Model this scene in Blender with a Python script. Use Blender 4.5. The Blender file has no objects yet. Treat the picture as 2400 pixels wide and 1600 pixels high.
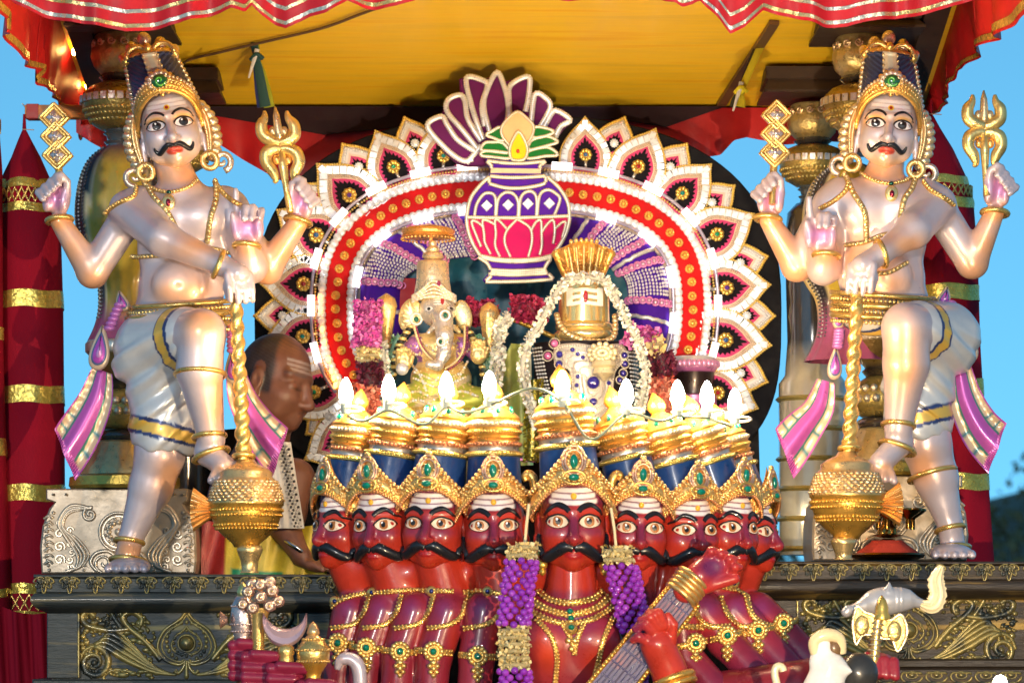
import bpy, bmesh, math, random
import numpy as np
from mathutils import Vector, Matrix
from mathutils.bvhtree import BVHTree
random.seed(7); np.random.seed(7)
SC = bpy.context.scene
COL = SC.collection
R = math.radians

# ---------------------------------------------------------------- camera
FPX = 7200.0; CD = 8.0; CX = 1200.0; HY = 1450.0; ZC = 2.0
cam_data = bpy.data.cameras.new('camera'); cam = bpy.data.objects.new('camera', cam_data)
COL.objects.link(cam)
cam.location = (0, -CD, ZC); cam.rotation_euler = (R(90), 0, 0)
cam_data.sensor_width = 36.0; cam_data.lens = 36.0 * FPX / 2400.0
cam_data.shift_y = (HY - 800.0) / 2400.0
cam_data.clip_start = 0.1; cam_data.clip_end = 4000
cam_data.dof.use_dof = True; cam_data.dof.focus_distance = 8.05; cam_data.dof.aperture_fstop = 5.6
SC.camera = cam
# ---------------------------------------------------------------- sky, sun, exposure
SUN_EL, SUN_AZ = 5.5, 8.0           # low evening sun behind the camera, a little to its left
wd = bpy.data.worlds.new('World'); SC.world = wd; wd.use_nodes = True
nt = wd.node_tree; bg = nt.nodes['Background']
sky = nt.nodes.new('ShaderNodeTexSky'); sky.sky_type = 'NISHITA'; sky.sun_disc = False
sky.sun_elevation = R(SUN_EL); sky.sun_rotation = R(180 + SUN_AZ)
sky.air_density = 1.0; sky.dust_density = 0.0; sky.ozone_density = 4.0; sky.altitude = 900
tint = nt.nodes.new('ShaderNodeMix'); tint.data_type = 'RGBA'; tint.blend_type = 'MULTIPLY'
tint.inputs[0].default_value = 1.0; tint.inputs[7].default_value = (0.84, 0.96, 0.70, 1)
tcw = nt.nodes.new('ShaderNodeTexCoord'); vm = nt.nodes.new('ShaderNodeVectorMath'); vm.operation = 'ADD'; vm.inputs[1].default_value = (0, 0, 0.30)
vn = nt.nodes.new('ShaderNodeVectorMath'); vn.operation = 'NORMALIZE'
nt.links.new(tcw.outputs['Generated'], vm.inputs[0]); nt.links.new(vm.outputs[0], vn.inputs[0]); nt.links.new(vn.outputs[0], sky.inputs['Vector'])
nt.links.new(sky.outputs[0], tint.inputs[6]); nt.links.new(tint.outputs[2], bg.inputs[0])
bg.inputs[1].default_value = 0.15
sl = bpy.data.lights.new('sun', 'SUN'); so = bpy.data.objects.new('sun', sl); COL.objects.link(so)
sl.energy = 0.35; sl.angle = R(4); sl.color = (1.0, 0.93, 0.84)
so.rotation_euler = (R(90 - SUN_EL), 0, R(-SUN_AZ)); so.location = (0, -6, 6)
SC.view_settings.view_transform = 'Standard'; SC.view_settings.look = 'None'
SC.view_settings.gamma = 1.0; SC.view_settings.use_curve_mapping = False
SC.view_settings.exposure = 1.76
SC.cycles.max_bounces = 6

# ---------------------------------------------------------------- helpers
def W(px, py, Y):
    k = (CD + Y) / FPX
    return Vector(((px - CX) * k, Y, ZC + (HY - py) * k))
class Fr:
    """Local frame of a thing: author in (x, depth, y) photo units, all of one uniform scale."""
    def __init__(s, px, py, Y):
        s.px, s.py, s.Y = px, py, Y; s.k = (CD + Y) / FPX; s.o = W(px, py, Y)
    def conv(s, V):
        V = np.asarray(V, dtype=np.float64)
        return np.stack([(V[:, 0] - s.px) * s.k, V[:, 1] * s.k, (s.py - V[:, 2]) * s.k], 1)
    def loc(s, x, d, y):
        return Vector(((x - s.px) * s.k, d * s.k, (s.py - y) * s.k))
def tag(o, label=None, cat=None, group=None, kind=None):
    if label: o['label'] = label
    if cat: o['category'] = cat
    if group: o['group'] = group
    if kind: o['kind'] = kind
    return o
def thing(name, label, cat, fr, group=None):
    o = bpy.data.objects.new(name, None); COL.objects.link(o)
    o.empty_display_size = 0.05; o.location = fr.o
    return tag(o, label, cat, group)
def inst(mesh, name, parent, fr, x, d, y, ang=0.0, s=1.0):
    """copy sharing mesh data; ang = clockwise in-plane turn seen from the front"""
    o = bpy.data.objects.new(name, mesh); COL.objects.link(o); o.parent = parent
    o.location = fr.loc(x, d, y); o.rotation_euler = (0, ang, 0)
    o.scale = (s, s, s) if not hasattr(s, '__len__') else s
    return o

def nrm(a):
    a = np.asarray(a, float); n = np.linalg.norm(a, axis=-1, keepdims=True); n[n == 0] = 1
    return a / n
def spline(pts, n=8, closed=False):
    P = np.asarray(pts, float); m = len(P)
    if m < 3 and not closed: 
        t = np.linspace(0, 1, n + 1)[:, None]; return P[0] * (1 - t) + P[-1] * t
    out = []
    rng = range(m if closed else m - 1)
    for i in rng:
        if closed: p0, p1, p2, p3 = P[(i-1) % m], P[i], P[(i+1) % m], P[(i+2) % m]
        else: p0, p1, p2, p3 = P[max(i-1, 0)], P[i], P[i+1], P[min(i+2, m-1)]
        for j in range(n):
            t = j / n
            out.append(0.5*((2*p1)+(-p0+p2)*t+(2*p0-5*p1+4*p2-p3)*t*t+(-p0+3*p1-3*p2+p3)*t**3))
    if not closed: out.append(P[-1])
    return np.array(out)
def resample(P, step, closed=False):
    P = np.asarray(P, float)
    if closed: P = np.vstack([P, P[:1]])
    L = np.r_[0, np.cumsum(np.linalg.norm(np.diff(P, axis=0), axis=1))]
    n = max(2, int(round(L[-1] / step)) + 1)
    s = np.linspace(0, L[-1], n)
    Q = np.stack([np.interp(s, L, P[:, i]) for i in range(P.shape[1])], 1)
    return Q[:-1] if closed else Q
def to3(P, d=0.0):
    P = np.asarray(P, float)
    return P if P.shape[1] == 3 else np.stack([P[:, 0], np.full(len(P), d) if np.isscalar(d) else np.asarray(d), P[:, 1]], 1)

class G:
    """mesh collector in author space (x right, d depth, y down)"""
    def __init__(s): s.V = []; s.F = []; s.C = []; s.n = 0
    def add(s, V, F, col=(0.5, 0.5, 0.5)):
        V = np.asarray(V, float); c = np.asarray(col, float)
        if c.ndim == 1: c = np.tile(c[:3], (len(V), 1))
        if isinstance(F, np.ndarray): s.F.append(F + s.n)
        else:
            by = {}
            for f in F: by.setdefault(len(f), []).append(f)
            for k in by: s.F.append(np.array(by[k], int) + s.n)
        s.V.append(V); s.C.append(c); s.n += len(V); return s
    def merge(s, g, M=None, t=(0, 0, 0), col=None):
        V = np.vstack(g.V); C = np.vstack(g.C)
        if M is not None: V = V @ np.asarray(M).T
        V = V + np.asarray(t)
        s.V.append(V); s.C.append(C if col is None else np.tile(col, (len(V), 1)))
        for f in g.F: s.F.append(f + s.n)
        s.n += len(V); return s
    def grid(s, P, col=(0.5, 0.5, 0.5), cu=False, cv=False):
        P = np.asarray(P, float); nu, nv = P.shape[:2]
        c = np.asarray(col, float)
        if c.ndim == 3: c = c.reshape(-1, 3)
        elif c.ndim == 2: c = np.repeat(c, nv, 0)
        I = np.arange(nu * nv).reshape(nu, nv)
        if cu: I = np.vstack([I, I[:1]])
        if cv: I = np.hstack([I, I[:, :1]])
        F = np.stack([I[:-1, :-1], I[1:, :-1], I[1:, 1:], I[:-1, 1:]], -1).reshape(-1, 4)
        return s.add(P.reshape(-1, 3), F, c)
    def tube(s, path, r, n=8, col=(.5, .5, .5), closed=False, flat=1.0, cap=True, up=(0, 1, 0)):
        P = to3(path); m = len(P); r = np.broadcast_to(np.asarray(r, float), (m,))
        if closed: T = np.roll(P, -1, 0) - np.roll(P, 1, 0)
        else: T = np.gradient(P, axis=0)
        T = nrm(T); U = np.asarray(up, float)
        A = np.cross(T, U); bad = np.linalg.norm(A, axis=1) < 1e-3
        A[bad] = np.cross(T[bad], (1, 0.01, 0)); A = nrm(A); B = nrm(np.cross(T, A))
        th = np.linspace(0, 2*math.pi, n, endpoint=False)
        X = P[:, None] + r[:, None, None]*(np.cos(th)[None, :, None]*A[:, None] + flat*np.sin(th)[None, :, None]*B[:, None])
        b0 = s.n; s.grid(X, col, cu=closed, cv=True)
        if cap and not closed:
            s.F.append(np.arange(n)[None] + b0); s.F.append((np.arange(n)[None] + b0 + (m-1)*n)[:, ::-1])
        return s
    def sphere(s, c, r, col=(.5, .5, .5), n=10, m=6):
        r = np.broadcast_to(np.asarray(r, float), (3,))
        ph = np.linspace(0, math.pi, m + 1)[1:-1]; th = np.linspace(0, 2*math.pi, n, endpoint=False)
        X = np.stack([np.outer(np.sin(ph), np.cos(th)), np.outer(np.sin(ph), np.sin(th)), np.outer(np.cos(ph), np.ones(n))], -1)
        V = np.vstack([X.reshape(-1, 3), [[0, 0, 1], [0, 0, -1]]]) * r + np.asarray(c, float)
        F = []
        for i in range(m - 2):
            for j in range(n): F.append((i*n+j, i*n+(j+1) % n, (i+1)*n+(j+1) % n, (i+1)*n+j))
        a, b = len(V) - 2, len(V) - 1
        for j in range(n): F.append((a, (j+1) % n, j)); F.append((b, (m-2)*n+j, (m-2)*n+(j+1) % n))
        return s.add(V, F, col)
    def beads(s, path, step, r, col=(.5, .5, .5), closed=False, n=7, m=5, flat=1.0):
        for p in resample(to3(path), step, closed): s.sphere(p, (r, r*flat, r), col, n, m)
        return s
    def lathe(s, cx, cd, prof, n=28, col=(.5, .5, .5), ratio=1.0, fl=None, roll=0.0, cap=True):
        """prof rows (y, r); fl(theta, i) optional radius factor"""
        prof = np.asarray(prof, float); th = np.linspace(0, 2*math.pi, n, endpoint=False)
        m = len(prof); X = np.zeros((m, n, 3))
        for i, (y, r) in enumerate(prof):
            rr = r * (fl(th, i) if fl else 1.0)
            X[i] = np.stack([cx + rr*np.cos(th), cd + ratio*rr*np.sin(th), np.full(n, y)], 1)
        if roll:
            y0 = prof[-1, 0]; c_, s_ = math.cos(roll), math.sin(roll)
            dx, dy = X[..., 0]-cx, X[..., 2]-y0
            X[..., 0] = cx + dx*c_ - dy*s_; X[..., 2] = y0 + dx*s_ + dy*c_
        b0 = s.n; s.grid(X, col, cv=True)
        if cap: s.F.append(np.arange(n)[None] + b0); s.F.append((np.arange(n)[None] + b0 + (m-1)*n)[:, ::-1])
        return s
    def prism(s, out, d0, d1, col=(.5, .5, .5), bev=0.0, side=None):
        """out (x, y) outline; front face at d0 (toward camera), back at d1"""
        P = np.asarray(out, float); m = len(P)
        e = nrm(np.roll(P, -1, 0) - P); nn = nrm(np.stack([e[:, 1], -e[:, 0]], 1) + np.roll(np.stack([e[:, 1], -e[:, 0]], 1), 1, 0))
        area = 0.5*np.sum(P[:, 0]*np.roll(P[:, 1], -1) - np.roll(P[:, 0], -1)*P[:, 1])
        if area < 0: nn = -nn
        rings = []
        if bev: rings.append(to3(P - nn*bev, d0)); rings.append(to3(P, d0 + bev))
        else: rings.append(to3(P, d0))
        rings.append(to3(P, d1)); k = len(rings)
        b0 = s.n; s.grid(np.array(rings), col if side is None else np.array([col]*(k-1)+[side]) , cv=True)
        s.F.append(np.arange(m)[None] + b0); s.F.append((np.arange(m)[None] + b0 + (k-1)*m)[:, ::-1]); return s
    def box(s, x0, x1, d0, d1, y0, y1, col=(.5, .5, .5), bev=0.0):
        return s.prism([(x0, y0), (x1, y0), (x1, y1), (x0, y1)], d0, d1, col, bev)
    def cord(s, path, w, h=4.0, pitch=5.0, col=(.8, .8, .8), d=0.0, closed=False, col2=None):
        """embroidered ridged cord lying on a plane"""
        P = resample(to3(path, d), pitch/2, closed); m = len(P)
        rr = np.where(np.arange(m) % 2 == 0, 1.0, 0.78)*w
        c = np.asarray(col, float)
        if col2 is not None:
            c = np.array([col if i % 2 == 0 else col2 for i in range(m)], float)
        return s.tube(P, rr, 8, c, closed, flat=h/w)
    def build(s, name, mat, parent=None, fr=None, smooth=40, origin=None):
        V = np.vstack(s.V)
        if fr is not None: V = fr.conv(V)
        me = mesh_np(name, V, s.F, np.vstack(s.C), smooth)
        me.materials.append(mat)
        o = bpy.data.objects.new(name, me); COL.objects.link(o)
        if parent is not None: o.parent = parent
        elif fr is not None: o.location = fr.o
        return o
    def mesh(s, name, mat, k=1.0, smooth=40):
        """stand-alone mesh for instancing: author units times k, y flipped"""
        V = np.vstack(s.V) * np.array([k, k, -k]); me = mesh_np(name, V, s.F, np.vstack(s.C), smooth)
        me.materials.append(mat); return me
    def bvh(s):
        V = np.vstack(s.V); F = []
        for f in s.F: F += f.tolist()
        return BVHTree.FromPolygons(V.tolist(), F)
def mesh_np(name, V, Fs, C=None, smooth=40):
    me = bpy.data.meshes.new(name)
    V = np.asarray(V, np.float32); me.vertices.add(len(V)); me.vertices.foreach_set('co', V.ravel())
    loops = np.concatenate([f.ravel() for f in Fs]).astype(np.int32)
    tot = np.concatenate([np.full(len(f), f.shape[1]) for f in Fs]).astype(np.int32)
    me.loops.add(len(loops)); me.loops.foreach_set('vertex_index', loops)
    me.polygons.add(len(tot)); st = np.r_[0, np.cumsum(tot)[:-1]].astype(np.int32)
    me.polygons.foreach_set('loop_start', st); me.polygons.foreach_set('loop_total', tot)
    me.update(calc_edges=True)
    if C is not None:
        a = me.color_attributes.new('Col', 'FLOAT_COLOR', 'POINT')
        a.data.foreach_set('color', np.hstack([C, np.ones((len(C), 1))]).astype(np.float32).ravel())
    if len(tot) < 60000:
        bm = bmesh.new(); bm.from_mesh(me); bmesh.ops.recalc_face_normals(bm, faces=bm.faces); bm.to_mesh(me); bm.free()
    if not smooth: me.shade_flat()
    else:
        me.shade_smooth()
        if smooth < 180: me.set_sharp_from_angle(angle=R(smooth))
    return me
def proj(bvh, P, off=1.0):
    """drape front-view points (x, y) on a surface, lifted toward the viewer by off"""
    out = []; last = None
    for x, y in np.asarray(P, float)[:, [0, -1]]:
        h = bvh.ray_cast(Vector((x, -5000, y)), Vector((0, 1, 0)))
        if h[0] is not None:
            n = h[1]; n = -n if n.y > 0 else n
            last = np.array(h[0]) + np.array(n)*off
            out.append(last)
        elif last is not None: out.append(np.array([x, last[1], y]))
        else: out.append(None)
    good = [o for o in out if o is not None]
    for i in range(len(out)):
        if out[i] is None: out[i] = np.array([P[i][0], good[0][1] if good else 0.0, P[i][-1]])
    return np.array(out)
def patch(g, bvh, out, off=1.0, col=(0, 0, 0), rings=3):
    P = np.asarray(out, float); c = P.mean(0); m = len(P)
    rows = [proj(bvh, c + (P - c)*f, off) for f in np.linspace(0.02, 1, rings)]
    b0 = g.n; g.grid(np.array(rows), col, cv=True); g.F.append(np.arange(m)[None] + b0)
    return g
def ellipse(cx, cy, rx, ry, n=16, a=0.0):
    t = np.linspace(0, 2*math.pi, n, endpoint=False); x, y = rx*np.cos(t), ry*np.sin(t)
    return np.stack([cx + x*math.cos(a) - y*math.sin(a), cy + x*math.sin(a) + y*math.cos(a)], 1)

def place(o, fr, x, d, y, yaw=0, roll=0, pitch=0):
    o.location = fr.loc(x, d, y)
    o.rotation_euler = (Matrix.Rotation(R(roll), 3, 'Y') @ Matrix.Rotation(R(yaw), 3, 'Z') @ Matrix.Rotation(R(pitch), 3, 'X')).to_euler()
def part(mesh, name, parent):
    o = bpy.data.objects.new(name, mesh); COL.objects.link(o); o.parent = parent; return o


# ---------------------------------------------------------------- smooth solid modelling on a grid
def cap(a, b, ra, rb=None):
    a = np.array(a, float); b = np.array(b, float); rb = ra if rb is None else rb
    ba = b - a; L2 = max(float(ba @ ba), 1e-6)
    def f(X, Y, Z):
        px, py, pz = X - a[0], Y - a[1], Z - a[2]
        t = np.clip((px*ba[0] + py*ba[1] + pz*ba[2]) / L2, 0, 1)
        return np.sqrt((px - ba[0]*t)**2 + (py - ba[1]*t)**2 + (pz - ba[2]*t)**2) - (ra + (rb - ra)*t)
    m = max(ra, rb)
    return f, np.minimum(a, b) - m, np.maximum(a, b) + m
def ell(c, r, roll=0.0, yaw=0.0):
    c = np.array(c, float); r = np.array(np.broadcast_to(r, (3,)), float)
    cr, sr, cy, sy = math.cos(roll), math.sin(roll), math.cos(yaw), math.sin(yaw)
    def f(X, Y, Z):
        x, y, z = X - c[0], Y - c[1], Z - c[2]
        if roll: x, z = x*cr + z*sr, -x*sr + z*cr
        if yaw: x, y = x*cy + y*sy, -x*sy + y*cy
        k0 = np.sqrt((x/r[0])**2 + (y/r[1])**2 + (z/r[2])**2); k1 = np.sqrt((x/r[0]**2)**2 + (y/r[1]**2)**2 + (z/r[2]**2)**2) + 1e-9
        return k0*(k0 - 1)/k1
    m = r.max() if (roll or yaw) else r
    return f, c - m, c + m
def sdf(ops, vox):
    """ops: (prim, blend, +1 add / -1 cut)"""
    lo = np.min([o[0][1] for o in ops if o[2] > 0], 0) - 3*vox; hi = np.max([o[0][2] for o in ops if o[2] > 0], 0) + 3*vox
    n = np.ceil((hi - lo)/vox).astype(int) + 1
    ax = [(lo[i] + np.arange(n[i])*vox).astype(np.float32) for i in range(3)]
    f = np.full(n, 60.0, np.float32)
    for (fn, a, b), k, sg in ops:
        m = k + 3*vox
        s = tuple(slice(max(0, int((a[i]-m-lo[i])/vox)), min(n[i], int((b[i]+m-lo[i])/vox)+2)) for i in range(3))
        X, Y, Z = ax[0][s[0]][:, None, None], ax[1][s[1]][None, :, None], ax[2][s[2]][None, None, :]
        d = fn(X, Y, Z); g = f[s]
        if sg > 0:
            h = np.clip(0.5 + 0.5*(d - g)/max(k, 1e-3), 0, 1); f[s] = d*(1-h) + g*h - k*h*(1-h)
        else:
            d = -d; h = np.clip(0.5 - 0.5*(d - g)/max(k, 1e-3), 0, 1); f[s] = d*(1-h) + g*h + k*h*(1-h)
    return nets(f, lo, vox)
def nets(f, lo, vox):
    ins = f < 0
    c = [(i, j, k) for i in (0, 1) for j in (0, 1) for k in (0, 1)]
    sl = lambda A, o: A[o[0]:A.shape[0]-1+o[0], o[1]:A.shape[1]-1+o[1], o[2]:A.shape[2]-1+o[2]]
    cnt = sum(sl(ins, o).astype(np.int8) for o in c)
    act = (cnt > 0) & (cnt < 8); idx = np.argwhere(act); ids = np.full(act.shape, -1, np.int64); ids[act] = np.arange(len(idx))
    vals = np.stack([f[idx[:, 0]+o[0], idx[:, 1]+o[1], idx[:, 2]+o[2]] for o in c], 1)
    acc = np.zeros((len(idx), 3)); nn = np.zeros(len(idx)); ca = np.array(c, float)
    for a in range(8):
        for b in range(a+1, 8):
            if np.abs(ca[a]-ca[b]).sum() == 1:
                va, vb = vals[:, a], vals[:, b]; x = (va < 0) != (vb < 0)
                t = np.where(x, va/np.where(x, va - vb, 1), 0)[:, None]
                acc += np.where(x[:, None], ca[a] + (ca[b]-ca[a])*t, 0); nn += x
    V = lo + (idx + acc/nn[:, None])*vox
    Q = []
    for ax in range(3):
        o = [0, 0, 0]; o[ax] = 1
        A = ins[tuple(slice(1, -1) if i != ax else slice(0, -1) for i in range(3))]
        B = ins[tuple(slice(1, -1) if i != ax else slice(1, None) for i in range(3))]
        e = np.argwhere(A != B); flip = A[A != B]
        u, v = [(1, 2), (2, 0), (0, 1)][ax]
        e = e + np.array([0 if i == ax else 1 for i in range(3)])
        q = []
        for du, dv in ((-1, -1), (0, -1), (0, 0), (-1, 0)):
            t = e.copy(); t[:, u] += du; t[:, v] += dv; q.append(ids[t[:, 0], t[:, 1], t[:, 2]])
        q = np.stack(q, 1); q[flip] = q[flip][:, ::-1]; Q.append(q)
    return V, np.vstack(Q)
def relax(V, Q, it=1, lam=0.5):
    for _ in range(it):
        S = np.zeros_like(V); N = np.zeros(len(V))
        for a, b in ((0, 1), (1, 2), (2, 3), (3, 0)):
            np.add.at(S, Q[:, a], V[Q[:, b]]); np.add.at(N, Q[:, a], 1)
            np.add.at(S, Q[:, b], V[Q[:, a]]); np.add.at(N, Q[:, b], 1)
        V = V*(1-lam) + lam*S/np.maximum(N, 1)[:, None]
    return V

# ---------------------------------------------------------------- materials
def nod(m): return m.node_tree.nodes, m.node_tree.links
def mat(name, col=None, rough=0.5, metal=0.0, coat=0.0, var=0.12, vscale=14.0, bump=0.0, bscale=60.0, emit=None, estr=0.0,
        sheen=0.0, spec=0.5, var2=None, stretch=None, trans=0.0, sss=0.0):
    """col None: colour from the mesh's paint attribute. var = patchy wear of the paint."""
    m = bpy.data.materials.new(name); m.use_nodes = True; N, L = nod(m); b = N['Principled BSDF']
    tc = N.new('ShaderNodeTexCoord'); mp = N.new('ShaderNodeMapping'); L.new(tc.outputs['Object'], mp.inputs[0])
    if stretch: mp.inputs['Scale'].default_value = stretch
    nz = N.new('ShaderNodeTexNoise'); nz.inputs['Scale'].default_value = vscale; nz.inputs['Detail'].default_value = 6; nz.inputs['Roughness'].default_value = 0.65
    L.new(mp.outputs[0], nz.inputs['Vector'])
    if col is None:
        at = N.new('ShaderNodeAttribute'); at.attribute_name = 'Col'; src = at.outputs['Color']
    else:
        rg = N.new('ShaderNodeRGB'); rg.outputs[0].default_value = (*col, 1); src = rg.outputs[0]
    rm = N.new('ShaderNodeMapRange'); rm.inputs[1].default_value = 0.3; rm.inputs[2].default_value = 0.7
    rm.inputs[3].default_value = 1 - var; rm.inputs[4].default_value = 1 + var*0.6
    L.new(nz.outputs[0], rm.inputs[0])
    hs = N.new('ShaderNodeMix'); hs.data_type = 'RGBA'; hs.blend_type = 'MULTIPLY'; hs.inputs[0].default_value = 1
    L.new(src, hs.inputs[6]); L.new(rm.outputs[0], hs.inputs[7]); out = hs.outputs[2]
    if var2:
        mx = N.new('ShaderNodeMix'); mx.data_type = 'RGBA'; mx.inputs[7].default_value = (*var2[0], 1)
        r2 = N.new('ShaderNodeMapRange'); r2.inputs[1].default_value = var2[1]; r2.inputs[2].default_value = var2[1] + 0.12
        n2 = N.new('ShaderNodeTexNoise'); n2.inputs['Scale'].default_value = var2[2]; n2.inputs['Detail'].default_value = 8
        L.new(mp.outputs[0], n2.inputs['Vector']); L.new(n2.outputs[0], r2.inputs[0]); L.new(r2.outputs[0], mx.inputs[0])
        L.new(out, mx.inputs[6]); out = mx.outputs[2]
    L.new(out, b.inputs['Base Color'])
    rr = N.new('ShaderNodeMapRange'); rr.inputs[1].default_value = 0.3; rr.inputs[2].default_value = 0.7
    rr.inputs[3].default_value = max(rough*0.75, 0.02); rr.inputs[4].default_value = min(rough*1.25, 1)
    L.new(nz.outputs[0], rr.inputs[0]); L.new(rr.outputs[0], b.inputs['Roughness'])
    b.inputs['Metallic'].default_value = metal; b.inputs['Coat Weight'].default_value = coat
    b.inputs['Coat Roughness'].default_value = 0.08; b.inputs['Specular IOR Level'].default_value = spec
    if sheen: b.inputs['Sheen Weight'].default_value = sheen; b.inputs['Sheen Roughness'].default_value = 0.4
    if trans: b.inputs['Transmission Weight'].default_value = trans
    if sss: b.inputs['Subsurface Weight'].default_value = sss; b.inputs['Subsurface Radius'].default_value = (0.02, 0.008, 0.004); b.inputs['Subsurface Scale'].default_value = 0.3
    if bump:
        nb = N.new('ShaderNodeTexNoise'); nb.inputs['Scale'].default_value = bscale; nb.inputs['Detail'].default_value = 4
        L.new(mp.outputs[0], nb.inputs['Vector'])
        bp = N.new('ShaderNodeBump'); bp.inputs['Strength'].default_value = bump; bp.inputs['Distance'].default_value = 0.004
        L.new(nb.outputs[0], bp.inputs['Height']); L.new(bp.outputs[0], b.inputs['Normal'])
    if emit: b.inputs['Emission Color'].default_value = (*emit, 1); b.inputs['Emission Strength'].default_value = estr
    return m
M = {}
M['pearl'] = mat('pearl_paint', None, 0.34, 0.28, 0.25, 0.12, 6, 0.12, 30, var2=((.42, .33, .30), .66, 9))
M['gloss'] = mat('gloss_enamel', None, 0.32, 0.0, 0.30, 0.24, 9, 0.22, 38, spec=0.3)
M['goldpaint'] = mat('gold_paint', None, 0.30, 0.75, 0.4, 0.22, 30, 0.25, 220)
M['metal'] = mat('metal', None, 0.2, 1.0, 0.0, 0.10, 20, 0.1, 150)
M['matte'] = mat('matte_paint', None, 0.6, 0.0, 0.0, 0.12, 20)
M['velvet'] = mat('velvet', None, 0.85, 0.0, 0.0, 0.12, 30, 0.15, 400, spec=0.2)
M['bead'] = mat('bead_cord', None, 0.32, 0.3, 0.2, 0.15, 60)
M['petalf'] = mat('flower_petal', None, 0.6, 0.0, 0.0, 0.18, 120, sss=0.15)
M['cloth'] = mat('cloth', None, 0.8, 0.0, 0.0, 0.14, 18, 0.25, 300, spec=0.2)
M['gem'] = mat('gem', None, 0.06, 0.0, 1.0, 0.05, 40)
M['skin'] = mat('skin', None, 0.45, 0.0, 0.0, 0.10, 25, 0.10, 180, sss=0.2)
GOLD = (0.80, 0.47, 0.10); DGOLD = (0.62, 0.36, 0.06); YGOLD = (0.85, 0.60, 0.16)
# ================================================================ ground, hill, deck
def struct(name, V, F, m, smooth=0):
    me = mesh_np(name, np.array(V, float), [np.array(F)], None, smooth); me.materials.append(m)
    o = bpy.data.objects.new(name, me); COL.objects.link(o); o['kind'] = 'structure'; return o
m_road = mat('pale_bounce_ground', (0.26, 0.24, 0.21), 0.9, 0, 0, 0.3, 3, 0.4, 90)  # pale tone chosen so the unseen ground bounces skylight onto the ceiling
struct('ground', [(-900, -300, 0), (900, -300, 0), (900, 1500, 0), (-900, 1500, 0)], [(0, 1, 2, 3)], m_road)
m_hill = mat('hill_earth', (0.035, 0.05, 0.03), 0.95, 0, 0, 0.4, 0.08)
hx = np.linspace(-120, 160, 90); hy = np.linspace(95, 260, 30)
HX, HYY = np.meshgrid(hx, hy, indexing='ij')
def hill_h(x, y):
    t = np.clip((x - 12)/30, 0, 1); u = np.clip((y - 95)/70, 0, 1)
    return (1.5 + 6.5*t*t*(3 - 2*t) + 0.9*np.sin(x*0.21) + 0.5*np.sin(x*0.55 + 1))*u*u*(3 - 2*u)*1.3 + 0.05
HZ = hill_h(HX, HYY); gh = G(); gh.grid(np.stack([HX, HYY, HZ], -1))
me = mesh_np('hill', np.vstack(gh.V), gh.F, None, 180); me.materials.append(m_hill)
ho = bpy.data.objects.new('hill', me); COL.objects.link(ho); ho['kind'] = 'structure'
# wood on the hill: leaf clumps, one mass
rs = np.random.RandomState(3); nl = 9000
lx = rs.uniform(5, 60, nl); ly = rs.uniform(100, 190, nl); tc_ = rs.randint(0, 260, nl)
tx = rs.uniform(8, 60, 260); ty = rs.uniform(105, 185, 260); th_ = rs.uniform(2.0, 3.6, 260)
off = rs.normal(0, 1, (nl, 3)); off = off/np.linalg.norm(off, axis=1)[:, None]*rs.uniform(.4, 1, (nl, 1))**.5
c = np.stack([tx[tc_] + off[:, 0]*1.5, ty[tc_] + off[:, 1]*1.5, hill_h(tx[tc_], ty[tc_]) + th_[tc_]*0.6 + off[:, 2]*th_[tc_]*0.55], 1)
a = nrm(rs.normal(0, 1, (nl, 3))); b = nrm(np.cross(a, rs.normal(0, 1, (nl, 3)))); sz = rs.uniform(.18, .42, (nl, 1))
V = np.stack([c - a*sz, c + b*sz*.7, c + a*sz, c - b*sz*.7], 1).reshape(-1, 3)
me = mesh_np('wood', V, [np.arange(nl*4).reshape(-1, 4)], None, 0); me.materials.append(mat('far_leaves', (0.035, 0.06, 0.03), 0.8, 0, 0, 0.5, 0.5))
wo = bpy.data.objects.new('wooded_hill_trees', me); COL.objects.link(wo); tag(wo, 'dark trees of the distant wooded hill at the far right edge', 'trees', kind='stuff')

CEIL = 1.675
# deck the shrine stands on
m_deck = mat('deck_wood', (0.09, 0.05, 0.035), 0.7, 0, 0, 0.3, 6, 0.3, 40)
fr = Fr(1200, 1720, 0.5); gd = G(); gd.box(-100, 2500, -1500, 1700, 1720, 1790, bev=3); gd.box(0, 2400, -1400, 1600, 1790, 3300)
o = gd.build('stage_deck', m_deck, None, fr, 0); tag(o, 'brown wooden stage deck under the shrine pedestals', 'stage')

# ================================================================ canopy
m_ceil = mat('yellow_ply', (0.92, 0.60, 0.025), 0.42, 0, 0.1, 0.14, 3.0, 0.25, 30, var2=((0.84, 0.47, 0.015), 0.56, 3.0), stretch=(0.6, 14, 1))
can = thing('canopy', 'yellow plywood canopy ceiling on dark beams above the shrine', 'canopy', Fr(1200, 250, 1.15))
def wbox(g, x0, x1, y0, y1, z0, z1, col=(.5, .5, .5)):
    V = [(x, y, z) for x in (x0, x1) for y in (y0, y1) for z in (z0, z1)]
    return g.add(V, [(0, 1, 3, 2), (4, 6, 7, 5), (0, 4, 5, 1), (2, 3, 7, 6), (0, 2, 6, 4), (1, 5, 7, 3)], col)
def wbuild(g, name, m, parent, smooth=0):
    V = np.vstack(g.V) - (np.array(parent.location) if parent else 0)
    me = mesh_np(name, V, g.F, np.vstack(g.C), smooth); me.materials.append(m)
    o = bpy.data.objects.new(name, me); COL.objects.link(o); o.parent = parent; return o
YB, YF, SL = 1.15, -0.35, 0.247                     # rear and front edge of the canopy, its rise toward the front
XL, XR = -1.25, 1.215
def zc(Y): return ZC + 1.525 + SL*(YB - Y)
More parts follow.
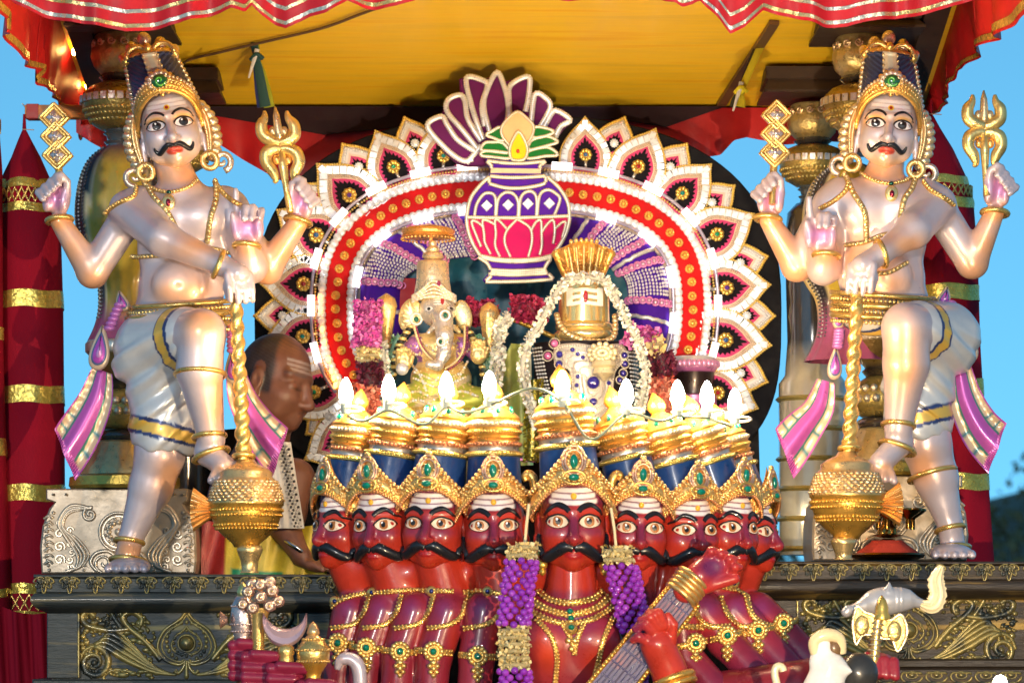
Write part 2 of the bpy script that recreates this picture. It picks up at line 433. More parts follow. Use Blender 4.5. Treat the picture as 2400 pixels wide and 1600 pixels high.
def slab(g, x0, x1, y0, y1, a, b, col=(.5, .5, .5)):
    V = [(x, y, zc(y) + e) for x in (x0, x1) for y in (y0, y1) for e in (a, b)]
    return g.add(V, [(0, 1, 3, 2), (4, 6, 7, 5), (0, 4, 5, 1), (2, 3, 7, 6), (0, 2, 6, 4), (1, 5, 7, 3)], col)
N_, L_n = nod(m_ceil); pb = N_['Principled BSDF']; tr = N_.new('ShaderNodeBsdfTranslucent'); ms = N_.new('ShaderNodeMixShader'); ms.inputs[0].default_value = 0.08  # translucency added so skylight from above brightens the plywood ceiling
tr.inputs[0].default_value = (1.0, 0.60, 0.06, 1); L_n.new(pb.outputs[0], ms.inputs[1]); L_n.new(tr.outputs[0], ms.inputs[2]); L_n.new(ms.outputs[0], N_['Material Output'].inputs[0])
g = G(); slab(g, XL - .05, XR + .05, YF, YB, 0, 0.006); wbuild(g, 'ceiling_sheet', m_ceil, can)
m_beam = mat('dark_beam', (0.05, 0.032, 0.025), 0.5, 0, 0.05, 0.3, 8, 0.2, 40, spec=.25)
g = G(); slab(g, XL + .02, XL + .085, YF, YB - .01, -0.06, -0.002); wbuild(g, 'side_beam', m_beam, can)
g = G(); slab(g, XR - .085, XR - .02, YF, YB - .01, -0.06, -0.002); wbuild(g, 'side_beam', m_beam, can)
g = G(); slab(g, XL, XR, YB + .002, YB + .06, -0.03, 0.05); wbuild(g, 'back_beam', m_beam, can)
g = G(); slab(g, XL, XR, YF - .05, YF - .002, -0.04, 0.05); wbuild(g, 'front_beam', m_beam, can)
def on_ceil(px, py, dz=0.012):
    c = (HY - py)/FPX; Y = (1.525 + SL*YB - CD*c)/(c + SL); p = W(px, py, Y); p.z -= dz; return p
m_brace = mat('brace_strip', (0.16, 0.09, 0.04), 0.4, 0.3, 0, 0.2, 8)
a2, b2 = on_ceil(1690, 238, .004), on_ceil(1815, 45, .004); n2 = (b2 - a2).cross(Vector((0, 0, 1))).normalized()*.014
g = G(); g.add([tuple(p + n2*s_ + Vector((0, 0, -.012*e))) for p in (a2, b2) for s_ in (-1, 1) for e in (0, 1)], [(0, 1, 3, 2), (4, 6, 7, 5), (0, 4, 5, 1), (2, 3, 7, 6), (0, 2, 6, 4), (1, 5, 7, 3)])
wbuild(g, 'brace_strip', m_brace, can)
# cable under the ceiling
pts = [on_ceil(422, 160, .05), on_ceil(430, 138), on_ceil(520, 112), on_ceil(640, 84), on_ceil(760, 55), on_ceil(860, 18), on_ceil(1000, -30)]
g = G(); g.tube(spline([tuple(p) for p in pts], 8), 0.0042, 8, (.12, .07, .04)); wo_ = wbuild(g, 'power_cable', M['matte'], None, 180)
tag(wo_, 'brown cable slung under the yellow ceiling from the left crown', 'cable')

# ================================================================ red curtains
m_red = mat('red_satin', None, 0.5, 0, 0, 0.22, 7, 0.5, 26, spec=.35)
m_foil = mat('gold_foil', None, 0.26, 0.6, 0, 0.25, 40, 0.8, 90)
RED = (0.60, 0.014, 0.022); DRED = (0.28, 0.006, 0.02)
def valance(name, label, bot, fr, ytop, stripes, amp=9.0, dark=1.0, nv=30, seed=1):
    B = resample(np.array(bot, float), 7); t = thing(name, label, 'curtain', fr, 'red canopy curtains')
    n = len(B); rs = np.random.RandomState(seed); ph = rs.uniform(0, 6, 4)
    def depth(x, v):
        return amp*(0.25 + v)*(np.sin(x*0.036 + ph[0] + 1.2*np.sin(x*.013)) + 0.5*np.sin(x*0.083 + ph[1] + np.sin(x*.03))*v + .4*np.sin(x*.023 + ph[2]))
    vs = np.linspace(0, 1, nv); P = np.zeros((nv, n, 3)); C = np.zeros((nv, n, 3))
    for i, v in enumerate(vs):
        y = ytop + (B[:, 1] - ytop)*v; P[i] = np.stack([B[:, 0], depth(B[:, 0], v), y], 1); C[i] = np.array(RED)*dark
    g = G(); g.grid(P, C); g.grid(P + np.array([0, 1.6, 0]), C); g.build('drape', m_red, t, fr, 180)
    for off_, w_ in stripes:
        g = G(); rows = []
        for e in (-.5, .5):
            y = B[:, 1] - off_ + e*w_; v = (y - ytop)/np.maximum(B[:, 1] - ytop, 1)
            rows.append(np.stack([B[:, 0], depth(B[:, 0], v) - 1.5, y], 1))
        sil = 0.5 + 0.5*np.sin(B[:, 0]*0.02 + off_)
        c = np.array([(.80, .52, .16)])*(1 - sil[:, None]*.6) + np.array([(.72, .72, .72)])*(sil[:, None]*.6)
        g.grid(np.array(rows), np.array([c, c])); g.build('gold_stripe', m_foil, t, fr, 180)
    return t
valance('valance_curtain', 'red satin front valance with two gold stripes at the upper left', [(-60, -60), (5, -22), (33, 8), (102, 39), (179, 55), (255, 67), (295, 75), (383, 64), (516, 31), (543, 21), (574, 29), (589, 11), (612, 34), (645, 56), (669, 66), (727, 40), (764, 34), (814, 2), (849, 17), (883, 21), (930, 14), (967, 3), (1000, -8), (1050, -3), (1100, -12)],
        Fr(400, -200, -0.40), -340, ((12, 9), (46, 9)))
valance('valance_curtain', 'red satin front valance with gold stripes at the upper right', [(1240, -8), (1330, 1), (1400, 2), (1480, -10), (1560, 2), (1582, 3), (1600, 16), (1622, 11), (1640, 0), (1680, 40), (1702, 68), (1712, 80), (1743, 67), (1790, 23), (1834, 37), (1887, 50), (1934, 64), (1985, 62), (2035, 50), (2135, 40), (2219, 20), (2286, 0), (2420, -60)],
        Fr(2000, -200, -0.40), -340, ((12, 9), (44, 8)), seed=4)
def side_curtain(label, X, edge, seed):
    E = resample(np.array(edge, float), 6); n = len(E); Ys = abs(X)*FPX/np.abs(E[:, 0] - CX) - CD
    t = thing('side_curtain', label, 'curtain', Fr(E[n//2, 0], E[n//2, 1], 0.2), 'red canopy curtains'); o = np.array(t.location)
    rs = np.random.RandomState(seed); nv = 22; P = np.zeros((nv, n, 3)); zb = ZC + (HY - E[:, 1])*(CD + Ys)/FPX
    for i in range(nv):
        v = i/(nv - 1); z = zc(Ys) - 0.001 + (zb - zc(Ys) + .001)*v
        P[i] = np.stack([X + np.sign(X)*v*.02 + 0.016*v*np.sin(Ys*14 + 1.3*np.sin(Ys*5) + seed) + .006*v*np.sin(Ys*31 + v*4), Ys, z], 1)
    g = G(); g.grid(P - o, RED); g.grid(P - o + np.array([.002, 0, 0]), RED)
    me = mesh_np('drape', np.vstack(g.V), g.F, np.vstack(g.C), 180); me.materials.append(m_red)
    q = bpy.data.objects.new('drape', me); COL.objects.link(q); q.parent = t
    g = G(); rows = [P[-1] + (P[-2] - P[-1])*f + np.array([-.004*np.sign(X), 0, 0]) for f in (.4, 1.6)]
    g.grid(np.array(rows) - o, (.8, .5, .14)); me = mesh_np('gold_stripe', np.vstack(g.V), g.F, np.vstack(g.C), 180); me.materials.append(m_foil)
    q = bpy.data.objects.new('gold_stripe', me); COL.objects.link(q); q.parent = t
side_curtain('pleated red side curtain in shade at the left edge of the canopy', XL - .012, [(2, 8), (8, 28), (26, 62), (15, 75), (41, 86), (64, 138), (110, 168), (101, 199), (153, 232), (189, 262), (208, 300), (216, 330)], 1)
side_curtain('pleated red side curtain at the right edge of the canopy against the sky', XR + .012, [(2400, -14), (2388, 0), (2356, 51), (2327, 86), (2305, 97), (2273, 112), (2274, 121), (2233, 166), (2231, 188), (2215, 204), (2222, 222), (2183, 247), (2180, 265), (2160, 274)], 2)
fv = Fr(1200, 250, 1.13)
valance('back_curtain', 'crimson back curtain sagging behind the round backdrop', [(178, 310), (215, 335), (250, 352), (300, 394), (360, 372), (420, 345), (480, 330), (505, 335), (540, 355), (600, 392), (660, 425), (700, 436), (745, 425), (820, 380), (1000, 350), (1400, 340), (1560, 350), (1640, 372), (1690, 362), (1720, 330), (1750, 322), (1830, 338), (2000, 330)],
        fv, 253, (), 7, 0.8, seed=8)
g = G(); g.prism([(380, 252), (1700, 252), (1560, 300), (1450, 282), (1100, 285), (760, 318), (600, 290)], -14, -10, (.025, .012, .02))
o = g.build('dark_backcloth', M['velvet'], None, fv, 0); tag(o, 'dark strip of cloth under the rear edge of the ceiling', 'cloth')

# ================================================================ ribbons tied to the ceiling
def ribbon_tie(label, top, mid, bot, cols, tail):
    f = Fr(mid[0], mid[1], 0.72); t = thing('tied_ribbon', label, 'ribbon', f, 'ribbons tied under the ceiling')
    for j, (c_, dx) in enumerate(cols):
        g = G(); pts = [(top[0] + dx, 0, top[1]), (top[0]*.5 + mid[0]*.5 + dx*.7, -6 + 5*j, (top[1]+mid[1])/2), (mid[0] + dx*.2, -4 + 4*j, mid[1]),
                        (mid[0]*.4 + bot[0]*.6 + dx*1.3, 4*j, mid[1]*.4 + bot[1]*.6), (bot[0] + dx*1.4, 5*j, bot[1])]
        g.tube(spline(pts, 6), np.interp(np.arange(25), [0, 10, 12, 14, 24], [9, 8, 6, 10, 13]), 8, c_, flat=0.25); g.build('ribbon_strip', M['cloth'], t, f, 60)
    g = G(); g.sphere((mid[0], -6, mid[1]), (13, 9, 9), cols[0][0]); g.tube(spline([(mid[0]-14, -10, mid[1]+6), (mid[0], -16, mid[1]-8), (mid[0]+16, -10, mid[1]+2)], 6), 5, 8, cols[0][0]); g.build('knot', M['cloth'], t, f, 60)
    g = G(); g.tube(spline([(mid[0]+2, -14, mid[1]-20), (mid[0]-4, -16, mid[1]+2), (mid[0]-12, -14, mid[1]+28), (mid[0]-18, -14, mid[1]+48)], 6), np.linspace(6, 2, 19), 6, tail, flat=.4); g.build('white_tail', M['cloth'], t, f, 60)
ribbon_tie('green and blue ribbon tied near the upper left, white tail', (585, 20), (602, 138), (622, 250), [((.03, .09, .10), 0), ((.03, .05, .22), -5), ((.28, .33, .03), 6)], (.65, .68, .75))
ribbon_tie('yellow and black ribbon tied near the upper right, grey tail', (1800, 60), (1735, 215), (1728, 250), [((.55, .50, .03), 4), ((.03, .03, .02), -4)], (.45, .47, .5))

# ================================================================ pillars
CHR = (.05, .05, .055); PALEG = (.62, .50, .22); BRN = (.07, .045, .035)
m_chrome = mat('black_lacquer', None, 0.16, 0.2, 0.9, 0.1, 20)
m_carve = mat('gilded_carving', None, 0.32, 0.7, 0.2, 0.25, 40, 0.6, 120)
m_silver = mat('champagne_paint', (.34, .27, .19), 0.38, 0.35, 0.1, 0.2, 12, 0.25, 60, var2=((.24, .18, .11), .55, 9))
m_silver2 = mat('champagne_relief', (.46, .38, .28), 0.3, 0.45, 0.2, 0.2, 12, 0.25, 60)
def scroll(c, r0, turns, a0, hand=1, n=30, d=0):
    t = np.linspace(0, 1, n); a = a0 + hand*turns*2*math.pi*t; r = r0*(1 - t)**.8 + r0*.08
    return np.stack([c[0] + r*np.cos(a), np.full(n, d), c[1] + r*np.sin(a)], 1)
def pillar_upper(t, f, cx, y0, s, d=0):
    """gilded bulb, ring and lacquered neck; y0 = underside of the capital, s = scale"""
    def Y(v): return y0 + v*s
    g = G(); g.lathe(cx, d, [(Y(0), 58*s), (Y(6), 62*s), (Y(22), 60*s), (Y(34), 68*s), (Y(52), 70*s), (Y(75), 62*s), (Y(95), 44*s)], 40, PALEG, fl=lambda th, i: 1 + .035*np.sin(th*16)*(i > 2))
    for a in np.arange(0, 2*math.pi, 2*math.pi/14):
        if math.sin(a) < .35:
            x, dd = cx + 66*s*math.cos(a), d + 66*s*math.sin(a)
            p = scroll((0, 0), 9*s, 1.4, 0, 1, 16)
            g.tube(np.stack([x + p[:, 0]*-math.sin(a), dd + p[:, 0]*math.cos(a) - 3, Y(22) + p[:, 2]], 1), 2.6*s, 6, (.72, .55, .35))
    g.build('lotus_bulb', m_carve, t, f, 50)
    g = G(); g.lathe(cx, d, [(Y(92), 46*s), (Y(100), 52*s), (Y(110), 40*s), (Y(118), 46*s)], 32, CHR); g.build('collar', m_chrome, t, f, 50)
    g = G(); g.lathe(cx, d, [(Y(112), 48*s), (Y(122), 72*s), (Y(138), 88*s), (Y(152), 92*s), (Y(170), 90*s), (Y(190), 82*s), (Y(210), 66*s), (Y(222), 46*s)], 48, (.42, .30, .08), fl=lambda th, i: 1 + .03*np.sin(th*24 + i*3.14))
    for k, yy in enumerate((Y(178), Y(190), Y(202))):
        rr = (86, 80, 70)[k]*s
        g.beads(np.stack([cx + rr*np.cos(np.linspace(0, 6.283, 60)), d + rr*np.sin(np.linspace(0, 6.283, 60)), np.full(60, yy)], 1), 11*s, 6*s, (.50, .38, .11), flat=.6, n=6, m=4)
    g.build('ring_bulb', m_carve, t, f, 50)
    g = G()
    for a in np.arange(0, 2*math.pi, 2*math.pi/30):
        if math.sin(a) < .2:
            c_, s_ = math.cos(a), math.sin(a); w = 7*s
            P = [(cx + 93*s*c_ - s_*e*w, d + 93*s*s_ + c_*e*w, yy) for yy in (Y(145), Y(162)) for e in (-1, 1)]
            P2 = [(x_ + c_*4, d_ + s_*4, y_) for x_, d_, y_ in P]
            g.add(P + P2, [(4, 5, 7, 6), (0, 1, 5, 4), (2, 6, 7, 3), (0, 4, 6, 2), (1, 3, 7, 5)], (.80, .72, .62))
    g.build('square_band', m_carve, t, f, 0)
    g = G(); g.lathe(cx, d, [(Y(218), 44*s), (Y(226), 36*s), (Y(231), 42*s), (Y(236), 34*s), (Y(246), 32*s), (Y(250), 40*s), (Y(256), 34*s), (Y(275), 36*s)], 32, (.10, .11, .11)); g.build('neck', m_chrome, t, f, 50)
def bracket(t, f, cx, rows, n=64):
    rows = np.array(rows, float); P = spline(np.stack([rows[:, 0], rows[:, 1], 0*rows[:, 0]], 1), 6)
    th = np.linspace(0, 2*math.pi, n, endpoint=False); m = len(P)
    X = np.zeros((m, n, 3)); C = np.zeros((m, n, 3))
    for i, (y, r, _) in enumerate(P):
        a = np.abs((np.degrees(th) + 90 + 180) % 360 - 180)      # 0 = front
        rid = 1 + .03*np.cos(np.radians(a)*14)
        X[i] = np.stack([cx + r*rid*np.cos(th), .8*r*rid*np.sin(th), np.full(n, y)], 1)
        u = a + 4*math.sin(y*.02)
        c = np.where((u > 46)[:, None] & (u < 74)[:, None], (.035, .035, .045), (.60, .44, .06))
        c = np.where(((u > 38) & (u <= 46) | (u >= 74) & (u < 82))[:, None], (.66, .55, .30), c)
        if y > 700: c = c*(1 - min(1, (y-700)/60)) + np.array((.30, .07, .16))*min(1, (y-700)/60)
        if y < 400: c = c*(1 - min(1, (400-y)/60)) + np.array((.13, .04, .09))*min(1, (400-y)/60)
        C[i] = c
    g = G(); g.grid(X, C, cv=True); g.build('scroll_bracket', M['gloss'], t, f, 180)
    g = G()
    for u in (50, 60, 70):
        for sg in (-1, 1):
            th_ = math.radians(-90 + sg*u); pts = np.stack([cx + P[:, 1]*1.03*math.cos(th_), .8*P[:, 1]*1.03*math.sin(th_), P[:, 0]], 1)
            g.beads(pts[6:-8], 9, 2.8, (.5, .5, .5) if u == 60 else (.12, .12, .13), n=6, m=4)
    g.build('bracket_beading', m_chrome, t, f, 180)
def pillar_base(t, f, cx, yb, flip=1, W_=178):
    """champagne carved block with scrolls, lotus plinth above. yb = block bottom"""
    bx = lambda v: cx + flip*v
    out = [(-168, yb-196), (160, yb-196), (160, yb-168), (150, yb-160), (172, yb-128), (178, yb-90), (180, yb-30), (176, yb), (-178, yb), (-182, yb-60), (-176, yb-110), (-160, yb-150), (-148, yb-164), (-168, yb-170)]
    g = G(); g.prism([(bx(x), y) for x, y in out], -110, 110, bev=5); g.build('carved_block', m_silver, t, f, 30)
    g = G(); D0 = -112
    for sg in (-1, 1):
        for k, (o_, r_) in enumerate(((0, 4.5), (11, 3.5), (22, 4.5), (34, 3))):
            pts = [(bx(sg*(62 + o_*.2)), D0, yb-150 - o_*.0), (bx(sg*(110 + o_*.1)), D0, yb-156 + o_*.5), (bx(sg*(138 - o_*.35)), D0, yb-118 + o_*.3), (bx(sg*(122 - o_*.9)), D0, yb-84 + o_*.2),
                   (bx(sg*(96 - o_*.8)), D0, yb-44), (bx(sg*(98 - o_*.4)), D0, yb-14 - o_*.1), (bx(sg*(122 - o_*.2)), D0, yb-4 - o_*.15)]
            g.tube(spline(pts, 8), r_, 7)
        g.tube(scroll((bx(sg*66), yb-136), 16, 1.5, -1.2, flip*sg, 26, D0), 4.2, 7)
        for cy_, rr in ((yb-92, 11), (yb-62, 12), (yb-32, 12), (yb-116, 8)):
            g.tube(scroll((bx(sg*136), cy_), rr, 1.4, 0.5, flip*sg, 18, D0), 3, 6)
        g.beads(spline([(bx(sg*150), D0, yb-140), (bx(sg*164), D0, yb-100), (bx(sg*166), D0, yb-50), (bx(sg*160), D0, yb-8)], 8), 11, 4.5)
        g.beads(spline([(bx(sg*84), D0, yb-60), (bx(sg*74), D0, yb-36), (bx(sg*80), D0, yb-8)], 8), 10, 3.6)
        g.tube(scroll((bx(sg*34), yb-24), 20, 1.2, 1.8, -flip*sg, 22, D0), 4, 7)
    cyy = yb - 96
    g.tube(to3(ellipse(bx(0), cyy, 44, 44, 36), D0), 4, 7, closed=True); g.tube(to3(ellipse(bx(0), cyy, 36, 36, 36), D0), 2.5, 6, closed=True)
    for a in np.arange(0, 6.28, 6.283/12):
        g.sphere((bx(0) + 22*math.cos(a), D0 - 2, cyy + 22*math.sin(a)), (6, 5, 6)); g.sphere((bx(0) + 31*math.cos(a+.26), D0, cyy + 31*math.sin(a+.26)), (4, 3, 4))
    g.sphere((bx(0), D0 - 3, cyy), (9, 7, 9)); 
    for sg in (-1, 1):
        for k in range(8): g.tube(spline([(bx(sg*(150 + 2*(k % 2))), D0, yb-128 + k*15), (bx(sg*(160)), D0 - 2, yb-134 + k*15), (bx(sg*(172)), D0, yb-126 + k*15)], 5), 3, 6)
        for k in range(6): g.tube(scroll((bx(sg*(112 - 4*(k % 2))), yb-100 + k*17), 8, 1.2, k*.7, sg, 14, D0), 2.6, 6)
        g.tube(spline([(bx(sg*6), D0, yb-40), (bx(sg*26), D0, yb-52), (bx(sg*52), D0, yb-46), (bx(sg*64), D0, yb-26), (bx(sg*50), D0, yb-6)], 7), 5, 7)
        for x_ in (-150, -120, 130, 150): g.sphere((bx(x_), D0 - 4, yb-182), 3.5)
    g.build('scroll_relief', m_silver2, t, f, 60)
    g = G(); g.lathe(cx, 0, [(yb-230, 118), (yb-226, 128), (yb-206, 130), (yb-198, 124)], 40, (.55, .38, .07)); g.build('plinth_slab', m_carve, t, f, 40)
    g = G(); g.lathe(cx, 0, [(yb-312, 62), (yb-306, 70), (yb-268, 84), (yb-246, 100), (yb-232, 104)], 56, (.62, .50, .24), fl=lambda th, i: 1 + .05*np.abs(np.sin(th*9))); g.build('fluted_plinth', m_carve, t, f, 60)
    g = G(); g.lathe(cx, 0, [(yb-336, 50), (yb-330, 62), (yb-322, 64), (yb-314, 58), (yb-308, 66)], 40, (.05, .035, .03)); g.build('lacquer_ring', m_chrome, t, f, 50)
    g = G(); g.lathe(cx, 0, [(yb-432, 40), (yb-420, 56), (yb-396, 74), (yb-372, 78), (yb-350, 68), (yb-338, 52)], 48, (.50, .36, .10), fl=lambda th, i: 1 + .05*np.abs(np.sin(th*8 + (i % 2)*1.5)))
    for yy, rr in ((yb-402, 76), (yb-378, 82)):
        a = np.linspace(0, 6.283, 50); g.beads(np.stack([cx + rr*np.cos(a), rr*np.sin(a), np.full(50, yy)], 1), 22, 10, (.70, .58, .40), flat=.7)
    g.build('lotus_bud', m_carve, t, f, 60)
    g = G(); g.lathe(cx, 0, [(yb-545, 86), (yb-538, 92), (yb-520, 92), (yb-512, 84), (yb-486, 78), (yb-466, 56), (yb-452, 44), (yb-444, 52), (yb-432, 42)], 44, np.array([(.74, .66, .55)]*3 + [(.22, .15, .05)]*3 + [(.05, .04, .03)]*3), fl=lambda th, i: 1 + .03*np.sin(th*40)*(i in (3, 4)))
    g.build('cup', m_carve, t, f, 50)
def capital(t, f, cx, y0, y1, hw, col=BRN):
    g = G(); n4 = 4; th = np.array([-.75, -.25, .25, .75])*math.pi
    rows = [(y0, hw*1.05), (y0 + (y1-y0)*.45, hw*1.05), (y0 + (y1-y0)*.5, hw*.98), (y1 - 6, hw*1.12), (y1, hw*1.12)]
    P = np.array([[(cx + math.copysign(r, math.cos(a)), math.copysign(r, math.sin(a)), y) for a in th] for y, r in rows]); g.grid(P, col, cv=True)
    g.F.append(np.array([[0, 1, 2, 3]]) + g.n - 20); g.F.append(np.array([[16, 17, 18, 19]]) + g.n - 20)
    g.build('capital', m_beam, t, f, 0)
rows_b = [(338, 30), (350, 52), (380, 84), (430, 104), (500, 112), (560, 104), (620, 80), (660, 62), (715, 58), (760, 66), (802, 84)]
fpl = Fr(292, 1345, 0.56); pl = thing('ornate_pillar', 'gilded pillar with scroll bracket and carved block behind the left guardian', 'pillar', fpl, 'canopy pillars')
pillar_base(pl, fpl, 292, 1345); bracket(pl, fpl, 290, rows_b); pillar_upper(pl, fpl, 284, 84, 1.0); capital(pl, fpl, 290, 44, 84, 110)
fpr = Fr(2040, 1315, 0.56); pr = thing('ornate_pillar', 'gilded pillar with scroll bracket and carved block behind the right guardian', 'pillar', fpr, 'canopy pillars')
pillar_base(pr, fpr, 2072, 1315, -1); bracket(pr, fpr, 1990, [(y + 45, r*(1.25 if y > 500 else 1.0)) for y, r in rows_b]); pillar_upper(pr, fpr, 2020, 88, 1.0); capital(pr, fpr, 2030, 44, 88, 110)
fbr = Fr(1905, 1290, 0.93); bp_ = thing('ornate_pillar', 'rear gilded pillar with dark capital beside the right guardian emblem', 'pillar', fbr, 'canopy pillars')
capital(bp_, fbr, 1880, 172, 232, 88); pillar_upper(bp_, fbr, 1905, 246, 0.86)
g = G(); g.lathe(1905, 0, [(478, 40), (500, 60), (560, 66), (800, 60), (880, 66), (900, 80), (1300, 80)], 32, np.array([CHR]*4 + [(.50, .48, .38)]*3)); g.build('shaft', m_chrome, bp_, fbr, 50)
g = G(); [g.lathe(1905, 0, [(y, 82), (y+6, 88), (y+12, 82)], 32, (.62, .50, .16)) for y in range(930, 1300, 70)]; g.build('shaft_ring', m_carve, bp_, fbr, 50)
fbl = Fr(440, 1290, 0.93); bq = thing('ornate_pillar', 'rear pillar whose dark capital shows beside the left crown', 'pillar', fbl, 'canopy pillars')
capital(bq, fbl, 440, 172, 232, 74); pillar_upper(bq, fbl, 430, 246, 0.7)
g = G(); g.lathe(430, 0, [(430, 30), (500, 50), (560, 56), (1300, 60)], 32, (.05, .05, .05)); g.build('shaft', m_chrome, bq, fbl, 50)
# ================================================================ pedestals
m_ped = mat('black_gold_wash', (.030, .036, .034), 0.5, 0.1, 0.08, 0.3, 10, 0.5, 50, var2=((.30, .23, .08), .57, 5.0), stretch=(.35, 1, 6))
m_rel = mat('worn_gilt', (.26, .20, .06), 0.38, 0.5, 0.15, 0.3, 20, 0.3, 120, var2=((.03, .035, .03), .50, 16))
m_ped_lamplit = mat('lamplit_gold_wash', (.030, .019, .010), 0.5, 0.1, 0.08, 0.3, 10, 0.5, 50, var2=((.36, .22, .04), .56, 5.0), stretch=(.35, 1, 6))  # black wash again, with warm lamplight painted into its colour
def palmette():
    g = G()
    for a, l in ((-62, 26), (-32, 30), (0, 38), (32, 30), (62, 26)):
        a = math.radians(a); dx, dy = math.sin(a), math.cos(a); tip = (dx*l*.95, dy*l)
        o_ = ellipse(dx*l*.58, dy*l*.58, 5.2, l*.44, 14, -a)
        g.tube(to3(o_, 0), 2.3, 6, closed=True); g.sphere((dx*l*.55, 0, dy*l*.55), (3, 2.5, 6))
    return g
def pedestal(label, x0, x1, yt, fr, cx, m, sx=1.0, hb=246):
    t = thing('pedestal', label, 'pedestal', fr, 'carved guardian pedestals')
    g = G(); D = 620
    for (a, b, yy0, yy1, d0) in ((0, 0, yt, yt+8, 0), (6, 6, yt+8, yt+44, 6)): g.box(x0 + a, x1 - b, d0, D, yy0, yy1, bev=4)
    g.build('cornice', m, t, fr, 30)
    prof = [(yt+44, 2), (yt+52, -6), (yt+62, -8), (yt+74, -2), (yt+82, 10), (yt+90, 24)]
    g = G()
    P = np.array([[(x0 + o_, d, y) for d in (o_, D)] + [] for y, o_ in prof]); 
    Q = np.array([[(x0 + 2 + o_, D, y), (x0 + 2 + o_, o_, y), (x1 - 2 - o_, o_, y), (x1 - 2 - o_, D, y)] for y, o_ in prof]); g.grid(Q)
    g.build('torus_moulding', m, t, fr, 50)
    bx0, bx1 = x0 + 28, x1 - 14; yb = yt + hb
    g = G(); g.box(bx0 + 10, bx1 - 10, 40, D, yt+88, yb); g.build('body', m, t, fr, 0)
    pw = 74*sx
    for a in (bx0, bx1 - pw):
        g = G(); g.box(a, a + pw, 24, 60, yt+90, yb-2, bev=3); g.build('corner_post', m, t, fr, 30)
    g = G(); g.box(x0 - 4, x1 + 4, 4, D, yb, yb + 22, bev=6); g.box(x0 - 14, x1 + 14, -8, D, yb + 22, yb + 60, bev=6); g.box(x0 - 6, x1 + 6, 0, D, yb+60, 1730); g.build('base_moulding', m, t, fr, 30)
    for a in (bx0 + pw + 1, bx1 - pw - 1):
        g = G(); g.box(a - 2, a + 2, 20, 30, yt+92, yb-4, bev=1); g.build('gilt_edge', m_rel, t, fr, 30)
    g = G(); og = to3(ellipse(0, 0, 25, 15, 20), 0); g.tube(og[og[:, 2] > -9], 3, 6); g.tube(to3(ellipse(0, -3, 13, 8, 14), 0), 2.4, 6, closed=True); g.sphere((0, -2, -3), (7, 4, 5)); em_ = g.mesh('base_leaf', m_rel, fr.k, 180)
    for i in range(int((x1 - x0)/58)): inst(em_, 'base_leaf', t, fr, x0 + 20 + i*58, -9, yb + 41)
    n = int((x1 - x0 - 30)/57); pm = palmette().mesh('palmette', m_rel, fr.k, 180)
    for i in range(n + 1): inst(pm, 'palmette', t, fr, x0 + 24 + i*(x1 - x0 - 44)/n, 2, yt + 6)
    # carved panel
    g = G(); d = 40; cy = yt + 162
    p = lambda x, y: (cx + x*sx, d, cy + y)
    sp = lambda *q: spline([p(*a) for a in q], 9)
    for k, w in ((1.0, 4.2), (.86, 2.6), (.52, 3)):
        for sg in (-1, 1): g.tube(sp((0, -78*k), (sg*16*k, -56*k), (sg*52*k, -30*k), (sg*68*k, 8*k), (sg*52*k, 38*k), (sg*20*k, 50*k), (sg*6*k, 44*k)), w, 7)
    g.sphere(p(0, 0), (17, 14, 17), n=16, m=10); g.tube(to3(ellipse(cx, cy, 20, 20, 24), d), 3, 6, closed=True); g.beads(to3(ellipse(cx, cy, 30*min(1, sx+.2), 30, 24), d), 12, 4.2, closed=True)
    for a in np.arange(-2.6, 2.61, .26):
        g.sphere((cx + math.sin(a)*47*sx, d, cy - 4 - math.cos(a)*46), (5, 3, 6), n=6, m=4)
    for sg in (-1, 0, 1): g.tube(sp((sg*4, 40), (sg*8, 58), (sg*20, 70), (sg*28, 64)) if sg else sp((0, 40), (0, 60), (0, 78)), np.linspace(3, 6, 28 if sg else 19), 7)
    g.sphere(p(0, 76), (6, 5, 9))
    for sg in (-1, 1):
        q = lambda *pts: sp(*[(sg*a, b) for a, b in pts])
        for k in range(5):
            g.tube(q((24 + k*9, 74 - k*1), (80 + k*6, 66 - k*9), (140 + k*3, 40 - k*15), (196 - k*4, 8 - k*12 + 2*k), (236 - k*13, 14 - k*4), (252 - k*20, 44 - k*7)), np.interp(np.arange(46), [0, 20, 45], [3.5, 9 - k*.6, 4.5]), 7)
        g.tube(scroll((cx + sg*218*sx, cy + 46), 36, 1.6, -math.pi/2 if sg < 0 else -math.pi/2, -sg, 40, d), np.linspace(9, 6, 40), 7); g.sphere((cx + sg*218*sx, d-2, cy+46), (8, 8, 8))
        g.tube(q((60, 40), (96, -4), (136, -38), (150, -62), (128, -74), (106, -60), (108, -42)), 8.5, 7); g.sphere(p(sg*112, -48), (9, 8, 9))
        g.tube(q((136, -34), (170, -30), (206, -34), (236, -44), (246, -62), (232, -74), (216, -64)), 8.5, 7); g.sphere(p(sg*222, -62), (8, 7, 8))
        g.tube(q((150, -30), (168, -56), (176, -74), (160, -78), (154, -66)), 6.5, 7); g.sphere(p(sg*160, -68), (6, 6, 6))
        for k in range(6): g.sphere(p(sg*(88 + k*5), 28 - k*15 + abs(k-3)*3), (9, 5, 5)); g.sphere(p(sg*(178 + k*8), -58 + (k % 2)*10), (5, 4, 6))
        for k in range(9): u = k/8; g.sphere(p(sg*(80 + 120*u), 20 - 66*math.sin(u*1.5) + 8*(k % 2)), (11, 6, 7)); g.sphere(p(sg*(70 + 150*u), 70 - 12*u + 6*(k % 2)), (10, 5, 6))
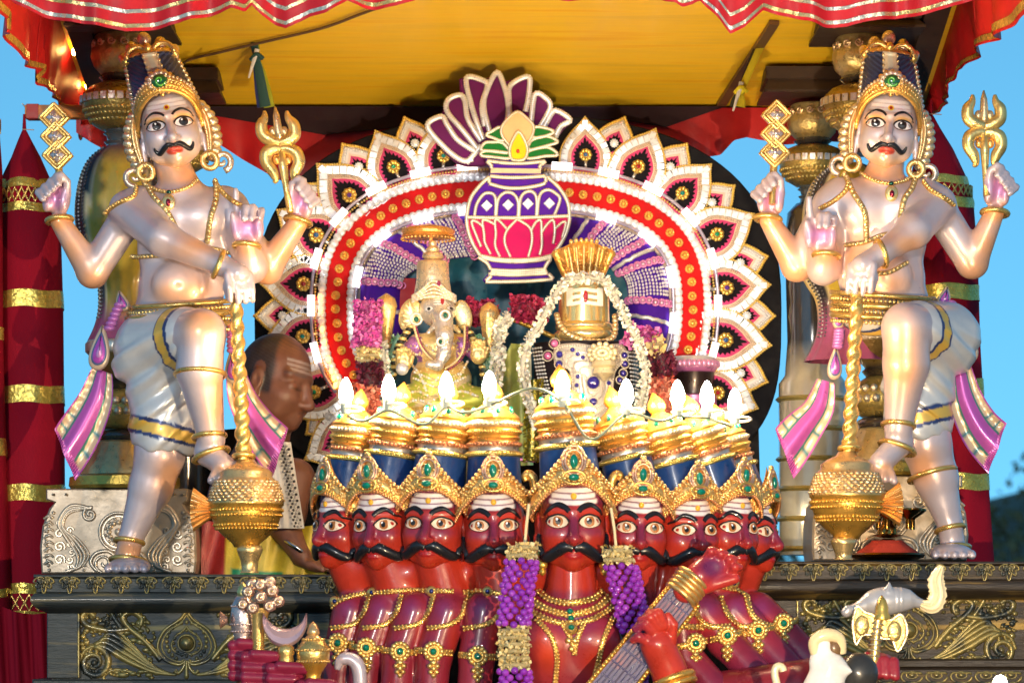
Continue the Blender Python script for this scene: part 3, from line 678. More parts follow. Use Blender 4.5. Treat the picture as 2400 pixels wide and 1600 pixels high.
        for k in range(7): u = k/6; g.sphere(p(sg*(160 + 90*u), -66 + 26*u), (8, 5, 6)); g.sphere(p(sg*(236 + 8*(k % 2)), -30 + 14*k), (8, 5, 8))
        g.tube(q((120, 70), (170, 62), (196, 80), (182, 92)), 4, 7); g.sphere(p(sg*150, 74), (16, 6, 8)); g.sphere(p(sg*96, 66), (12, 5, 5))
    rs_ = np.random.RandomState(11)
    for k in range(260):
        x, y = rs_.uniform(-252, 252), rs_.uniform(-76, 82)
        if abs(x) < 74 and abs(y) < 82: continue
        a = math.atan2(y - 80, x) + rs_.uniform(-.6, .6); l = rs_.uniform(9, 17); c0 = np.array(p(x, y)) + np.array((0, 1, 0)); dv = np.array((math.cos(a), 0, math.sin(a)))*l
        g.tube(np.array([c0 - dv*.5, c0 - dv*.1 + (0, -3, 0), c0 + dv*.5]), [1.5, 5, 1.2], 6)
    g.build('relief_panel', m_rel, t, fr, 180)
    return t
fpd = Fr(430, 1730, -0.16); pedestal('black pedestal with gilded scroll relief under the left guardian', 78, 786, 1345, fpd, 433, m_ped)
fpd2 = Fr(2130, 1730, -0.16); pedestal('lamplight-tinted black pedestal with gilded scroll relief under the right guardian', 1768, 2500, 1315, fpd2, 2135, m_ped_lamplit, 1.0, 228)
# ================================================================ red cloth columns
m_colcloth = mat('crimson_cloth', None, 0.85, 0, 0, 0.10, 4, 0.2, 200, spec=0.1)
def cloth_column(label, top, cx, rows, bands, zig, fr, crimp=0):
    t = thing('cloth_column', label, 'banner', fr, 'crimson cloth columns'); n = 48; th = np.linspace(0, 6.283, n, endpoint=False)
    P = []
    for y, r, ox in rows: P.append(np.stack([cx + ox + r*(1 + .025*np.sin(th*7 + y*.004))*np.cos(th), r*(1 + .025*np.sin(th*7 + y*.004))*np.sin(th), np.full(n, y)], 1))
    g = G(); g.grid(np.array(P), DRED, cv=True); g.build('cloth_tube', m_colcloth, t, fr, 180)
    R_ = np.array(rows, float)
    for y0, y1 in bands:
        g = G(); ys = np.linspace(y0, y1, 5); PP = []
        for y in ys:
            r = np.interp(y, R_[:, 0], R_[:, 1]) + 1.5 + .8*math.sin(y*1.3); ox = np.interp(y, R_[:, 0], R_[:, 2])
            PP.append(np.stack([cx + ox + r*(1 + .025*np.sin(th*7 + y*.004))*np.cos(th), r*(1 + .025*np.sin(th*7 + y*.004))*np.sin(th), y + 2.0*np.sin(th*5)], 1))
        g.grid(np.array(PP), (.72, .52, .10), cv=True); g.build('gold_band', m_foil, t, fr, 180)
    for y0, y1 in zig:
        for ph in (0, 1):
            k = 28; a = np.linspace(0, 6.283, k*4 + 1); r = np.interp((y0+y1)/2, R_[:, 0], R_[:, 1]) + 3; ox = np.interp((y0+y1)/2, R_[:, 0], R_[:, 2])
            tri = np.abs(((a/6.283*k/2 + ph*.5) % 1)*2 - 1); g = G()
            g.tube(np.stack([cx + ox + r*np.cos(a), r*np.sin(a), y0 + (y1 - y0)*tri], 1), 2.6, 6, (.72, .45, .12)); g.build('gold_lattice', m_foil, t, fr, 60)
    g = G(); g.tube([(top[0], 0, top[1]-40), (top[0], 0, top[1]), (top[0]+1, 0, top[1]+6)], [3, 5, 7], 8, DRED); g.tube([(top[0]-4, -4, top[1]-4), (top[0]+24, -8, top[1]-2)], 1.2, 5, (.6, .4, .3)); g.build('tie_string', m_colcloth, t, fr, 60)
    return t
frb = Fr(65, 1700, 0.72)
cloth_column('tall crimson cloth column with gold bands at the left edge', (57, 308), 66, [(308, 6, -9), (330, 16, -8), (370, 34, -5), (432, 62, -6), (470, 68, -4), (560, 76, 0), (720, 80, 2), (950, 82, 4), (1180, 86, 0), (1400, 90, -4), (1700, 96, -8)],
             [(424, 446), (482, 502), (686, 726), (908, 948), (1138, 1176), (1368, 1392), (1432, 1446)], [(448, 480), (1394, 1430)], frb)
frb2 = Fr(-55, 1700, 0.60)
cloth_column('crimson cloth column cut off by the left edge of the picture', (-55, 150), -60, [(150, 6, 0), (210, 50, 0), (400, 64, 0), (800, 68, 0), (1200, 78, 0), (1700, 96, 0)], [(250, 275), (770, 800), (1030, 1070), (1380, 1400)], [(280, 310)], frb2)
frb3 = Fr(2215, 1700, 0.80)
cloth_column('tall crimson cloth column with gold bands behind the right guardian', (2182, 272), 2215, [(272, 6, -33), (300, 18, -30), (350, 42, -24), (420, 66, -16), (470, 74, -10), (600, 78, -4), (800, 80, 0), (1000, 84, 8), (1200, 88, 18), (1320, 90, 26), (1700, 96, 30)],
             [(418, 438), (468, 492), (672, 708), (890, 930), (1112, 1150), (1340, 1370)], [(440, 466)], frb3)
g = G(); f = Fr(120, 285, 0.74); g.box(60, 240, -14, 20, 248, 278, (.62, .20, .03), bev=2); g.box(64, 92, -16, 22, 246, 280, (.45, .04, .03), bev=1); g.tube([(52, 0, 243), (64, 0, 256)], 1.5, 6, (.6, .6, .6))
o = g.build('hanging_beam', M['matte'], None, f, 30); tag(o, 'short orange beam end holding up the left cloth column', 'beam')
g = G(); f = Fr(60, 1600, 0.2); P = []
for i, yy in enumerate(np.linspace(1420, 1720, 16)):
    x = np.linspace(-60, 120, 40); P.append(np.stack([x + (yy-1420)*.06, 14*np.sin(x*.12 + i*.1) + 6*np.sin(x*.31), yy + 18*np.sin(x*.02)], 1))
g.grid(np.array(P), DRED); g.grid(np.array(P) + np.array([0, 2, 0]), DRED); o = g.build('skirt_cloth', m_colcloth, None, f, 180); tag(o, 'gathered crimson cloth at the lower left corner beside the pedestal', 'cloth')
# ================================================================ round petal backdrop
AX, AY, AA, AB, AN = 1206.0, 722.0, 417.0, 272.0, 2.65
_t = np.linspace(0, 2*math.pi, 2400, endpoint=False)
_c, _s = np.cos(_t), np.sin(_t)
_base = np.stack([AX + AA*np.sign(_c)*np.abs(_c)**(2/AN), AY - AB*np.sign(_s)*np.abs(_s)**(2/AN)], 1)
_base = resample(_base, 2.0, True)
# start at the lower right, run over the top to the lower left
_tan = nrm(np.roll(_base, -3, 0) - np.roll(_base, 3, 0)); _nor = np.stack([-_tan[:, 1], _tan[:, 0]], 1)
if ((_base[0] - (AX, AY)) @ _nor[0]) < 0: _nor = -_nor
for _ in range(6): _nor = nrm(_nor + np.roll(_nor, 6, 0) + np.roll(_nor, -6, 0))
def arch(o, ymax=905):
    P = _base + _nor*o; i0 = int(np.argmax(_base[:, 1]))
    P = np.roll(P, -i0, 0); B = np.roll(_base, -i0, 0); return P[B[:, 1] <= ymax]
fa = Fr(1206, 1090, 0.96)
bd = thing('arch_backdrop', 'round black backdrop ringed with beaded white and pink petals', 'backdrop', fa)
a = np.linspace(0, 2*math.pi, 90, endpoint=False); c_, s_ = np.cos(a), np.sin(a)
ob = np.stack([1214 + 618*np.sign(c_)*np.abs(c_)**(2/2.5), 722 - 452*np.sign(s_)*np.abs(s_)**(2/2.5)], 1); lo_ = _s_lo = s_ < 0; ob[lo_, 0] = (1214 + 618*np.sign(c_)*np.abs(c_)**(2/3.4))[lo_]; ob[lo_, 1] = (722 - 420*np.sign(s_)*np.abs(s_)**(2/3.4))[lo_]
VIO = (.075, .012, .36)
g = G(); g.prism(ob, 0, 34, (.006, .006, .009), 3); g.build('board', M['velvet'], bd, fa, 40)
def petal_out(n=1.0, hw=65, tip=97, base=74):
    h = [(0, -tip), (.20*hw, -tip*.84), (.56*hw, -tip*.60), (.90*hw, -tip*.26), (hw, .06*tip), (.96*hw, .38*tip), (.80*hw, base)]
    r = spline(np.array(h, float), 6); l = r[::-1].copy(); l[:, 0] *= -1
    P = np.vstack([r, l[:-1]]); return P*n
def scl(P, s, c=(0, 4)): return (P - np.array(c))*s + np.array(c)
WT = (.78, .82, .88); m_tile = mat('mirror_tile', (.80, .85, .92), 0.30, 0.15, 0.3, 0.16, 90); m_bead2 = M['bead']
K = fa.k
PO = petal_out(); OP = resample(PO[:37], 3.0)      # right half then left
full = petal_out()
g = G(); g.prism(full, -8, 0, (.80, .66, .50), 2); m_pet = None
g.prism(scl(full, .60), -11, -6, (.80, .64, .52), 1)
zz = resample(scl(full, .47), 5.2, True); zz = np.array([scl(p[None], .86 if i % 2 else 1.06)[0] for i, p in enumerate(zz)])
g.prism(scl(full, .56), -13, -9, (.62, .06, .20), 1); g.prism(zz, -15, -12, (.006, .004, .008))
PET = g.mesh('petal', M['velvet'], K, 30)
g = G(); g.beads(to3(full, -9), 5.4, 3.1, (.80, .58, .16), closed=True, n=6, m=4); PET_B = g.mesh('gold_bead_edge', M['bead'], K, 180)
g = G()
for s_ in (.66, .61): g.beads(to3(scl(full, s_), -11), 4.6, 2.3, (.78, .62, .48), closed=True, n=5, m=4)
PET_C = g.mesh('bead_rows', M['bead'], K, 180)
g = G()
for a in np.arange(0, 6.28, 6.283/9): g.sphere((11*math.cos(a), -19, 11*math.sin(a)), (6, 4, 6), (.82, .55, .12), 8, 5)
g.sphere((0, -19, 0), (9, 5, 9), (.84, .58, .14), 10, 6); g.tube([(0, -18, 14), (0, -18, 34)], 4, 6, (.75, .72, .66), flat=.6); PET_R = g.mesh('gold_rosette', M['goldpaint'], K, 180)
g = G(); g.box(-6.9, 6.9, -4, 3, -8.6, 8.6, WT, bev=.9); TILE = g.mesh('mirror_tile', m_tile, K, 0)
gems = [(.02, .12, .35), (.0, .25, .22), (.10, .02, .30), (.35, .01, .02), (.0, .3, .12)]
GEMM = []
for c_ in gems: g = G(); g.sphere((0, -24, 0), (5.5, 4, 5.5), c_, 10, 6); GEMM.append(g.mesh('rosette_gem', M['gem'], K, 180))
small = petal_out(1.0, 46, 66, 46)
g = G(); g.prism(small, -8, 0, (.72, .70, .70), 2); g.prism(scl(small, .62), -10, -6, (.80, .62, .52), 1); g.prism(scl(small, .52), -12, -9, (.62, .06, .20), 1)
zz = resample(scl(small, .40), 5.5, True); zz = np.array([scl(p[None], .80 if i % 2 else 1.1)[0] for i, p in enumerate(zz)]); g.prism(zz, -14, -11, (.006, .004, .008)); SPET = g.mesh('small_petal', M['velvet'], K, 30)
g = G(); g.beads(to3(small, -9), 6.2, 4.2, (.80, .55, .12), closed=True, n=6, m=4); SPET_B = g.mesh('gold_bead_edge', M['bead'], K, 180)
g = G(); g.beads(to3(scl(small, .82), -9), 6.5, 4.4, (.74, .76, .80), closed=True, n=5, m=4); SPET_C = g.mesh('silver_bead_edge', M['bead'], K, 180)
g = G(); g.prism(ellipse(0, 0, 9, 9, 16), -18, -12, (.75, .78, .82), 2); g.beads(to3(ellipse(0, 0, 9, 9, 14), -17), 5, 2, (.7, .7, .75), closed=True, n=5, m=4); SPET_M = g.mesh('round_mirror', m_tile, K, 60)
right = [((1372, 366), (1372, 275)), ((1495, 394), (1533, 305)), ((1598, 456), (1664, 387)), ((1679, 552), (1767, 505)), ((1702, 677), (1806, 670)), ((1699, 799), (1808, 808)), ((1681, 922), (1774, 957))]
left = [((1040, 369), (1040, 275)), ((923, 394), (881, 306)), ((820, 461), (745, 385)), ((743, 554), (650, 497)), ((713, 668), (610, 665)), ((711, 790), (612, 808)), ((738, 920), (650, 962)), ((800, 1030), (716, 1076))]
T1 = resample(scl(full, .83), 14.6, True); T1 = T1[T1[:, 1] < 66]
ti = 0; rest = G(); rest_par = None
for i, (p, q) in enumerate(right + left):
    dx, dy = q[0]-p[0], q[1]-p[1]; ang = math.atan2(dx, -dy) + random.uniform(-.035, .035); s = math.hypot(dx, dy)/97*random.uniform(.98, 1.02)
    o = inst(PET, 'petal', bd, fa, p[0], -2 - (i % 2)*1.5, p[1], ang, s)
    for m_, nm in ((PET_B, 'gold_bead_edge'), (PET_C, 'bead_rows'), (PET_R, 'gold_rosette'), (GEMM[i*3 % 5], 'rosette_gem')): c = part(m_, nm, o); c['kind'] = 'stuff' if 'bead' in nm else ''; 
    for c in o.children:
        if c.get('kind') == '': del c['kind']
    tang = nrm(np.roll(T1, -1, 0) - np.roll(T1, 1, 0))
    for (tx, tyy), (ux, uy) in zip(T1, tang):
        if ti < 290:
            c = part(TILE, 'mirror_tile', o); c.location = ((tx + random.uniform(-.6, .6))*K, -9*K, -(tyy + random.uniform(-.6, .6))*K); c.rotation_euler = (random.uniform(-.08, .08), math.atan2(uy, ux) + random.uniform(-.06, .06), random.uniform(-.08, .08)); ti += 1
        else:
            bx_ = G(); bx_.box(-6.9, 6.9, -4, 3, -8.6, 8.6, WT, bev=.9); a_ = math.atan2(uy, ux) + ang; ca, sa = math.cos(a_), math.sin(a_)
            X0, Y0_ = tx*math.cos(ang) - tyy*math.sin(ang), tx*math.sin(ang) + tyy*math.cos(ang)
            rest.merge(bx_, np.array([[ca, 0, -sa], [0, 1, 0], [sa, 0, ca]]), (p[0] + X0*s, -11, p[1] + Y0_*s))
if rest.n: o = rest.build('mirror_tiles', m_tile, bd, fa, 0); o['kind'] = 'stuff'
sm = [((1463, 279), 22), ((1608, 341), 36), ((1719, 438), 53), ((1796, 602), 76), ((1813, 741), 90), ((1796, 895), 108)]
for (x, y), a in sm + [((2412 - x, y), -a) for (x, y), a in sm] + [((720, 1016), -128)]:
    a = R(a); o = inst(SPET, 'small_petal', bd, fa, x - math.sin(a)*64, 1, y + math.cos(a)*64, a)
    for m_, nm in ((SPET_B, 'gold_bead_edge'), (SPET_C, 'silver_bead_edge'), (SPET_M, 'round_mirror')):
        c = part(m_, nm, o)
        if 'bead' in nm: c['kind'] = 'stuff'
def band(o0, o1, d, bulge, col, name, m, n=5, step=6, ymax=905):
    rows = []
    for o in np.linspace(o0, o1, n):
        A = arch(o, ymax); v = (o - o0)/(o1 - o0)*2 - 1; rows.append(A)
    k = min(len(r) for r in rows); idx = np.linspace(0, 1, k//3)
    rows = [r[(idx*(len(r)-1)).astype(int)] for r in rows]
    P = np.array([to3(r, d - bulge*(1 - (2*j/(n-1) - 1)**2)) for j, r in enumerate(rows)])
    g = G(); g.grid(P, col); return g.build(name, m, bd, fa, 180)
band(-26, 26, -17, 3, (.58, .010, .012), 'red_band', M['velvet'])
band(27, 62, -11, 4, (.62, .50, .46), 'lace_band', M['bead']); band(-56, -27, -11, 4, (.62, .50, .46), 'lace_band', M['bead'])
def along(o, step, ymax=900): return resample(arch(o, ymax), step)
g = G(); [g.sphere((x, -19, y), (10.5, 3, 10.5), (.62, .58, .58) if i % 3 else (.45, .62, .70), 9, 5) for i, (x, y) in enumerate(along(34, 15.5))]; o = g.build('sequin_edge', m_tile, bd, fa, 180); o['kind'] = 'stuff'
g = G(); [g.sphere((x, -19, y), (10.5, 3, 10.5), (.66, .56, .50) if i % 3 else (.40, .58, .68), 9, 5) for i, (x, y) in enumerate(along(-33, 15.5))]; o = g.build('sequin_edge', m_tile, bd, fa, 180); o['kind'] = 'stuff'
g = G(); [g.sphere((x, -20, y), 3, (.80, .55, .15), 5, 4) for x, y in list(along(50, 7)) + list(along(-48, 7))]; o = g.build('gold_bead_rows', M['bead'], bd, fa, 180); o['kind'] = 'stuff'
g = G(); g.lathe(0, 0, [(0, .1)], 4) if 0 else None
for a in np.arange(0, 6.28, 6.283/12): g.sphere((7.5*math.cos(a), -2, 7.5*math.sin(a)), (3.4, 3, 3.4), (.84, .50, .10), 6, 4)
g.sphere((0, -4, 0), (6.5, 6, 6.5), (.80, .40, .06), 10, 6); g.prism(ellipse(0, 0, 10, 10, 14), -2, 2, (.80, .48, .10)); STUD = g.mesh('gold_stud', M['goldpaint'], K, 60)
for x, y in along(0, 32, 880):
    if not (1105 < x < 1315 and y < 600): inst(STUD, 'gold_stud', bd, fa, x + random.uniform(-1.5, 1.5), -20, y + random.uniform(-1.5, 1.5))
# puffed violet ring with bead panels
A0 = along(-104, 4, 850); dist = lambda p: int(np.argmin(np.hypot(A0[:, 0]-p[0], A0[:, 1]-p[1])))
pan = [dist(p) for p in ((1434, 540), (1540, 660), (1040, 545), (900, 620))]; lines = [dist(p) for p in ((1354, 521), (1500, 585), (1545, 751), (975, 570), (868, 745))]
n = len(A0); rows = []
for v in np.linspace(-1, 1, 11):
    Av = along(-104 + v*48, 4, 850); Av = Av[(np.linspace(0, 1, n)*(len(Av)-1)).astype(int)]; rows.append(to3(Av, -24 - 30*math.sqrt(max(0, 1 - v*v))))
rows = np.array(rows); g = G(); g.grid(rows, VIO); g.build('violet_ring', M['velvet'], bd, fa, 180)
for i in lines:
    g = G(); g.cord(rows[:, i] + np.array([0, -3, 0]), 5.5, 3, 6, (.72, .72, .70)); g.build('silver_cord', M['bead'], bd, fa, 180)
for i in pan:
    g = G(); hw = 8
    for j in range(i - hw, i + hw + 1):
        if 0 <= j < n:
            P = resample(rows[:, j], 8.2)
            for p in P[1:-1]: g.sphere(p + np.array([0, -3, 0]), (3.3, 3, 3.8), (.84, .82, .86), 5, 4) if (j % 2 == 0) else None
    o = g.build('bead_panel', M['bead'], bd, fa, 180); o['kind'] = 'stuff'
    for e in (i - hw - 3, i + hw + 3):
        if 2 <= e < n - 2:
            g = G()
            for p in resample(rows[:, e], 15): g.tube(np.stack([p[0] + 7.5*np.cos(np.linspace(0, 6.28, 12, endpoint=False)), np.full(12, p[1] - 4), p[2] + 7.5*np.sin(np.linspace(0, 6.28, 12, endpoint=False))], 1), 2.6, 6, (.72, .22, .50), closed=True); g.sphere(p + np.array([0, -3, 0]), (5, 3, 5), (.78, .50, .66), 8, 4)
            o = g.build('pink_sequin_row', M['bead'], bd, fa, 180); o['kind'] = 'stuff'
# ring feet
for cx in (1625,):
    g = G(); g.lathe(cx, -20, [(838, 50), (842, 54), (868, 54), (872, 50), (876, 48), (925, 48), (930, 54), (950, 54), (960, 50)], 36, np.array([(.70, .68, .70)]*2 + [(.55, .16, .40)]*2 + [(.03, .015, .015)]*2 + [(.55, .2, .45)]*3)); 
    for a in np.arange(3.14, 6.29, .22): g.sphere((cx + 54*math.cos(a), -20 + 54*math.sin(a), 856), (8, 5, 9), (.78, .35, .60), 8, 5)
    g.build('ring_foot', M['bead'], bd, fa, 50)
# ---- LED strings
m_led = mat('led_module', (.9, .88, .86), 0.3, 0, 0, 0.02, 10, emit=(1.0, .90, .86), estr=0.6)
m_tubec = mat('clear_tube', (.42, .38, .52), 0.15, 0.1, 0.8, 0.2, 30)
for off, lab, n0 in ((58, 'outer string of white LED modules round the red band', 112), (-46, 'inner string of white LED modules round the violet ring', 104)):
    t = thing('led_string', lab, 'led string', fa, 'LED strings on the backdrop'); A = arch(off, 890); g = G(); g.tube(to3(A[::6], -30), 4, 8, (.4, .4, .5)); g.build('clear_tube', m_tubec, t, fa, 180)
    g = G(); g.box(-24, 24, -9, 9, -8.5, 8.5, (.9, .9, .9), bev=3); LED = g.mesh('led_module', m_led, K, 30)
    P = resample(A, n0)[1:]; TT = resample(A, 4)
    for x, y in P[:-1]:
        j = int(np.argmin(np.hypot(TT[:, 0]-x, TT[:, 1]-y))); e = TT[min(j+3, len(TT)-1)] - TT[max(j-3, 0)]; 
        if not (1120 < x < 1292 and y < 640): inst(LED, 'led_module', t, fa, x, -34, y, math.atan2(e[1], e[0]))
# ---- warm glow lamps low on the left of the ring (small lit orange bulbs)
m_glow = mat('amber_bulb', (.9, .4, .1), 0.3, emit=(1.0, .35, .06), estr=3.0)
t = thing('amber_light_string', 'small amber fairy lights at the lower left of the red band', 'fairy lights', fa)
for i, (x, y) in enumerate(((752, 700), (753, 730), (757, 775), (762, 805), (772, 845), (779, 872), (784, 888), (788, 905))):
    g = G(); g.sphere((0, 0, 0), (5, 5, 8), (1, .5, .1), 8, 6); inst(g.mesh('amber_bulb', m_glow, K, 180), 'amber_bulb', t, fa, x, -36, y)
# ---- teal cloth inside the ring
fcl = Fr(1200, 1000, 0.96); xs = np.linspace(885, 1535, 130); ys = np.linspace(575, 1010, 80); XX, YY = np.meshgrid(xs, ys, indexing='ij')
DD = -11 + 6*np.sin(XX*.028 + 1.6*np.sin(YY*.011 + XX*.004)) + 2.5*np.sin(XX*.071 - YY*.025) + 1.5*np.sin(XX*.13 + YY*.05 + 2*np.sin(XX*.02))
g = G(); g.grid(np.stack([XX, DD, YY + (22*np.sin(XX*.021 + .6) + 9*np.sin(XX*.06))*np.clip((680 - YY)/100, 0, 1)], -1), (.004, .075, .12)); o = g.build('teal_cloth', mat('teal_satin', (.003, .10, .16), .45, 0, 0, .25, 9, .3, 60, sheen=.3), None, fcl, 180); tag(o, 'crumpled teal cloth inside the ring behind the idols', 'cloth')
g = G(); g.prism([(450, 1010), (700, 990), (1780, 980), (1800, 1720), (450, 1720)], 30, 40, (.006, .006, .008)); o = g.build('back_skirt', M['velvet'], None, fcl, 0); tag(o, 'black cloth hanging below the round backdrop behind the statues', 'cloth')
g = G(); g.box(915, 975, -30, -18, 655, 725, (.45, .01, .02), 2); o = g.build('red_card', M['matte'], None, fcl, 0); tag(o, 'small red panel beside the silver elephant-headed idol crown', 'panel')

# ================================================================ pot and lotus emblem
fp = Fr(1213, 665, 0.74); em = thing('pot_emblem', 'purple and pink velvet pot emblem with silver cord outlines', 'emblem', fp)
cc = lambda P: np.array([(990 + x/2.9028, 150 + y/2.9028) for x, y in P])
SIL = (.76, .70, .55); SIL2 = (.60, .55, .42); WHT = (.84, .86, .88); WHT2 = (.66, .68, .70)
PUR = (.085, .012, .36); PNK = (.56, .010, .13)
body = spline(cc([(455, 770), (395, 830), (330, 920), (303, 1040), (312, 1140), (350, 1240), (395, 1310), (640, 1335), (880, 1310), (945, 1220), (985, 1130), (1000, 1040), (985, 940), (930, 850), (850, 770), (650, 760)]), 5, True)
g = G(); g.prism(body, -12, 14, PUR, 3); g.build('pot_body', M['velvet'], em, fp, 30)
lower = np.vstack([cc([(308, 1055)]), spline(cc([(312, 1140), (350, 1240), (395, 1310), (640, 1335), (880, 1310), (945, 1220), (985, 1130)]), 5), cc([(998, 1045), (650, 1058)])])
g = G(); g.prism(lower, -15, -8, PNK, 1.5); g.build('pink_panel', M['velvet'], em, fp, 30)
g = G(); g.prism(cc([(430, 645), (840, 655), (838, 672), (800, 738), (850, 775), (445, 770), (468, 730), (432, 668)]), -13, 12, PUR, 3); g.prism(cc([(465, 712), (808, 718), (806, 752), (462, 748)]), -16, -10, (.74, .60, .40), 2); g.build('pot_neck', M['velvet'], em, fp, 30)
g = G(); g.prism(cc([(368, 1308), (870, 1330), (875, 1345), (835, 1392), (860, 1425), (893, 1470), (430, 1490), (410, 1470), (455, 1420), (440, 1370)]), -12, 14, PUR, 3); g.build('pot_foot', M['velvet'], em, fp, 30)
def cords(t, fr, paths, name, w=5.2, c1=SIL, c2=SIL2, d=-16, n=6):
    for p in paths:
        p, cl = (p[0], True) if isinstance(p, tuple) and len(p) == 2 and isinstance(p[1], bool) else (p, False)
        g = G(); g.cord(to3(spline(cc(p), n, cl), d), w, 3.4, 5.0, c1, 0, cl, c2); g.build(name, M['bead'], t, fr, 180)
cords(em, fp, [[(455, 775), (395, 830), (330, 920), (303, 1040), (312, 1140), (350, 1240), (395, 1310)], [(850, 775), (930, 850), (985, 940), (1000, 1040), (985, 1130), (945, 1220), (880, 1310)],
               [(305, 1048), (480, 1052), (650, 1052), (830, 1046), (998, 1040)], [(395, 1308), (500, 1330), (640, 1338), (780, 1330), (880, 1308)], [(400, 1320), (500, 1342), (640, 1350), (780, 1342), (880, 1322)],
               [(455, 820), (560, 848), (680, 850), (800, 830), (838, 812)], [(460, 768), (560, 778), (700, 778), (838, 768)], [(455, 770), (455, 820)], [(838, 770), (840, 812)],
               [(440, 665), (560, 680), (700, 682), (835, 668)], [(440, 668), (470, 700), (468, 720)], [(838, 668), (800, 700), (805, 720)],
               [(380, 1318), (440, 1360), (465, 1405)], [(872, 1335), (850, 1360), (830, 1395)], [(465, 1405), (640, 1412), (840, 1400)], [(450, 1432), (640, 1440), (855, 1428)], [(465, 1420), (640, 1427), (848, 1414)], [(470, 1445), (430, 1480)], [(430, 1486), (660, 1484), (888, 1470)], [(858, 1432), (890, 1468)]], 'silver_cord')
cords(em, fp, [[(355, 1040), (370, 960), (420, 890), (480, 890), (500, 940), (497, 1040)], [(502, 1040), (515, 930), (560, 882), (620, 890), (652, 950), (650, 1045)], [(656, 1045), (668, 920), (710, 875), (755, 880), (778, 930), (775, 1040)], [(780, 1040), (798, 900), (850, 862), (905, 885), (935, 930), (895, 1040)]], 'silver_cord', 4.6, d=-15)
cords(em, fp, [[(600, 1320), (560, 1220), (575, 1140), (645, 1062)], [(645, 1062), (730, 1120), (745, 1210), (720, 1318)], [(575, 1130), (530, 1080), (495, 1066), (500, 1160), (495, 1240), (528, 1318)], [(740, 1140), (770, 1085), (805, 1070), (810, 1150), (812, 1240), (796, 1306)],
               [(495, 1100), (450, 1075), (410, 1072), (420, 1160), (425, 1220), (465, 1300)], [(812, 1150), (850, 1095), (890, 1070), (900, 1150), (888, 1230)], [(415, 1115), (370, 1080), (335, 1080), (370, 1180), (400, 1250)], [(900, 1130), (950, 1085), (975, 1090), (950, 1190)]], 'silver_cord', 3.8, c1=(.82, .74, .62), d=-18)
for x, y in ((438, 970), (583, 965), (718, 957), (863, 955)):
    px, py = cc([(x, y)])[0]; g = G(); g.prism([(px, py-14), (px+14, py), (px, py+14), (px-14, py)], -20, -12, (.75, .78, .80), 3); g.prism([(px, py-7), (px+7, py), (px, py+7), (px-7, py)], -23, -18, (.55, .58, .62), 2); g.build('diamond_mirror', m_tile, em, fp, 0)
# leaves and coconut
lv = [[(530, 440), (480, 462), (435, 490), (480, 510), (540, 530), (560, 500)], [(545, 545), (480, 540), (425, 545), (400, 590), (460, 600), (590, 610)], [(430, 600), (400, 630), (480, 640), (585, 650), (590, 615)], [(760, 440), (840, 445), (895, 470), (860, 490), (790, 510), (750, 500)], [(740, 530), (840, 500), (920, 535), (860, 560), (730, 590)], [(725, 600), (850, 575), (920, 625), (830, 635), (720, 650)]]
for q in lv: g = G(); g.prism(spline(cc(q), 4, True), -16, 8, (.010, .17, .03), 2); o = g.build('leaf', M['velvet'], em, fp, 30); g = G(); g.cord(to3(spline(cc(q), 6, True), -17), 4.4, 3, 5, SIL, 0, True, SIL2); g.build('leaf_cord', M['bead'], o, fp, 180)
cn = [(648, 335), (700, 370), (755, 430), (745, 500), (700, 560), (640, 600), (590, 560), (540, 490), (545, 430), (595, 370)]
g = G(); g.prism(spline(cc(cn), 4, True), -20, 8, (.80, .52, .26), 3); o = g.build('coconut', M['velvet'], em, fp, 30); g = G(); g.cord(to3(spline(cc(cn), 6, True), -21), 4, 3, 5, (.80, .66, .45), 0, True, SIL2); g.build('coconut_cord', M['bead'], o, fp, 180)
fl_ = [(655, 475), (695, 530), (715, 600), (690, 660), (610, 660), (595, 590), (620, 520)]
g = G(); g.prism(spline(cc(fl_), 4, True), -25, -10, (.86, .62, .02), 2); o = g.build('flame', M['velvet'], em, fp, 30); g = G(); g.cord(to3(spline(cc(fl_), 6, True), -26), 4, 3, 5, (.80, .74, .5), 0, True, SIL2); g.sphere((*[cc([(650, 605)])[0][0]], -27, cc([(650, 605)])[0][1]), (4, 2, 5), (.5, .02, .02)); g.build('flame_cord', M['bead'], o, fp, 180)
fl = Fr(1166, 380, 0.80); lo = thing('lotus_emblem', 'plum velvet lotus emblem with white cord outlines behind the pot', 'emblem', fl)
ol = [(20, 420), (95, 350), (135, 340), (150, 260), (215, 208), (255, 205), (250, 105), (290, 92), (425, 110), (455, 90), (495, 45), (540, 90), (575, 120), (640, 92), (732, 82), (738, 190), (790, 200), (860, 240), (880, 300), (960, 310), (1018, 385), (960, 440), (900, 520), (700, 620), (400, 690), (300, 690), (230, 670), (150, 600), (80, 500)]
g = G(); g.prism(cc(ol), -6, 26, (.12, .012, .11), 3); g.build('lotus_board', M['velvet'], lo, fl, 30)
cords(lo, fl, [[(460, 470), (418, 300), (440, 180), (508, 62), (560, 170), (585, 300), (575, 420)], [(415, 520), (370, 400), (330, 270), (300, 100), (415, 118), (440, 160), (405, 290), (425, 430)], [(375, 580), (270, 450), (170, 330), (175, 250), (255, 215), (290, 260), (310, 380), (400, 530)],
               [(345, 650), (270, 660), (150, 570), (35, 425), (130, 362), (170, 420), (240, 520), (360, 600)], [(595, 400), (590, 260), (600, 150), (720, 92), (725, 200), (700, 330)], [(740, 400), (765, 215), (830, 230), (870, 300), (790, 450)], [(820, 450), (880, 340), (920, 325), (1005, 385), (940, 430), (900, 510)], [(300, 680), (350, 620), (400, 560)]], 'white_cord', 7.5, WHT, WHT2, d=-9, n=8)
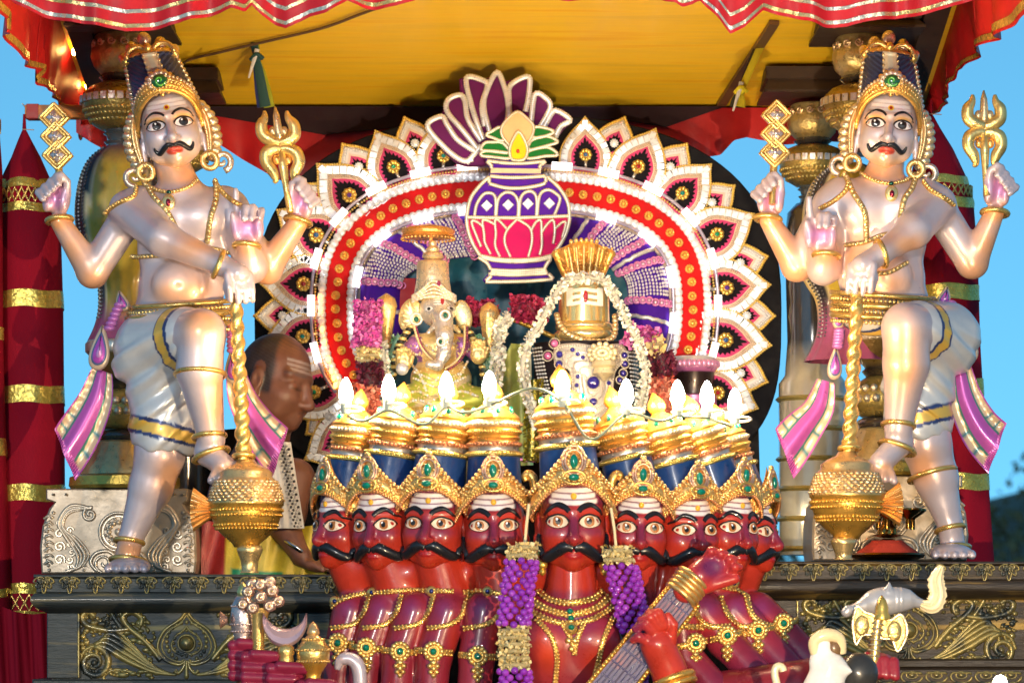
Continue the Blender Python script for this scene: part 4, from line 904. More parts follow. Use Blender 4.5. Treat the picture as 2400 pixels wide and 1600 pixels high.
# ================================================================ heads (shared by the statues)
def head_ops(ears=True):
    o = [(ell((0, 12, -22), (67, 80, 84)), 1, 1), (ell((0, -14, 34), (60, 60, 62)), 22, 1), (cap((0, -52, 78), (0, -46, 76), 17), 26, 1)]
    for s in (-1, 1):
        o += [(ell((s*35, -40, 28), (24, 26, 26)), 22, 1), (cap((s*8, -66, -18), (s*46, -50, -20), 9), 14, 1), (cap((s*40, -30, 62), (s*50, 20, 36), 14), 20, 1)]
        o += [(ell((s*31, -84, 2), (19, 14, 11)), 10, -1), (ell((s*31, -56, 3), (20, 12.5, 11.5)), 3, 1)]
        if ears: o += [(ell((s*69, 14, 6), (8, 15, 26)), 5, 1), (cap((s*71, 10, 30), (s*73, 8, 74), 8, 6), 5, 1), (ell((s*76, 8, 4), (5, 8, 15)), 4, -1)]
    o += [(cap((0, -64, -14), (0, -88, 34), 8, 10), 9, 1), (cap((0, -88, 36), (0, -84, 38), 11.5), 5, 1)]
    for s in (-1, 1): o += [(ell((s*11, -76, 39), (8, 10, 7)), 5, 1)]
    o += [(ell((0, -68, 60), (18, 8, 4.5)), 4, 1), (ell((0, -67, 69), (14, 9, 5.5)), 4, 1), (ell((0, -80, 65), (20, 4, 1.2)), 2, -1)]
    return o
def blob(V, c, r):
    return np.exp(-(((V - np.array(c))/np.array(r))**2).sum(1))
HV, HQ = sdf(head_ops(), 2.5)
def head_cols(V, base, lids, lip, nose=None, jaw=None, paint=None, eyew=None):
    C = np.tile(np.array(base, float), (len(V), 1)); front = (V[:, 1] < -20)
    def mixin(w, c):
        nonlocal C; w = np.clip(w, 0, 1)[:, None]; C = C*(1-w) + np.array(c)*w
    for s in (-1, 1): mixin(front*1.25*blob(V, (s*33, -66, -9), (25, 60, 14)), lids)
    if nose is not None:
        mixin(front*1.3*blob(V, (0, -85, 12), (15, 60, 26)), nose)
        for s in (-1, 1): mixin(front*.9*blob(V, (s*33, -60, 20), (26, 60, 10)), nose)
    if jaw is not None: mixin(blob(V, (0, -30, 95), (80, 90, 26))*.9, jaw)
    lw = front*(np.clip(1.3 - np.hypot(V[:, 0]/17.5, (V[:, 2]-65)/8.5), 0, .3)/.3)*(V[:, 1] < -66)
    mixin(lw, lip)
    if paint is not None:
        for (y0, y1, hw, c) in paint:
            yy = V[:, 2] + 0.0022*V[:, 0]**2
            w = front*np.clip(1.5 - np.abs(yy - (y0+y1)/2)/((y1-y0)/2), 0, .5)*2*np.clip((hw - np.abs(V[:, 0]))/4, 0, 1); mixin(w, c)
    return C
def face_bvh(): return BVHTree.FromPolygons(HV.tolist(), HQ.tolist())
HB = face_bvh()
def almond(cx, cy, rx, ry, n=20, tilt=0.0):
    t = np.linspace(0, 2*math.pi, n, endpoint=False); x = np.cos(t); y = np.sin(t)*np.abs(np.sin(t))**.25
    x, y = rx*x, ry*y*np.where(y < 0, 1.12, .88); return np.stack([cx + x*math.cos(tilt) - y*math.sin(tilt), cy + x*math.sin(tilt) + y*math.cos(tilt)], 1)
def eye_mesh(k, s, white, iris, look=0.0, rx=20, ry=12.5, ir=9.5):
    g = G(); cx = s*31
    patch(g, HB, almond(cx, 3, rx, ry), 1.4, white, 4); patch(g, HB, ellipse(cx + look, 2, ir, ir*1.05, 18), 2.6, iris, 3)
    patch(g, HB, ellipse(cx + look, 2, ir*.5, ir*.5, 12), 3.4, (.01, .01, .01), 2); patch(g, HB, ellipse(cx + look - 2.5, -1.5, 2.2, 2.2, 8), 4.2, (.95, .95, .95), 2)  # last white dot is a painted highlight on the pupil
    a = almond(cx, 3, rx + 1.5, ry + 1.2, 24); up = a[(a[:, 1] <= 3.5)]; up = up[np.argsort(up[:, 0])]
    g.tube(proj(HB, up, 2), 1.9, 6, (.02, .012, .01)); lo = a[(a[:, 1] >= 3.0)]; lo = lo[np.argsort(lo[:, 0])]; g.tube(proj(HB, lo, 1.4), 1.0, 6, (.12, .04, .03))
    return g.mesh('eye', M['gloss'], k, 60)
def brow_mesh(k, s, w=1.0, col=(.012, .01, .012), arch=1.0, thick=3.2):
    pts = [(s*9, -17), (s*18, -25*arch), (s*33, -29*arch), (s*48, -22*arch), (s*57, -12)]
    g = G(); P = proj(HB, spline(pts, 6), 1.2); g.tube(P, np.interp(np.arange(len(P)), [0, 10, 24], [thick*.8, thick, thick*.35]), 6, col, flat=.55); return g.mesh('eyebrow', M['gloss'], k, 60)
def moust_mesh(k, half=44, y0=51, drop=9, thick=6.0, curl=10, end=2.2):
    g = G()
    for s in (-1, 1):
        pts = [(0, y0 + 3), (s*half*.22, y0 - 2), (s*half*.5, y0 + drop*.5), (s*half*.78, y0 + drop + 4), (s*half*.95, y0 + drop - 2), (s*half*1.02, y0 + drop - curl)]
        P = proj(HB, spline(pts, 6), thick*.35)
        g.tube(P, np.interp(np.arange(len(P)), [0, 8, 18, 30], [thick*.75, thick*1.1, thick, end]), 9, (.012, .012, .015), flat=.75)
    return g.mesh('moustache', M['gloss'], k, 180)
# ================================================================ guardian statues
PEARL = (.54, .46, .49); ORG = (.86, .42, .13); GB = (.78, .50, .14)
def fist(o, cx, cy, f, d=0, s=1.0, tilt=0.0):
    """open palm to the viewer, four fingers bent over a held stem, thumb at the far side"""
    def p(x, dd, y):
        x, y = x*f*s, y*s; return (cx + x*math.cos(tilt) - y*math.sin(tilt), d + dd*s, cy + x*math.sin(tilt) + y*math.cos(tilt))
    o.append((ell(p(0, 4, 4), (30*s, 15*s, 38*s), tilt - f*.25), 6, 1)); o.append((ell(p(18, -6, 8), (13*s, 16*s, 34*s), tilt), 8, 1)); o.append((ell(p(-20, -5, 16), (12*s, 13*s, 26*s), tilt), 8, 1))
    for i in range(4):
        b = p(4 - 11*i, 6, -26 + 9*i); m_ = p(-2 - 13*i, -22, -44 + 14*i); t_ = p(6 - 11*i, -34, -24 + 13*i)
        o.append((cap(b, m_, 10.5*s, 9.5*s), 3, 1)); o.append((cap(m_, t_, 9.5*s, 8*s), 2, 1))
    o.append((cap(p(24, -8, -4), p(22, -16, -34), 10*s, 9*s), 4, 1)); o.append((cap(p(22, -16, -34), p(8, -26, -50), 9*s, 7*s), 3, 1))
def pointing(o, cx, cy, f, d=0, s=1.0):
    p = lambda x, dd, y: (cx + x*f*s, d + dd*s, cy + y*s)
    o.append((ell(p(0, 4, 6), (36*s, 16*s, 34*s)), 6, 1)); o.append((ell(p(-26, -6, 6), (12*s, 14*s, 30*s)), 8, 1)); o.append((ell(p(26, -6, 6), (12*s, 14*s, 30*s)), 8, 1))
    o.append((cap(p(-22, 0, -20), p(-26, -4, -58), 10*s, 9*s), 3, 1)); o.append((cap(p(-26, -4, -58), p(-27, -6, -82), 9*s, 7*s), 2, 1))
    for i, x in enumerate((-4, 13)):
        o.append((cap(p(x, 2, -24), p(x + 2, -20, -40), 10*s, 9.5*s), 3, 1)); o.append((cap(p(x + 2, -20, -40), p(x - 2, -30, -12), 9.5*s, 8*s), 2, 1))
    o.append((cap(p(28, 0, -14), p(34, -12, -34), 9*s, 8.5*s), 3, 1)); o.append((cap(p(34, -12, -34), p(30, -24, -16), 8.5*s, 7*s), 2, 1))
    o.append((cap(p(-32, -6, 0), p(-33, -14, -24), 9*s, 8*s), 3, 1))
def guard_solid(J, vox, torso_only=False):
    o = []; f = J['f']; cx = J['cx']
    X = lambda v: cx + f*v
    cy = J['cy']                                                     # chest centre
    o += [(ell((cx, 6, cy), (112, 62, 92)), 1, 1), (ell((cx, 8, cy + 70), (106, 58, 80)), 24, 1), (ell((cx, 8, cy + 145), (103, 62, 62)), 30, 1), (ell((X(-8), 6, cy + 205), (104, 68, 62)), 30, 1)]
    for s in (-1, 1): o += [(ell((cx + s*50, -34, cy - 8), (52, 30, 44)), 24, 1), (ell((cx + s*96, 6, cy - 42), (46, 46, 44)), 26, 1)]
    o += [(cap((cx, 4, cy - 70), (J['head'][0], 8, J['head'][1] + 78), 48, 41), 22, 1), (ell((X(0), -52, cy + 150), (60, 22, 46)), 26, 1), (cap((cx, -78, cy + 158), (cx, -80, cy + 158), 5), 5, -1)]
    if torso_only: return sdf(o, vox)
    A = J['cross']; o += [(cap(A[0], A[1], 44, 42), 20, 1), (cap(A[1], A[2], 40, 25), 14, 1)]
    B = J['out']; o += [(cap(B[0], B[1], 40, 37), 20, 1), (cap(B[1], B[2], 36, 23), 10, 1)]
    C = J['inn']; o += [(cap(C[0], C[1], 40, 37), 20, 1), (cap(C[1], C[2], 36, 23), 10, 1)]
    E = J['pt']; o += [(cap(E[0], E[1], 38, 38), 20, 1), (cap(E[1], E[2], 36, 25), 12, 1)]
    for key in ('outh', 'innh'): x, d, y, ff, ti = J[key]; fist(o, x, y, ff, d, 1.0, ti)
    x, d, y = J['pth']; pointing(o, x, y, J['ptf'], d)
    # hand laid over the mace top
    w = np.array(J['cross'][2], float); kn = np.array(J['kn'], float); o.append((cap(w, kn, 24, 26), 12, 1)); fdir = np.array(J['kdir'], float)
    for i in range(4):
        b = kn + fdir*(i - 1.5)*18 + np.array((0, -2*abs(i-1.5), 0)); m_ = b + np.array((J['f']*6, -8, 34)); t_ = m_ + np.array((J['f']*2, 6, 32 - 4*abs(i - 1.2)))
        o += [(cap(b, m_, 10, 9), 2.5, 1), (cap(m_, t_, 8.5, 7), 1.5, 1)]
    b = kn + fdir*-2.0*15 + np.array((0, 6, 4)); o += [(cap(w*.35 + kn*.65, b + np.array((0, -2, 26)), 12, 10), 5, 1), (cap(b + np.array((0, -2, 26)), b + np.array((J['f']*5, -4, 52)), 9, 7), 3, 1)]
    L = J['leg']; o += [(cap(L[0], L[1], 78, 56), 10, 1), (cap(L[1], L[2], 55, 53), 10, 1), (cap(L[2], L[3], 53, 31), 10, 1)]
    h, ff = np.array(J['heel'], float), np.array(J['toe'], float)
    o += [(cap(L[3], h, 31, 31), 8, 1), (cap(h, ff, 30, 27), 10, 1)]
    for i in range(5):
        u = i/4; t_ = np.array(J['t0'], float)*(1-u) + np.array(J['t1'], float)*u; o += [(cap(ff*.45 + t_*.55 + np.array((0, 4, -10)), t_, 12, 9.5 + (1.5 if i == J['big'] else 0)), 3.5, 1)]
    S = J['stand']; o += [(cap(S[0], S[1], 70, 58), 10, 1), (cap(S[1], S[2], 57, 51), 12, 1), (cap(S[2], S[3], 51, 29), 12, 1)]
    h = np.array(S[4], float); o += [(cap(S[3], h, 29, 29), 8, 1), (ell(h + np.array((J['f']*14, -62, 18)), (50, 62, 20)), 12, 1)]
    for i in range(5):
        x = h[0] + J['f']*14 - 42 + i*21; o += [(cap((x, h[1] - 100, h[2] + 24), (x*1.0, h[1] - 128 + abs(i-2)*5, h[2] + 27), 12, 10), 3, 1)]
    return sdf(o, vox)
def dhoti_solid(J, vox):
    o = []; L = np.array(J['leg'], float); S = np.array(J['stand'], float); f = J['f']; cx = J['cx']; cy = J['cy']
    cut = L[0]*.36 + L[1]*.64
    o += [(ell((cx - f*8, 6, cy + 232), (112, 76, 58)), 1, 1), (cap(L[0] + np.array((-f*6, 6, 6)), cut, 92, 70), 22, 1), (ell(J['bag'], J['bagr']), 26, 1)]
    h = np.array(J['hem'], float); o += [(cap((h[0], h[1], h[2] - 130), h, 86, 80), 22, 1)]
    o += [(cap(L[1] + np.array((f*30, -60, -20)), L[1] + np.array((f*26, -30, 200)), 52), 6, -1)]
    o += [(ell((h[0], h[1], h[2] + 92), (130, 130, 60), J['hemroll']), 2, -1)]
    return sdf(o, vox)
def ribbon_tail(g, ctr, wid, ang, thick=7, d=0.0, pal=None):
    c = spline(np.array(ctr, float), 10); n = len(c); w = np.interp(np.linspace(0, 1, n), np.linspace(0, 1, len(wid)), wid); a = np.radians(np.interp(np.linspace(0, 1, n), np.linspace(0, 1, len(ang)), ang))
    nv = 41; v = np.linspace(-1, 1, nv); u = np.linspace(0, 1, n)
    X = c[:, None, 0] + w[:, None]*v*np.cos(a)[:, None]; Yp = c[:, None, 1] + w[:, None]*v*np.sin(a)[:, None]
    D = d - 9*np.cos(v*math.pi*1.5)[None]*(.3 + u[:, None]) - 14*u[:, None] + 1.6*np.sin(u[:, None]*150)*((np.abs(v) > .5) & (np.abs(v) < .92))[None]
    P = np.stack([X, D, Yp], -1); C = np.zeros((n, nv, 3)); C[:] = (.52, .10, .42)
    av = np.abs(v); gp = (av > .5) & (av < .92); C[:, gp] = (.70, .50, .30)
    C[:, (av > .44) & (av <= .5)] = (.05, .22, .18); C[:, av >= .92] = (.50, .08, .42)
    for uu in (.55, .63, .80): C[(np.abs(u - uu) < .012)[:, None] & gp[None]] = (.04, .20, .22)
    C[u > .90] = (.60, .16, .50)
    if n > 4: 
        fr_ = np.sin(v*60)*4; e = u > .9; P[e, :, 1] += fr_[None]
    g.grid(P, C); g.grid(P + np.array([0, thick, 0]), C*.8)
    for s_ in (0, -1): g.grid(np.stack([P[:, s_], P[:, s_] + np.array([0, thick, 0])], 1), C[:, :2])
    for s_ in (0, -1): g.grid(np.stack([P[s_], P[s_] + np.array([0, thick, 0])], 0), C[:2])
def teardrop(g, cx, y0, y1, w, d, lean=0.0):
    t = np.linspace(0, 2*math.pi, 30, endpoint=False); yc, ry = (y0+y1)/2, (y1-y0)/2
    def ring(k): 
        y = -np.cos(t)*ry*k; x = np.sin(t)*w*k*(.62 - .38*np.cos(t)); return np.stack([cx + x + lean*y, yc + y + (1-k)*ry*.25], 1)
    g.prism(ring(1.0), d - 8, d + 8, (.58, .44, .32), 4); g.prism(ring(.74), d - 11, d, (.10, .14, .30), 2); g.prism(ring(.64), d - 13, d, (.42, .07, .42), 3); g.prism(ring(.3), d - 15, d, (.50, .25, .55), 2)
def bangle(g, c, rx, rd, tilt, r=6, col=GB):
    t = np.linspace(0, 2*math.pi, 28, endpoint=False); ct, st = math.cos(tilt), math.sin(tilt)
    x = rx*np.cos(t); d = rd*np.sin(t); y = rx*.16*np.sin(t)
    g.tube(np.stack([c[0] + x*ct - y*st, c[1] + d, c[2] + x*st + y*ct], 1), r, 8, col, closed=True)
def diamond_emblem(fr, cx, y0, tilt, d):
    gs = []; g = G(); gi = G()
    for i, sc in enumerate((1, 1, 1)):
        yy = y0 + i*44; xx = cx + tilt*i*44
        q = lambda r: [(xx, yy - r), (xx + r, yy), (xx, yy + r), (xx - r, yy)]
        g.prism(q(37), d - 10, d + 10, GB, 4)
        for r_, w_ in ((33, 4.5), (24, 3)):
            Q = np.array(q(r_) + [q(r_)[0]], float); g.cord(to3(Q, d - 11), w_, w_, 6, (.80, .55, .18))
        gi.prism(q(19), d - 14, d - 4, (.62, .52, .50), 3); gi.sphere((xx, d - 15, yy), (6, 5, 6), (.55, .55, .62)); 
        for a in range(4): gi.sphere((xx + 9*math.cos(a*1.571+.785), d - 14, yy + 9*math.sin(a*1.571+.785)), 3.4, (.70, .55, .35))
    ye = y0 + 88 + 30; xe = cx + tilt*(ye - y0)
    g.tube([(xe, d, ye), (xe + tilt*90, d - 14, ye + 92)], [9, 8], 8, GB)
    return g, gi
def trident(cx, y0, tilt, d):
    """double-ended three-pronged head, y0 = tip"""
    g = G(); q = lambda x, y: (cx + x + tilt*(y), d, y0 + y); c = (.82, .58, .20); c2 = (.72, .52, .28)
    for s in (-1, 1):
        g.tube(spline([q(0, 84), q(s*16, 80), q(s*36, 66), q(s*38, 44), q(s*28, 26), q(s*26, 10)], 7), np.interp(np.arange(36), [0, 10, 22, 35], [13, 16, 14, 3.5]), 10, c)
        g.tube(spline([q(0, 100), q(s*14, 98), q(s*34, 108), q(s*38, 130), q(s*26, 152), q(s*22, 170), q(s*28, 178)], 6), np.interp(np.arange(37), [0, 12, 24, 36], [12, 16, 13, 3.5]), 10, c)
        g.sphere(q(s*13, 58), (10, 7, 12), c2); g.sphere(q(s*13, 124), (10, 7, 12), (.80, .40, .10))
    g.tube([q(0, 0), q(0, 20), q(0, 60), q(0, 82)], [2, 8, 11, 10], 10, c2); g.sphere(q(0, 92), (13, 10, 9), c2)
    g.tube([q(0, 100), q(0, 140), q(0, 180), (q(0, 240)[0] + tilt*30, d - 20, y0 + 250)], [10, 11, 8, 8], 10, c); return g
def mace(top, bot, wing, by, s=1.0):
    """returns shaft, ball, wing, foot collectors; by = y where shaft meets ball"""
    top, bot = np.array(top, float), np.array(bot, float); ax = bot - top; u = lambda y: top + ax*((y - top[2])/ax[2])
    g1 = G(); n = 160; P = np.array([u(y) for y in np.linspace(top[2], by, n)])
    th = np.linspace(0, 6.283, 20, endpoint=False); X = np.zeros((n, 20, 3))
    for i in range(n):
        r = 15.5*(.92 + .16*i/n)*(1 + .16*np.cos(2*th + i*.42)); X[i] = P[i] + np.stack([r*np.cos(th), r*np.sin(th), 0*th], 1)
    C = np.array([(.80, .50, .13)]*n); g1.grid(X, C, cv=True); g1.sphere(u(top[2] - 2), (17, 16, 12), (.82, .60, .25)); bangle(g1, u(by - 8), 22, 20, 0, 6)
    prof = [(by, 20), (by+10, 26), (by+18, 46), (by+30, 62), (by+40, 60), (by+46, 68), (by+72, 80), (by+92, 84), (by+96, 88), (by+104, 88), (by+108, 83), (by+120, 84), (by+140, 78), (by+160, 68), (by+176, 52), (by+190, 34), (by+200, 28)]
    g2 = G(); c = u(by + 100); prof = [(y, r*s) for y, r in prof]
    cols = np.array([(.75, .48, .20)]*9 + [(.78, .44, .08)]*8); g2.lathe(c[0], c[1], prof, 44, cols)
    for k in range(7):
        yy = by + 52 + k*7; rr = np.interp(yy, [p[0] for p in prof], [p[1] for p in prof])
        for a in np.arange(0, 3.15, .19): g2.sphere((c[0] + rr*math.cos(a + (k % 2)*.095), c[1] - rr*math.sin(a + (k % 2)*.095), yy), (6, 4, 4.5), (.76, .50, .22) if (k + int(a*7)) % 3 else (.85, .66, .4), 6, 4)
    for yy in (by+116, by+128, by+150, by+158):
        rr = np.interp(yy, [p[0] for p in prof], [p[1] for p in prof]) + 1; a = np.linspace(0, 6.283, 60); g2.beads(np.stack([c[0] + rr*np.cos(a), c[1] + rr*np.sin(a), np.full(60, yy)], 1), 9, 4, (.84, .48, .08), n=6, m=4)
    g3 = G(); wx, wy = wing; f = 1 if wx > c[0] else -1
    rows = []
    for i, t in enumerate(np.linspace(0, 1, 14)):
        hw = 16 + 34*t**1.4; x = c[0] + f*(70 + 56*t); 
        rows.append(np.array([(x + f*8*math.cos(v*1.4) - f*8, c[1] - 14 - 10*math.cos(v*1.57) + 2.2*math.sin(v*26), wy + hw*v) for v in np.linspace(-1, 1, 41)]))
    rows = np.array(rows); g3.grid(rows, (.82, .42, .12)); g3.grid(rows + np.array([0, 16, 0]), (.82, .42, .12)); g3.grid(np.stack([rows[-1], rows[-1] + np.array([0, 16, 0])]), (.88, .62, .25))
    g3.lathe(c[0] + f*62, c[1] - 10, [(wy - 26, 8), (wy - 16, 16), (wy + 16, 16), (wy + 26, 8)], 16, (.80, .42, .12))
    g4 = G(); e = u(bot[2]); g4.lathe(e[0], e[1], [(by + 196, 24), (by + 204, 30), (by + 212, 28), (by + 232, 20), (bot[2] - 6, 18), (bot[2], 22)], 24, (.70, .50, .22))
    return g1, g2, g3, g4
def guard_crown(k):
    def cxf(y): return -(-62 - y)*.14 if y < -62 else 0
    th = np.linspace(0, 2*math.pi, 96, endpoint=False); ys = np.linspace(-72, -172, 40); P = []; C = []
    for y in ys:
        t = (-72 - y)/100; r = 71 - 14*t + (3 if t > .93 else 0)
        a = (np.degrees(th) + 90 + 180) % 360 - 180; aa = np.abs(a)
        rid = np.where((aa > 15) & (aa < 80), 1 + .045*np.sin((y + aa*.75)*.5), 1.0) + np.where(aa <= 15, .035, 0) + np.where(np.abs(aa - 84) < 5, .05, 0)
        P.append(np.stack([cxf(y) + r*rid*np.cos(th), 14 + r*1.05*rid*np.sin(th), np.full(96, y)], 1))
        c = np.where(((aa > 17) & (aa < 79))[:, None], (.03, .045, .12), (.70, .62, .50)); c = np.where((aa <= 6)[:, None], (.62, .66, .62), c); C.append(c)
    g = G(); g.grid(np.array(P), np.array(C), cv=True); gb = G()
    gb.lathe(cxf(-180), 14, [(-196, 20), (-190, 40), (-182, 56), (-174, 61), (-168, 58)], 40, (.75, .50, .18))
    for s in (-1, 1): gb.tube(to3(np.stack([cxf(-160) + s*30 + 26*np.cos(np.linspace(math.pi, 2*math.pi, 14)), -168 + 26*np.sin(np.linspace(math.pi, 2*math.pi, 14))], 1), -36), 6, 8, (.80, .58, .25))
    for x, y, r, d in ((0, -212, 17, -10), (-34, -198, 15, -6), (34, -198, 15, -6), (-58, -172, 12, -8), (58, -172, 12, -8), (0, -184, 9, -56)):
        gb.sphere((cxf(y) + x, d, y), (r, r, r*1.1), (.74, .60, .52) if y < -190 else (.80, .52, .16), 12, 8)
    for s in (-1, 1):
        gb.beads(np.array([(cxf(y) + s*(73 - 14*(-72 - y)/100), 4, y) for y in np.linspace(-60, -176, 20)]), 12, 7, (.74, .62, .44)); gb.sphere((cxf(-176) + s*60, 0, -180), (13, 12, 13), (.76, .60, .42))
        for j in range(7): y = -84 - j*13; gb.sphere((cxf(y) + s*17, -70 + j*1.5, y), (3.5, 3.5, 3.5), (.80, .66, .4), 6, 4)
    # forehead band follows the hairline
    hb = [(-71, 6), (-68, -20), (-55, -50), (-30, -70), (0, -77), (30, -70), (55, -50), (68, -20), (71, 6)]; H = spline(np.array(hb, float), 10)
    def row(off, lift): 
        out = []
        for x, y in H:
            sc_ = 1.03 + lift; xx = x*sc_; q = max(0, 1 - (xx/76)**2)
            out.append((xx, 12 - 84*math.sqrt(q)*(1 + lift*.9), y - off))
        return np.array(out)
    for off, r, c in ((0, 6, (.82, .46, .10)), (11, 6.5, (.80, .45, .10)), (24, 6, (.76, .46, .14))): gb.tube(row(off, .04), r, 8, c)
    gb.beads(row(5, .11), 8, 3.6, (.86, .58, .18)); gb.beads(row(17, .12), 9, 4, (.88, .62, .22)); gb.beads(row(31, .10), 10, 4.5, (.74, .60, .42))
    gb.grid(np.array([row(-2, .02), row(14, .06), row(32, .05)]), (.78, .46, .12))
    # rosette round the gem
    for a in np.arange(0, 6.28, .45): gb.sphere((-4 + 24*math.cos(a), -70, -98 + 21*math.sin(a)), (8, 8, 7), (.76, .64, .52))
    for a in np.arange(0, 6.28, .52): gb.sphere((-4 + 30*math.cos(a), -63, -97 + 26*math.sin(a)), (7, 7, 7), (.80, .48, .14))
    gj = G(); gj.sphere((-4, -76, -98), (20, 11, 17), (.005, .10, .035), 20, 10); gj.tube(scroll((-4, -98), 12, 1.1, 0.4, 1, 26, -87), 2.4, 6, (.08, .40, .06)); gj.tube(to3(ellipse(-4, -98, 21, 18, 26), -74), 3, 6, (.75, .6, .5), closed=True)
    return g.mesh('crown', M['gloss'], k, 180), gb.mesh('crown_band', M['goldpaint'], k, 180), gj.mesh('crown_gem', M['gem'], k, 180)
def side_locks(k, s):
    g = G(); c = (.72, .58, .36)
    pts = spline([(s*74, 14, -44), (s*90, 16, -18), (s*97, 16, 16), (s*95, 14, 50), (s*84, 14, 82)], 2)
    for i, p in enumerate(pts): g.sphere(p + np.array((s*4, 0, 0)), (16, 13, 12), c, 9, 6)
    for o_ in (0, 1): g.tube(spline([(s*(70 + o_*9), 4, -40), (s*(80 + o_*8), 2, -10), (s*(82 + o_*7), 2, 30), (s*(78 + o_*4), 2, 74)], 6), 5, 7, (.80, .50, .20))
    return g.mesh('hair_locks', M['goldpaint'], k, 180)
def earring(k, s):
    g = G(); g.tube(to3(ellipse(s*76, 92, 17, 18, 24), -6), 7, 9, (.80, .55, .20), closed=True); g.sphere((s*76, -8, 76), (6, 6, 6), (.82, .6, .3)); g.tube(scroll((s*104, 96), 22, 1.2, 1.5, -s, 24, 6), np.linspace(8, 5, 24), 8, (.76, .60, .45)); return g.mesh('earring', M['goldpaint'], k, 180)
def guardian(label, J, fr):
    t = thing('guardian_statue', label, 'statue', fr, 'four-armed guardian statues'); f = J['f']
    V, Q = guard_solid(J, 5.0); V = relax(V, Q, 1, .35); C = np.tile(np.array(PEARL), (len(V), 1))
    for key in ('outh', 'innh'):
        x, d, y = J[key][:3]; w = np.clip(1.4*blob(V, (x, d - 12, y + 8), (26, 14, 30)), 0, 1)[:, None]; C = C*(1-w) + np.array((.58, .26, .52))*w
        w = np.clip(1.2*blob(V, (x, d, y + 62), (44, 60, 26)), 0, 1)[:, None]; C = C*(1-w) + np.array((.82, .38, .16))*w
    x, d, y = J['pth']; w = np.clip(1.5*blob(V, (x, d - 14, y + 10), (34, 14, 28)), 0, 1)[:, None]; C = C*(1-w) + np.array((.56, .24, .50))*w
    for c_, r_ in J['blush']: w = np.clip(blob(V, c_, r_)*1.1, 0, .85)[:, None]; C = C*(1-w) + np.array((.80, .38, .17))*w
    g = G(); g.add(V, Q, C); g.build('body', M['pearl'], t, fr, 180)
    TV, TQ = guard_solid(J, 8.0, True); tb = BVHTree.FromPolygons(TV.tolist(), TQ.tolist()); ab = BVHTree.FromPolygons(V.tolist(), Q.tolist())
    # ---- head
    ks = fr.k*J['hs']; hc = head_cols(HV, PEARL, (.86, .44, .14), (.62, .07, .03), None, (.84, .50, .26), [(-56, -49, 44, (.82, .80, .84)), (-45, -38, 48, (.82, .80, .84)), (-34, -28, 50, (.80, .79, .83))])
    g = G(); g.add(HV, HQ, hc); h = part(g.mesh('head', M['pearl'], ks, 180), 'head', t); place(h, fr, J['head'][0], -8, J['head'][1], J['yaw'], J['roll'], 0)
    for s in (-1, 1):
        part(eye_mesh(ks, s, (.80, .74, .74), (.03, .018, .014), J.get('look', 0), 20.5, 11.3, 10.2), 'eye', h); part(brow_mesh(ks, s), 'eyebrow', h); part(side_locks(ks, s), 'hair_locks', h); part(earring(ks, s), 'earring', h)
    part(moust_mesh(ks), 'moustache', h)
    g = G(); patch(g, HB, ellipse(0, -36, 7, 7.5, 14), 1.6, (.80, .50, .05), 3); patch(g, HB, ellipse(0, -36, 4, 4.5, 12), 2.4, (.30, .01, .01), 2); part(g.mesh('forehead_dot', M['gloss'], ks, 60), 'forehead_dot', h)
    c1, c2, c3 = guard_crown(ks); cr = part(c1, 'crown', t); cr.matrix_local = h.matrix_local; place(cr, fr, J['head'][0], -8, J['head'][1], J['yaw'], J['roll'], 0)
    part(c2, 'crown_band', cr); part(c3, 'crown_gem', cr)
    # ---- dhoti
    DV, DQ = dhoti_solid(J, 4.0); DV = relax(DV, DQ, 2, .5)
    nx = DV.copy(); L = np.array(J['leg'], float); ax = nrm((L[1] - L[0])[None])[0]
    ph = (DV[:, 0]*f*.55 + DV[:, 2]*.8); amp = np.clip((DV[:, 2] - J['cy'] - 250)/60, 0, 1)
    cen = DV.mean(0); dirn = nrm(DV - cen); DV = DV + dirn*(5.0*np.sin(ph*.085 + 1.2*np.sin(DV[:, 2]*.02)) + 2.4*np.sin(ph*.19 + 1.5*np.sin(DV[:, 0]*.03)))[:, None]*amp[:, None]
    DC = np.tile(np.array((.60, .60, .60)), (len(DV), 1))
    tq = ((DV - L[0]) @ (L[1] - L[0]))/((L[1] - L[0]) @ (L[1] - L[0]))
    b1 = (tq > J['band'][0]) & (DV[:, 1] < 60) & (DV[:, 2] < J['hem'][2] - 110); DC[b1 & (tq < J['band'][1])] = (.70, .44, .08)
    for e in J['band']: DC[b1 & (np.abs(tq - e) < .028)] = (.03, .05, .16)
    hy = DV[:, 2] - (J['hem'][2] + (DV[:, 0] - J['hem'][0])*math.tan(J['hemroll']) + 18)
    DC[(hy > -44) & (hy < -10)] = (.70, .44, .08); DC[(np.abs(hy + 44) < 4.5) | (np.abs(hy + 10) < 4.5)] = (.03, .05, .16)
    g = G(); g.add(DV, DQ, DC); g.build('dhoti', M['pearl'], t, fr, 180)
    # ---- waist belt
    g = G(); th = np.linspace(0, 2*math.pi, 60, endpoint=False); yb = J['cy'] + 192
    for i, (dy, r_, bead) in enumerate(((0, 6, 0), (13, 5, 1), (26, 8, 0), (40, 5, 1), (52, 7, 0), (66, 5, 1))):
        rx = 120 + i*1.2; p = np.stack([J['cx'] - f*(4 + i*1.2) + rx*np.cos(th), 6 + (86 + i*2)*np.sin(th), yb + dy + f*-8*np.cos(th)*1.0 - 10*np.sin(th)], 1)
        (g.beads(p, 10, 5, (.74, .52, .18), closed=True) if bead else g.tube(p, r_, 8, (.60, .40, .12), closed=True))
    g.build('belt', M['goldpaint'], t, fr, 180)
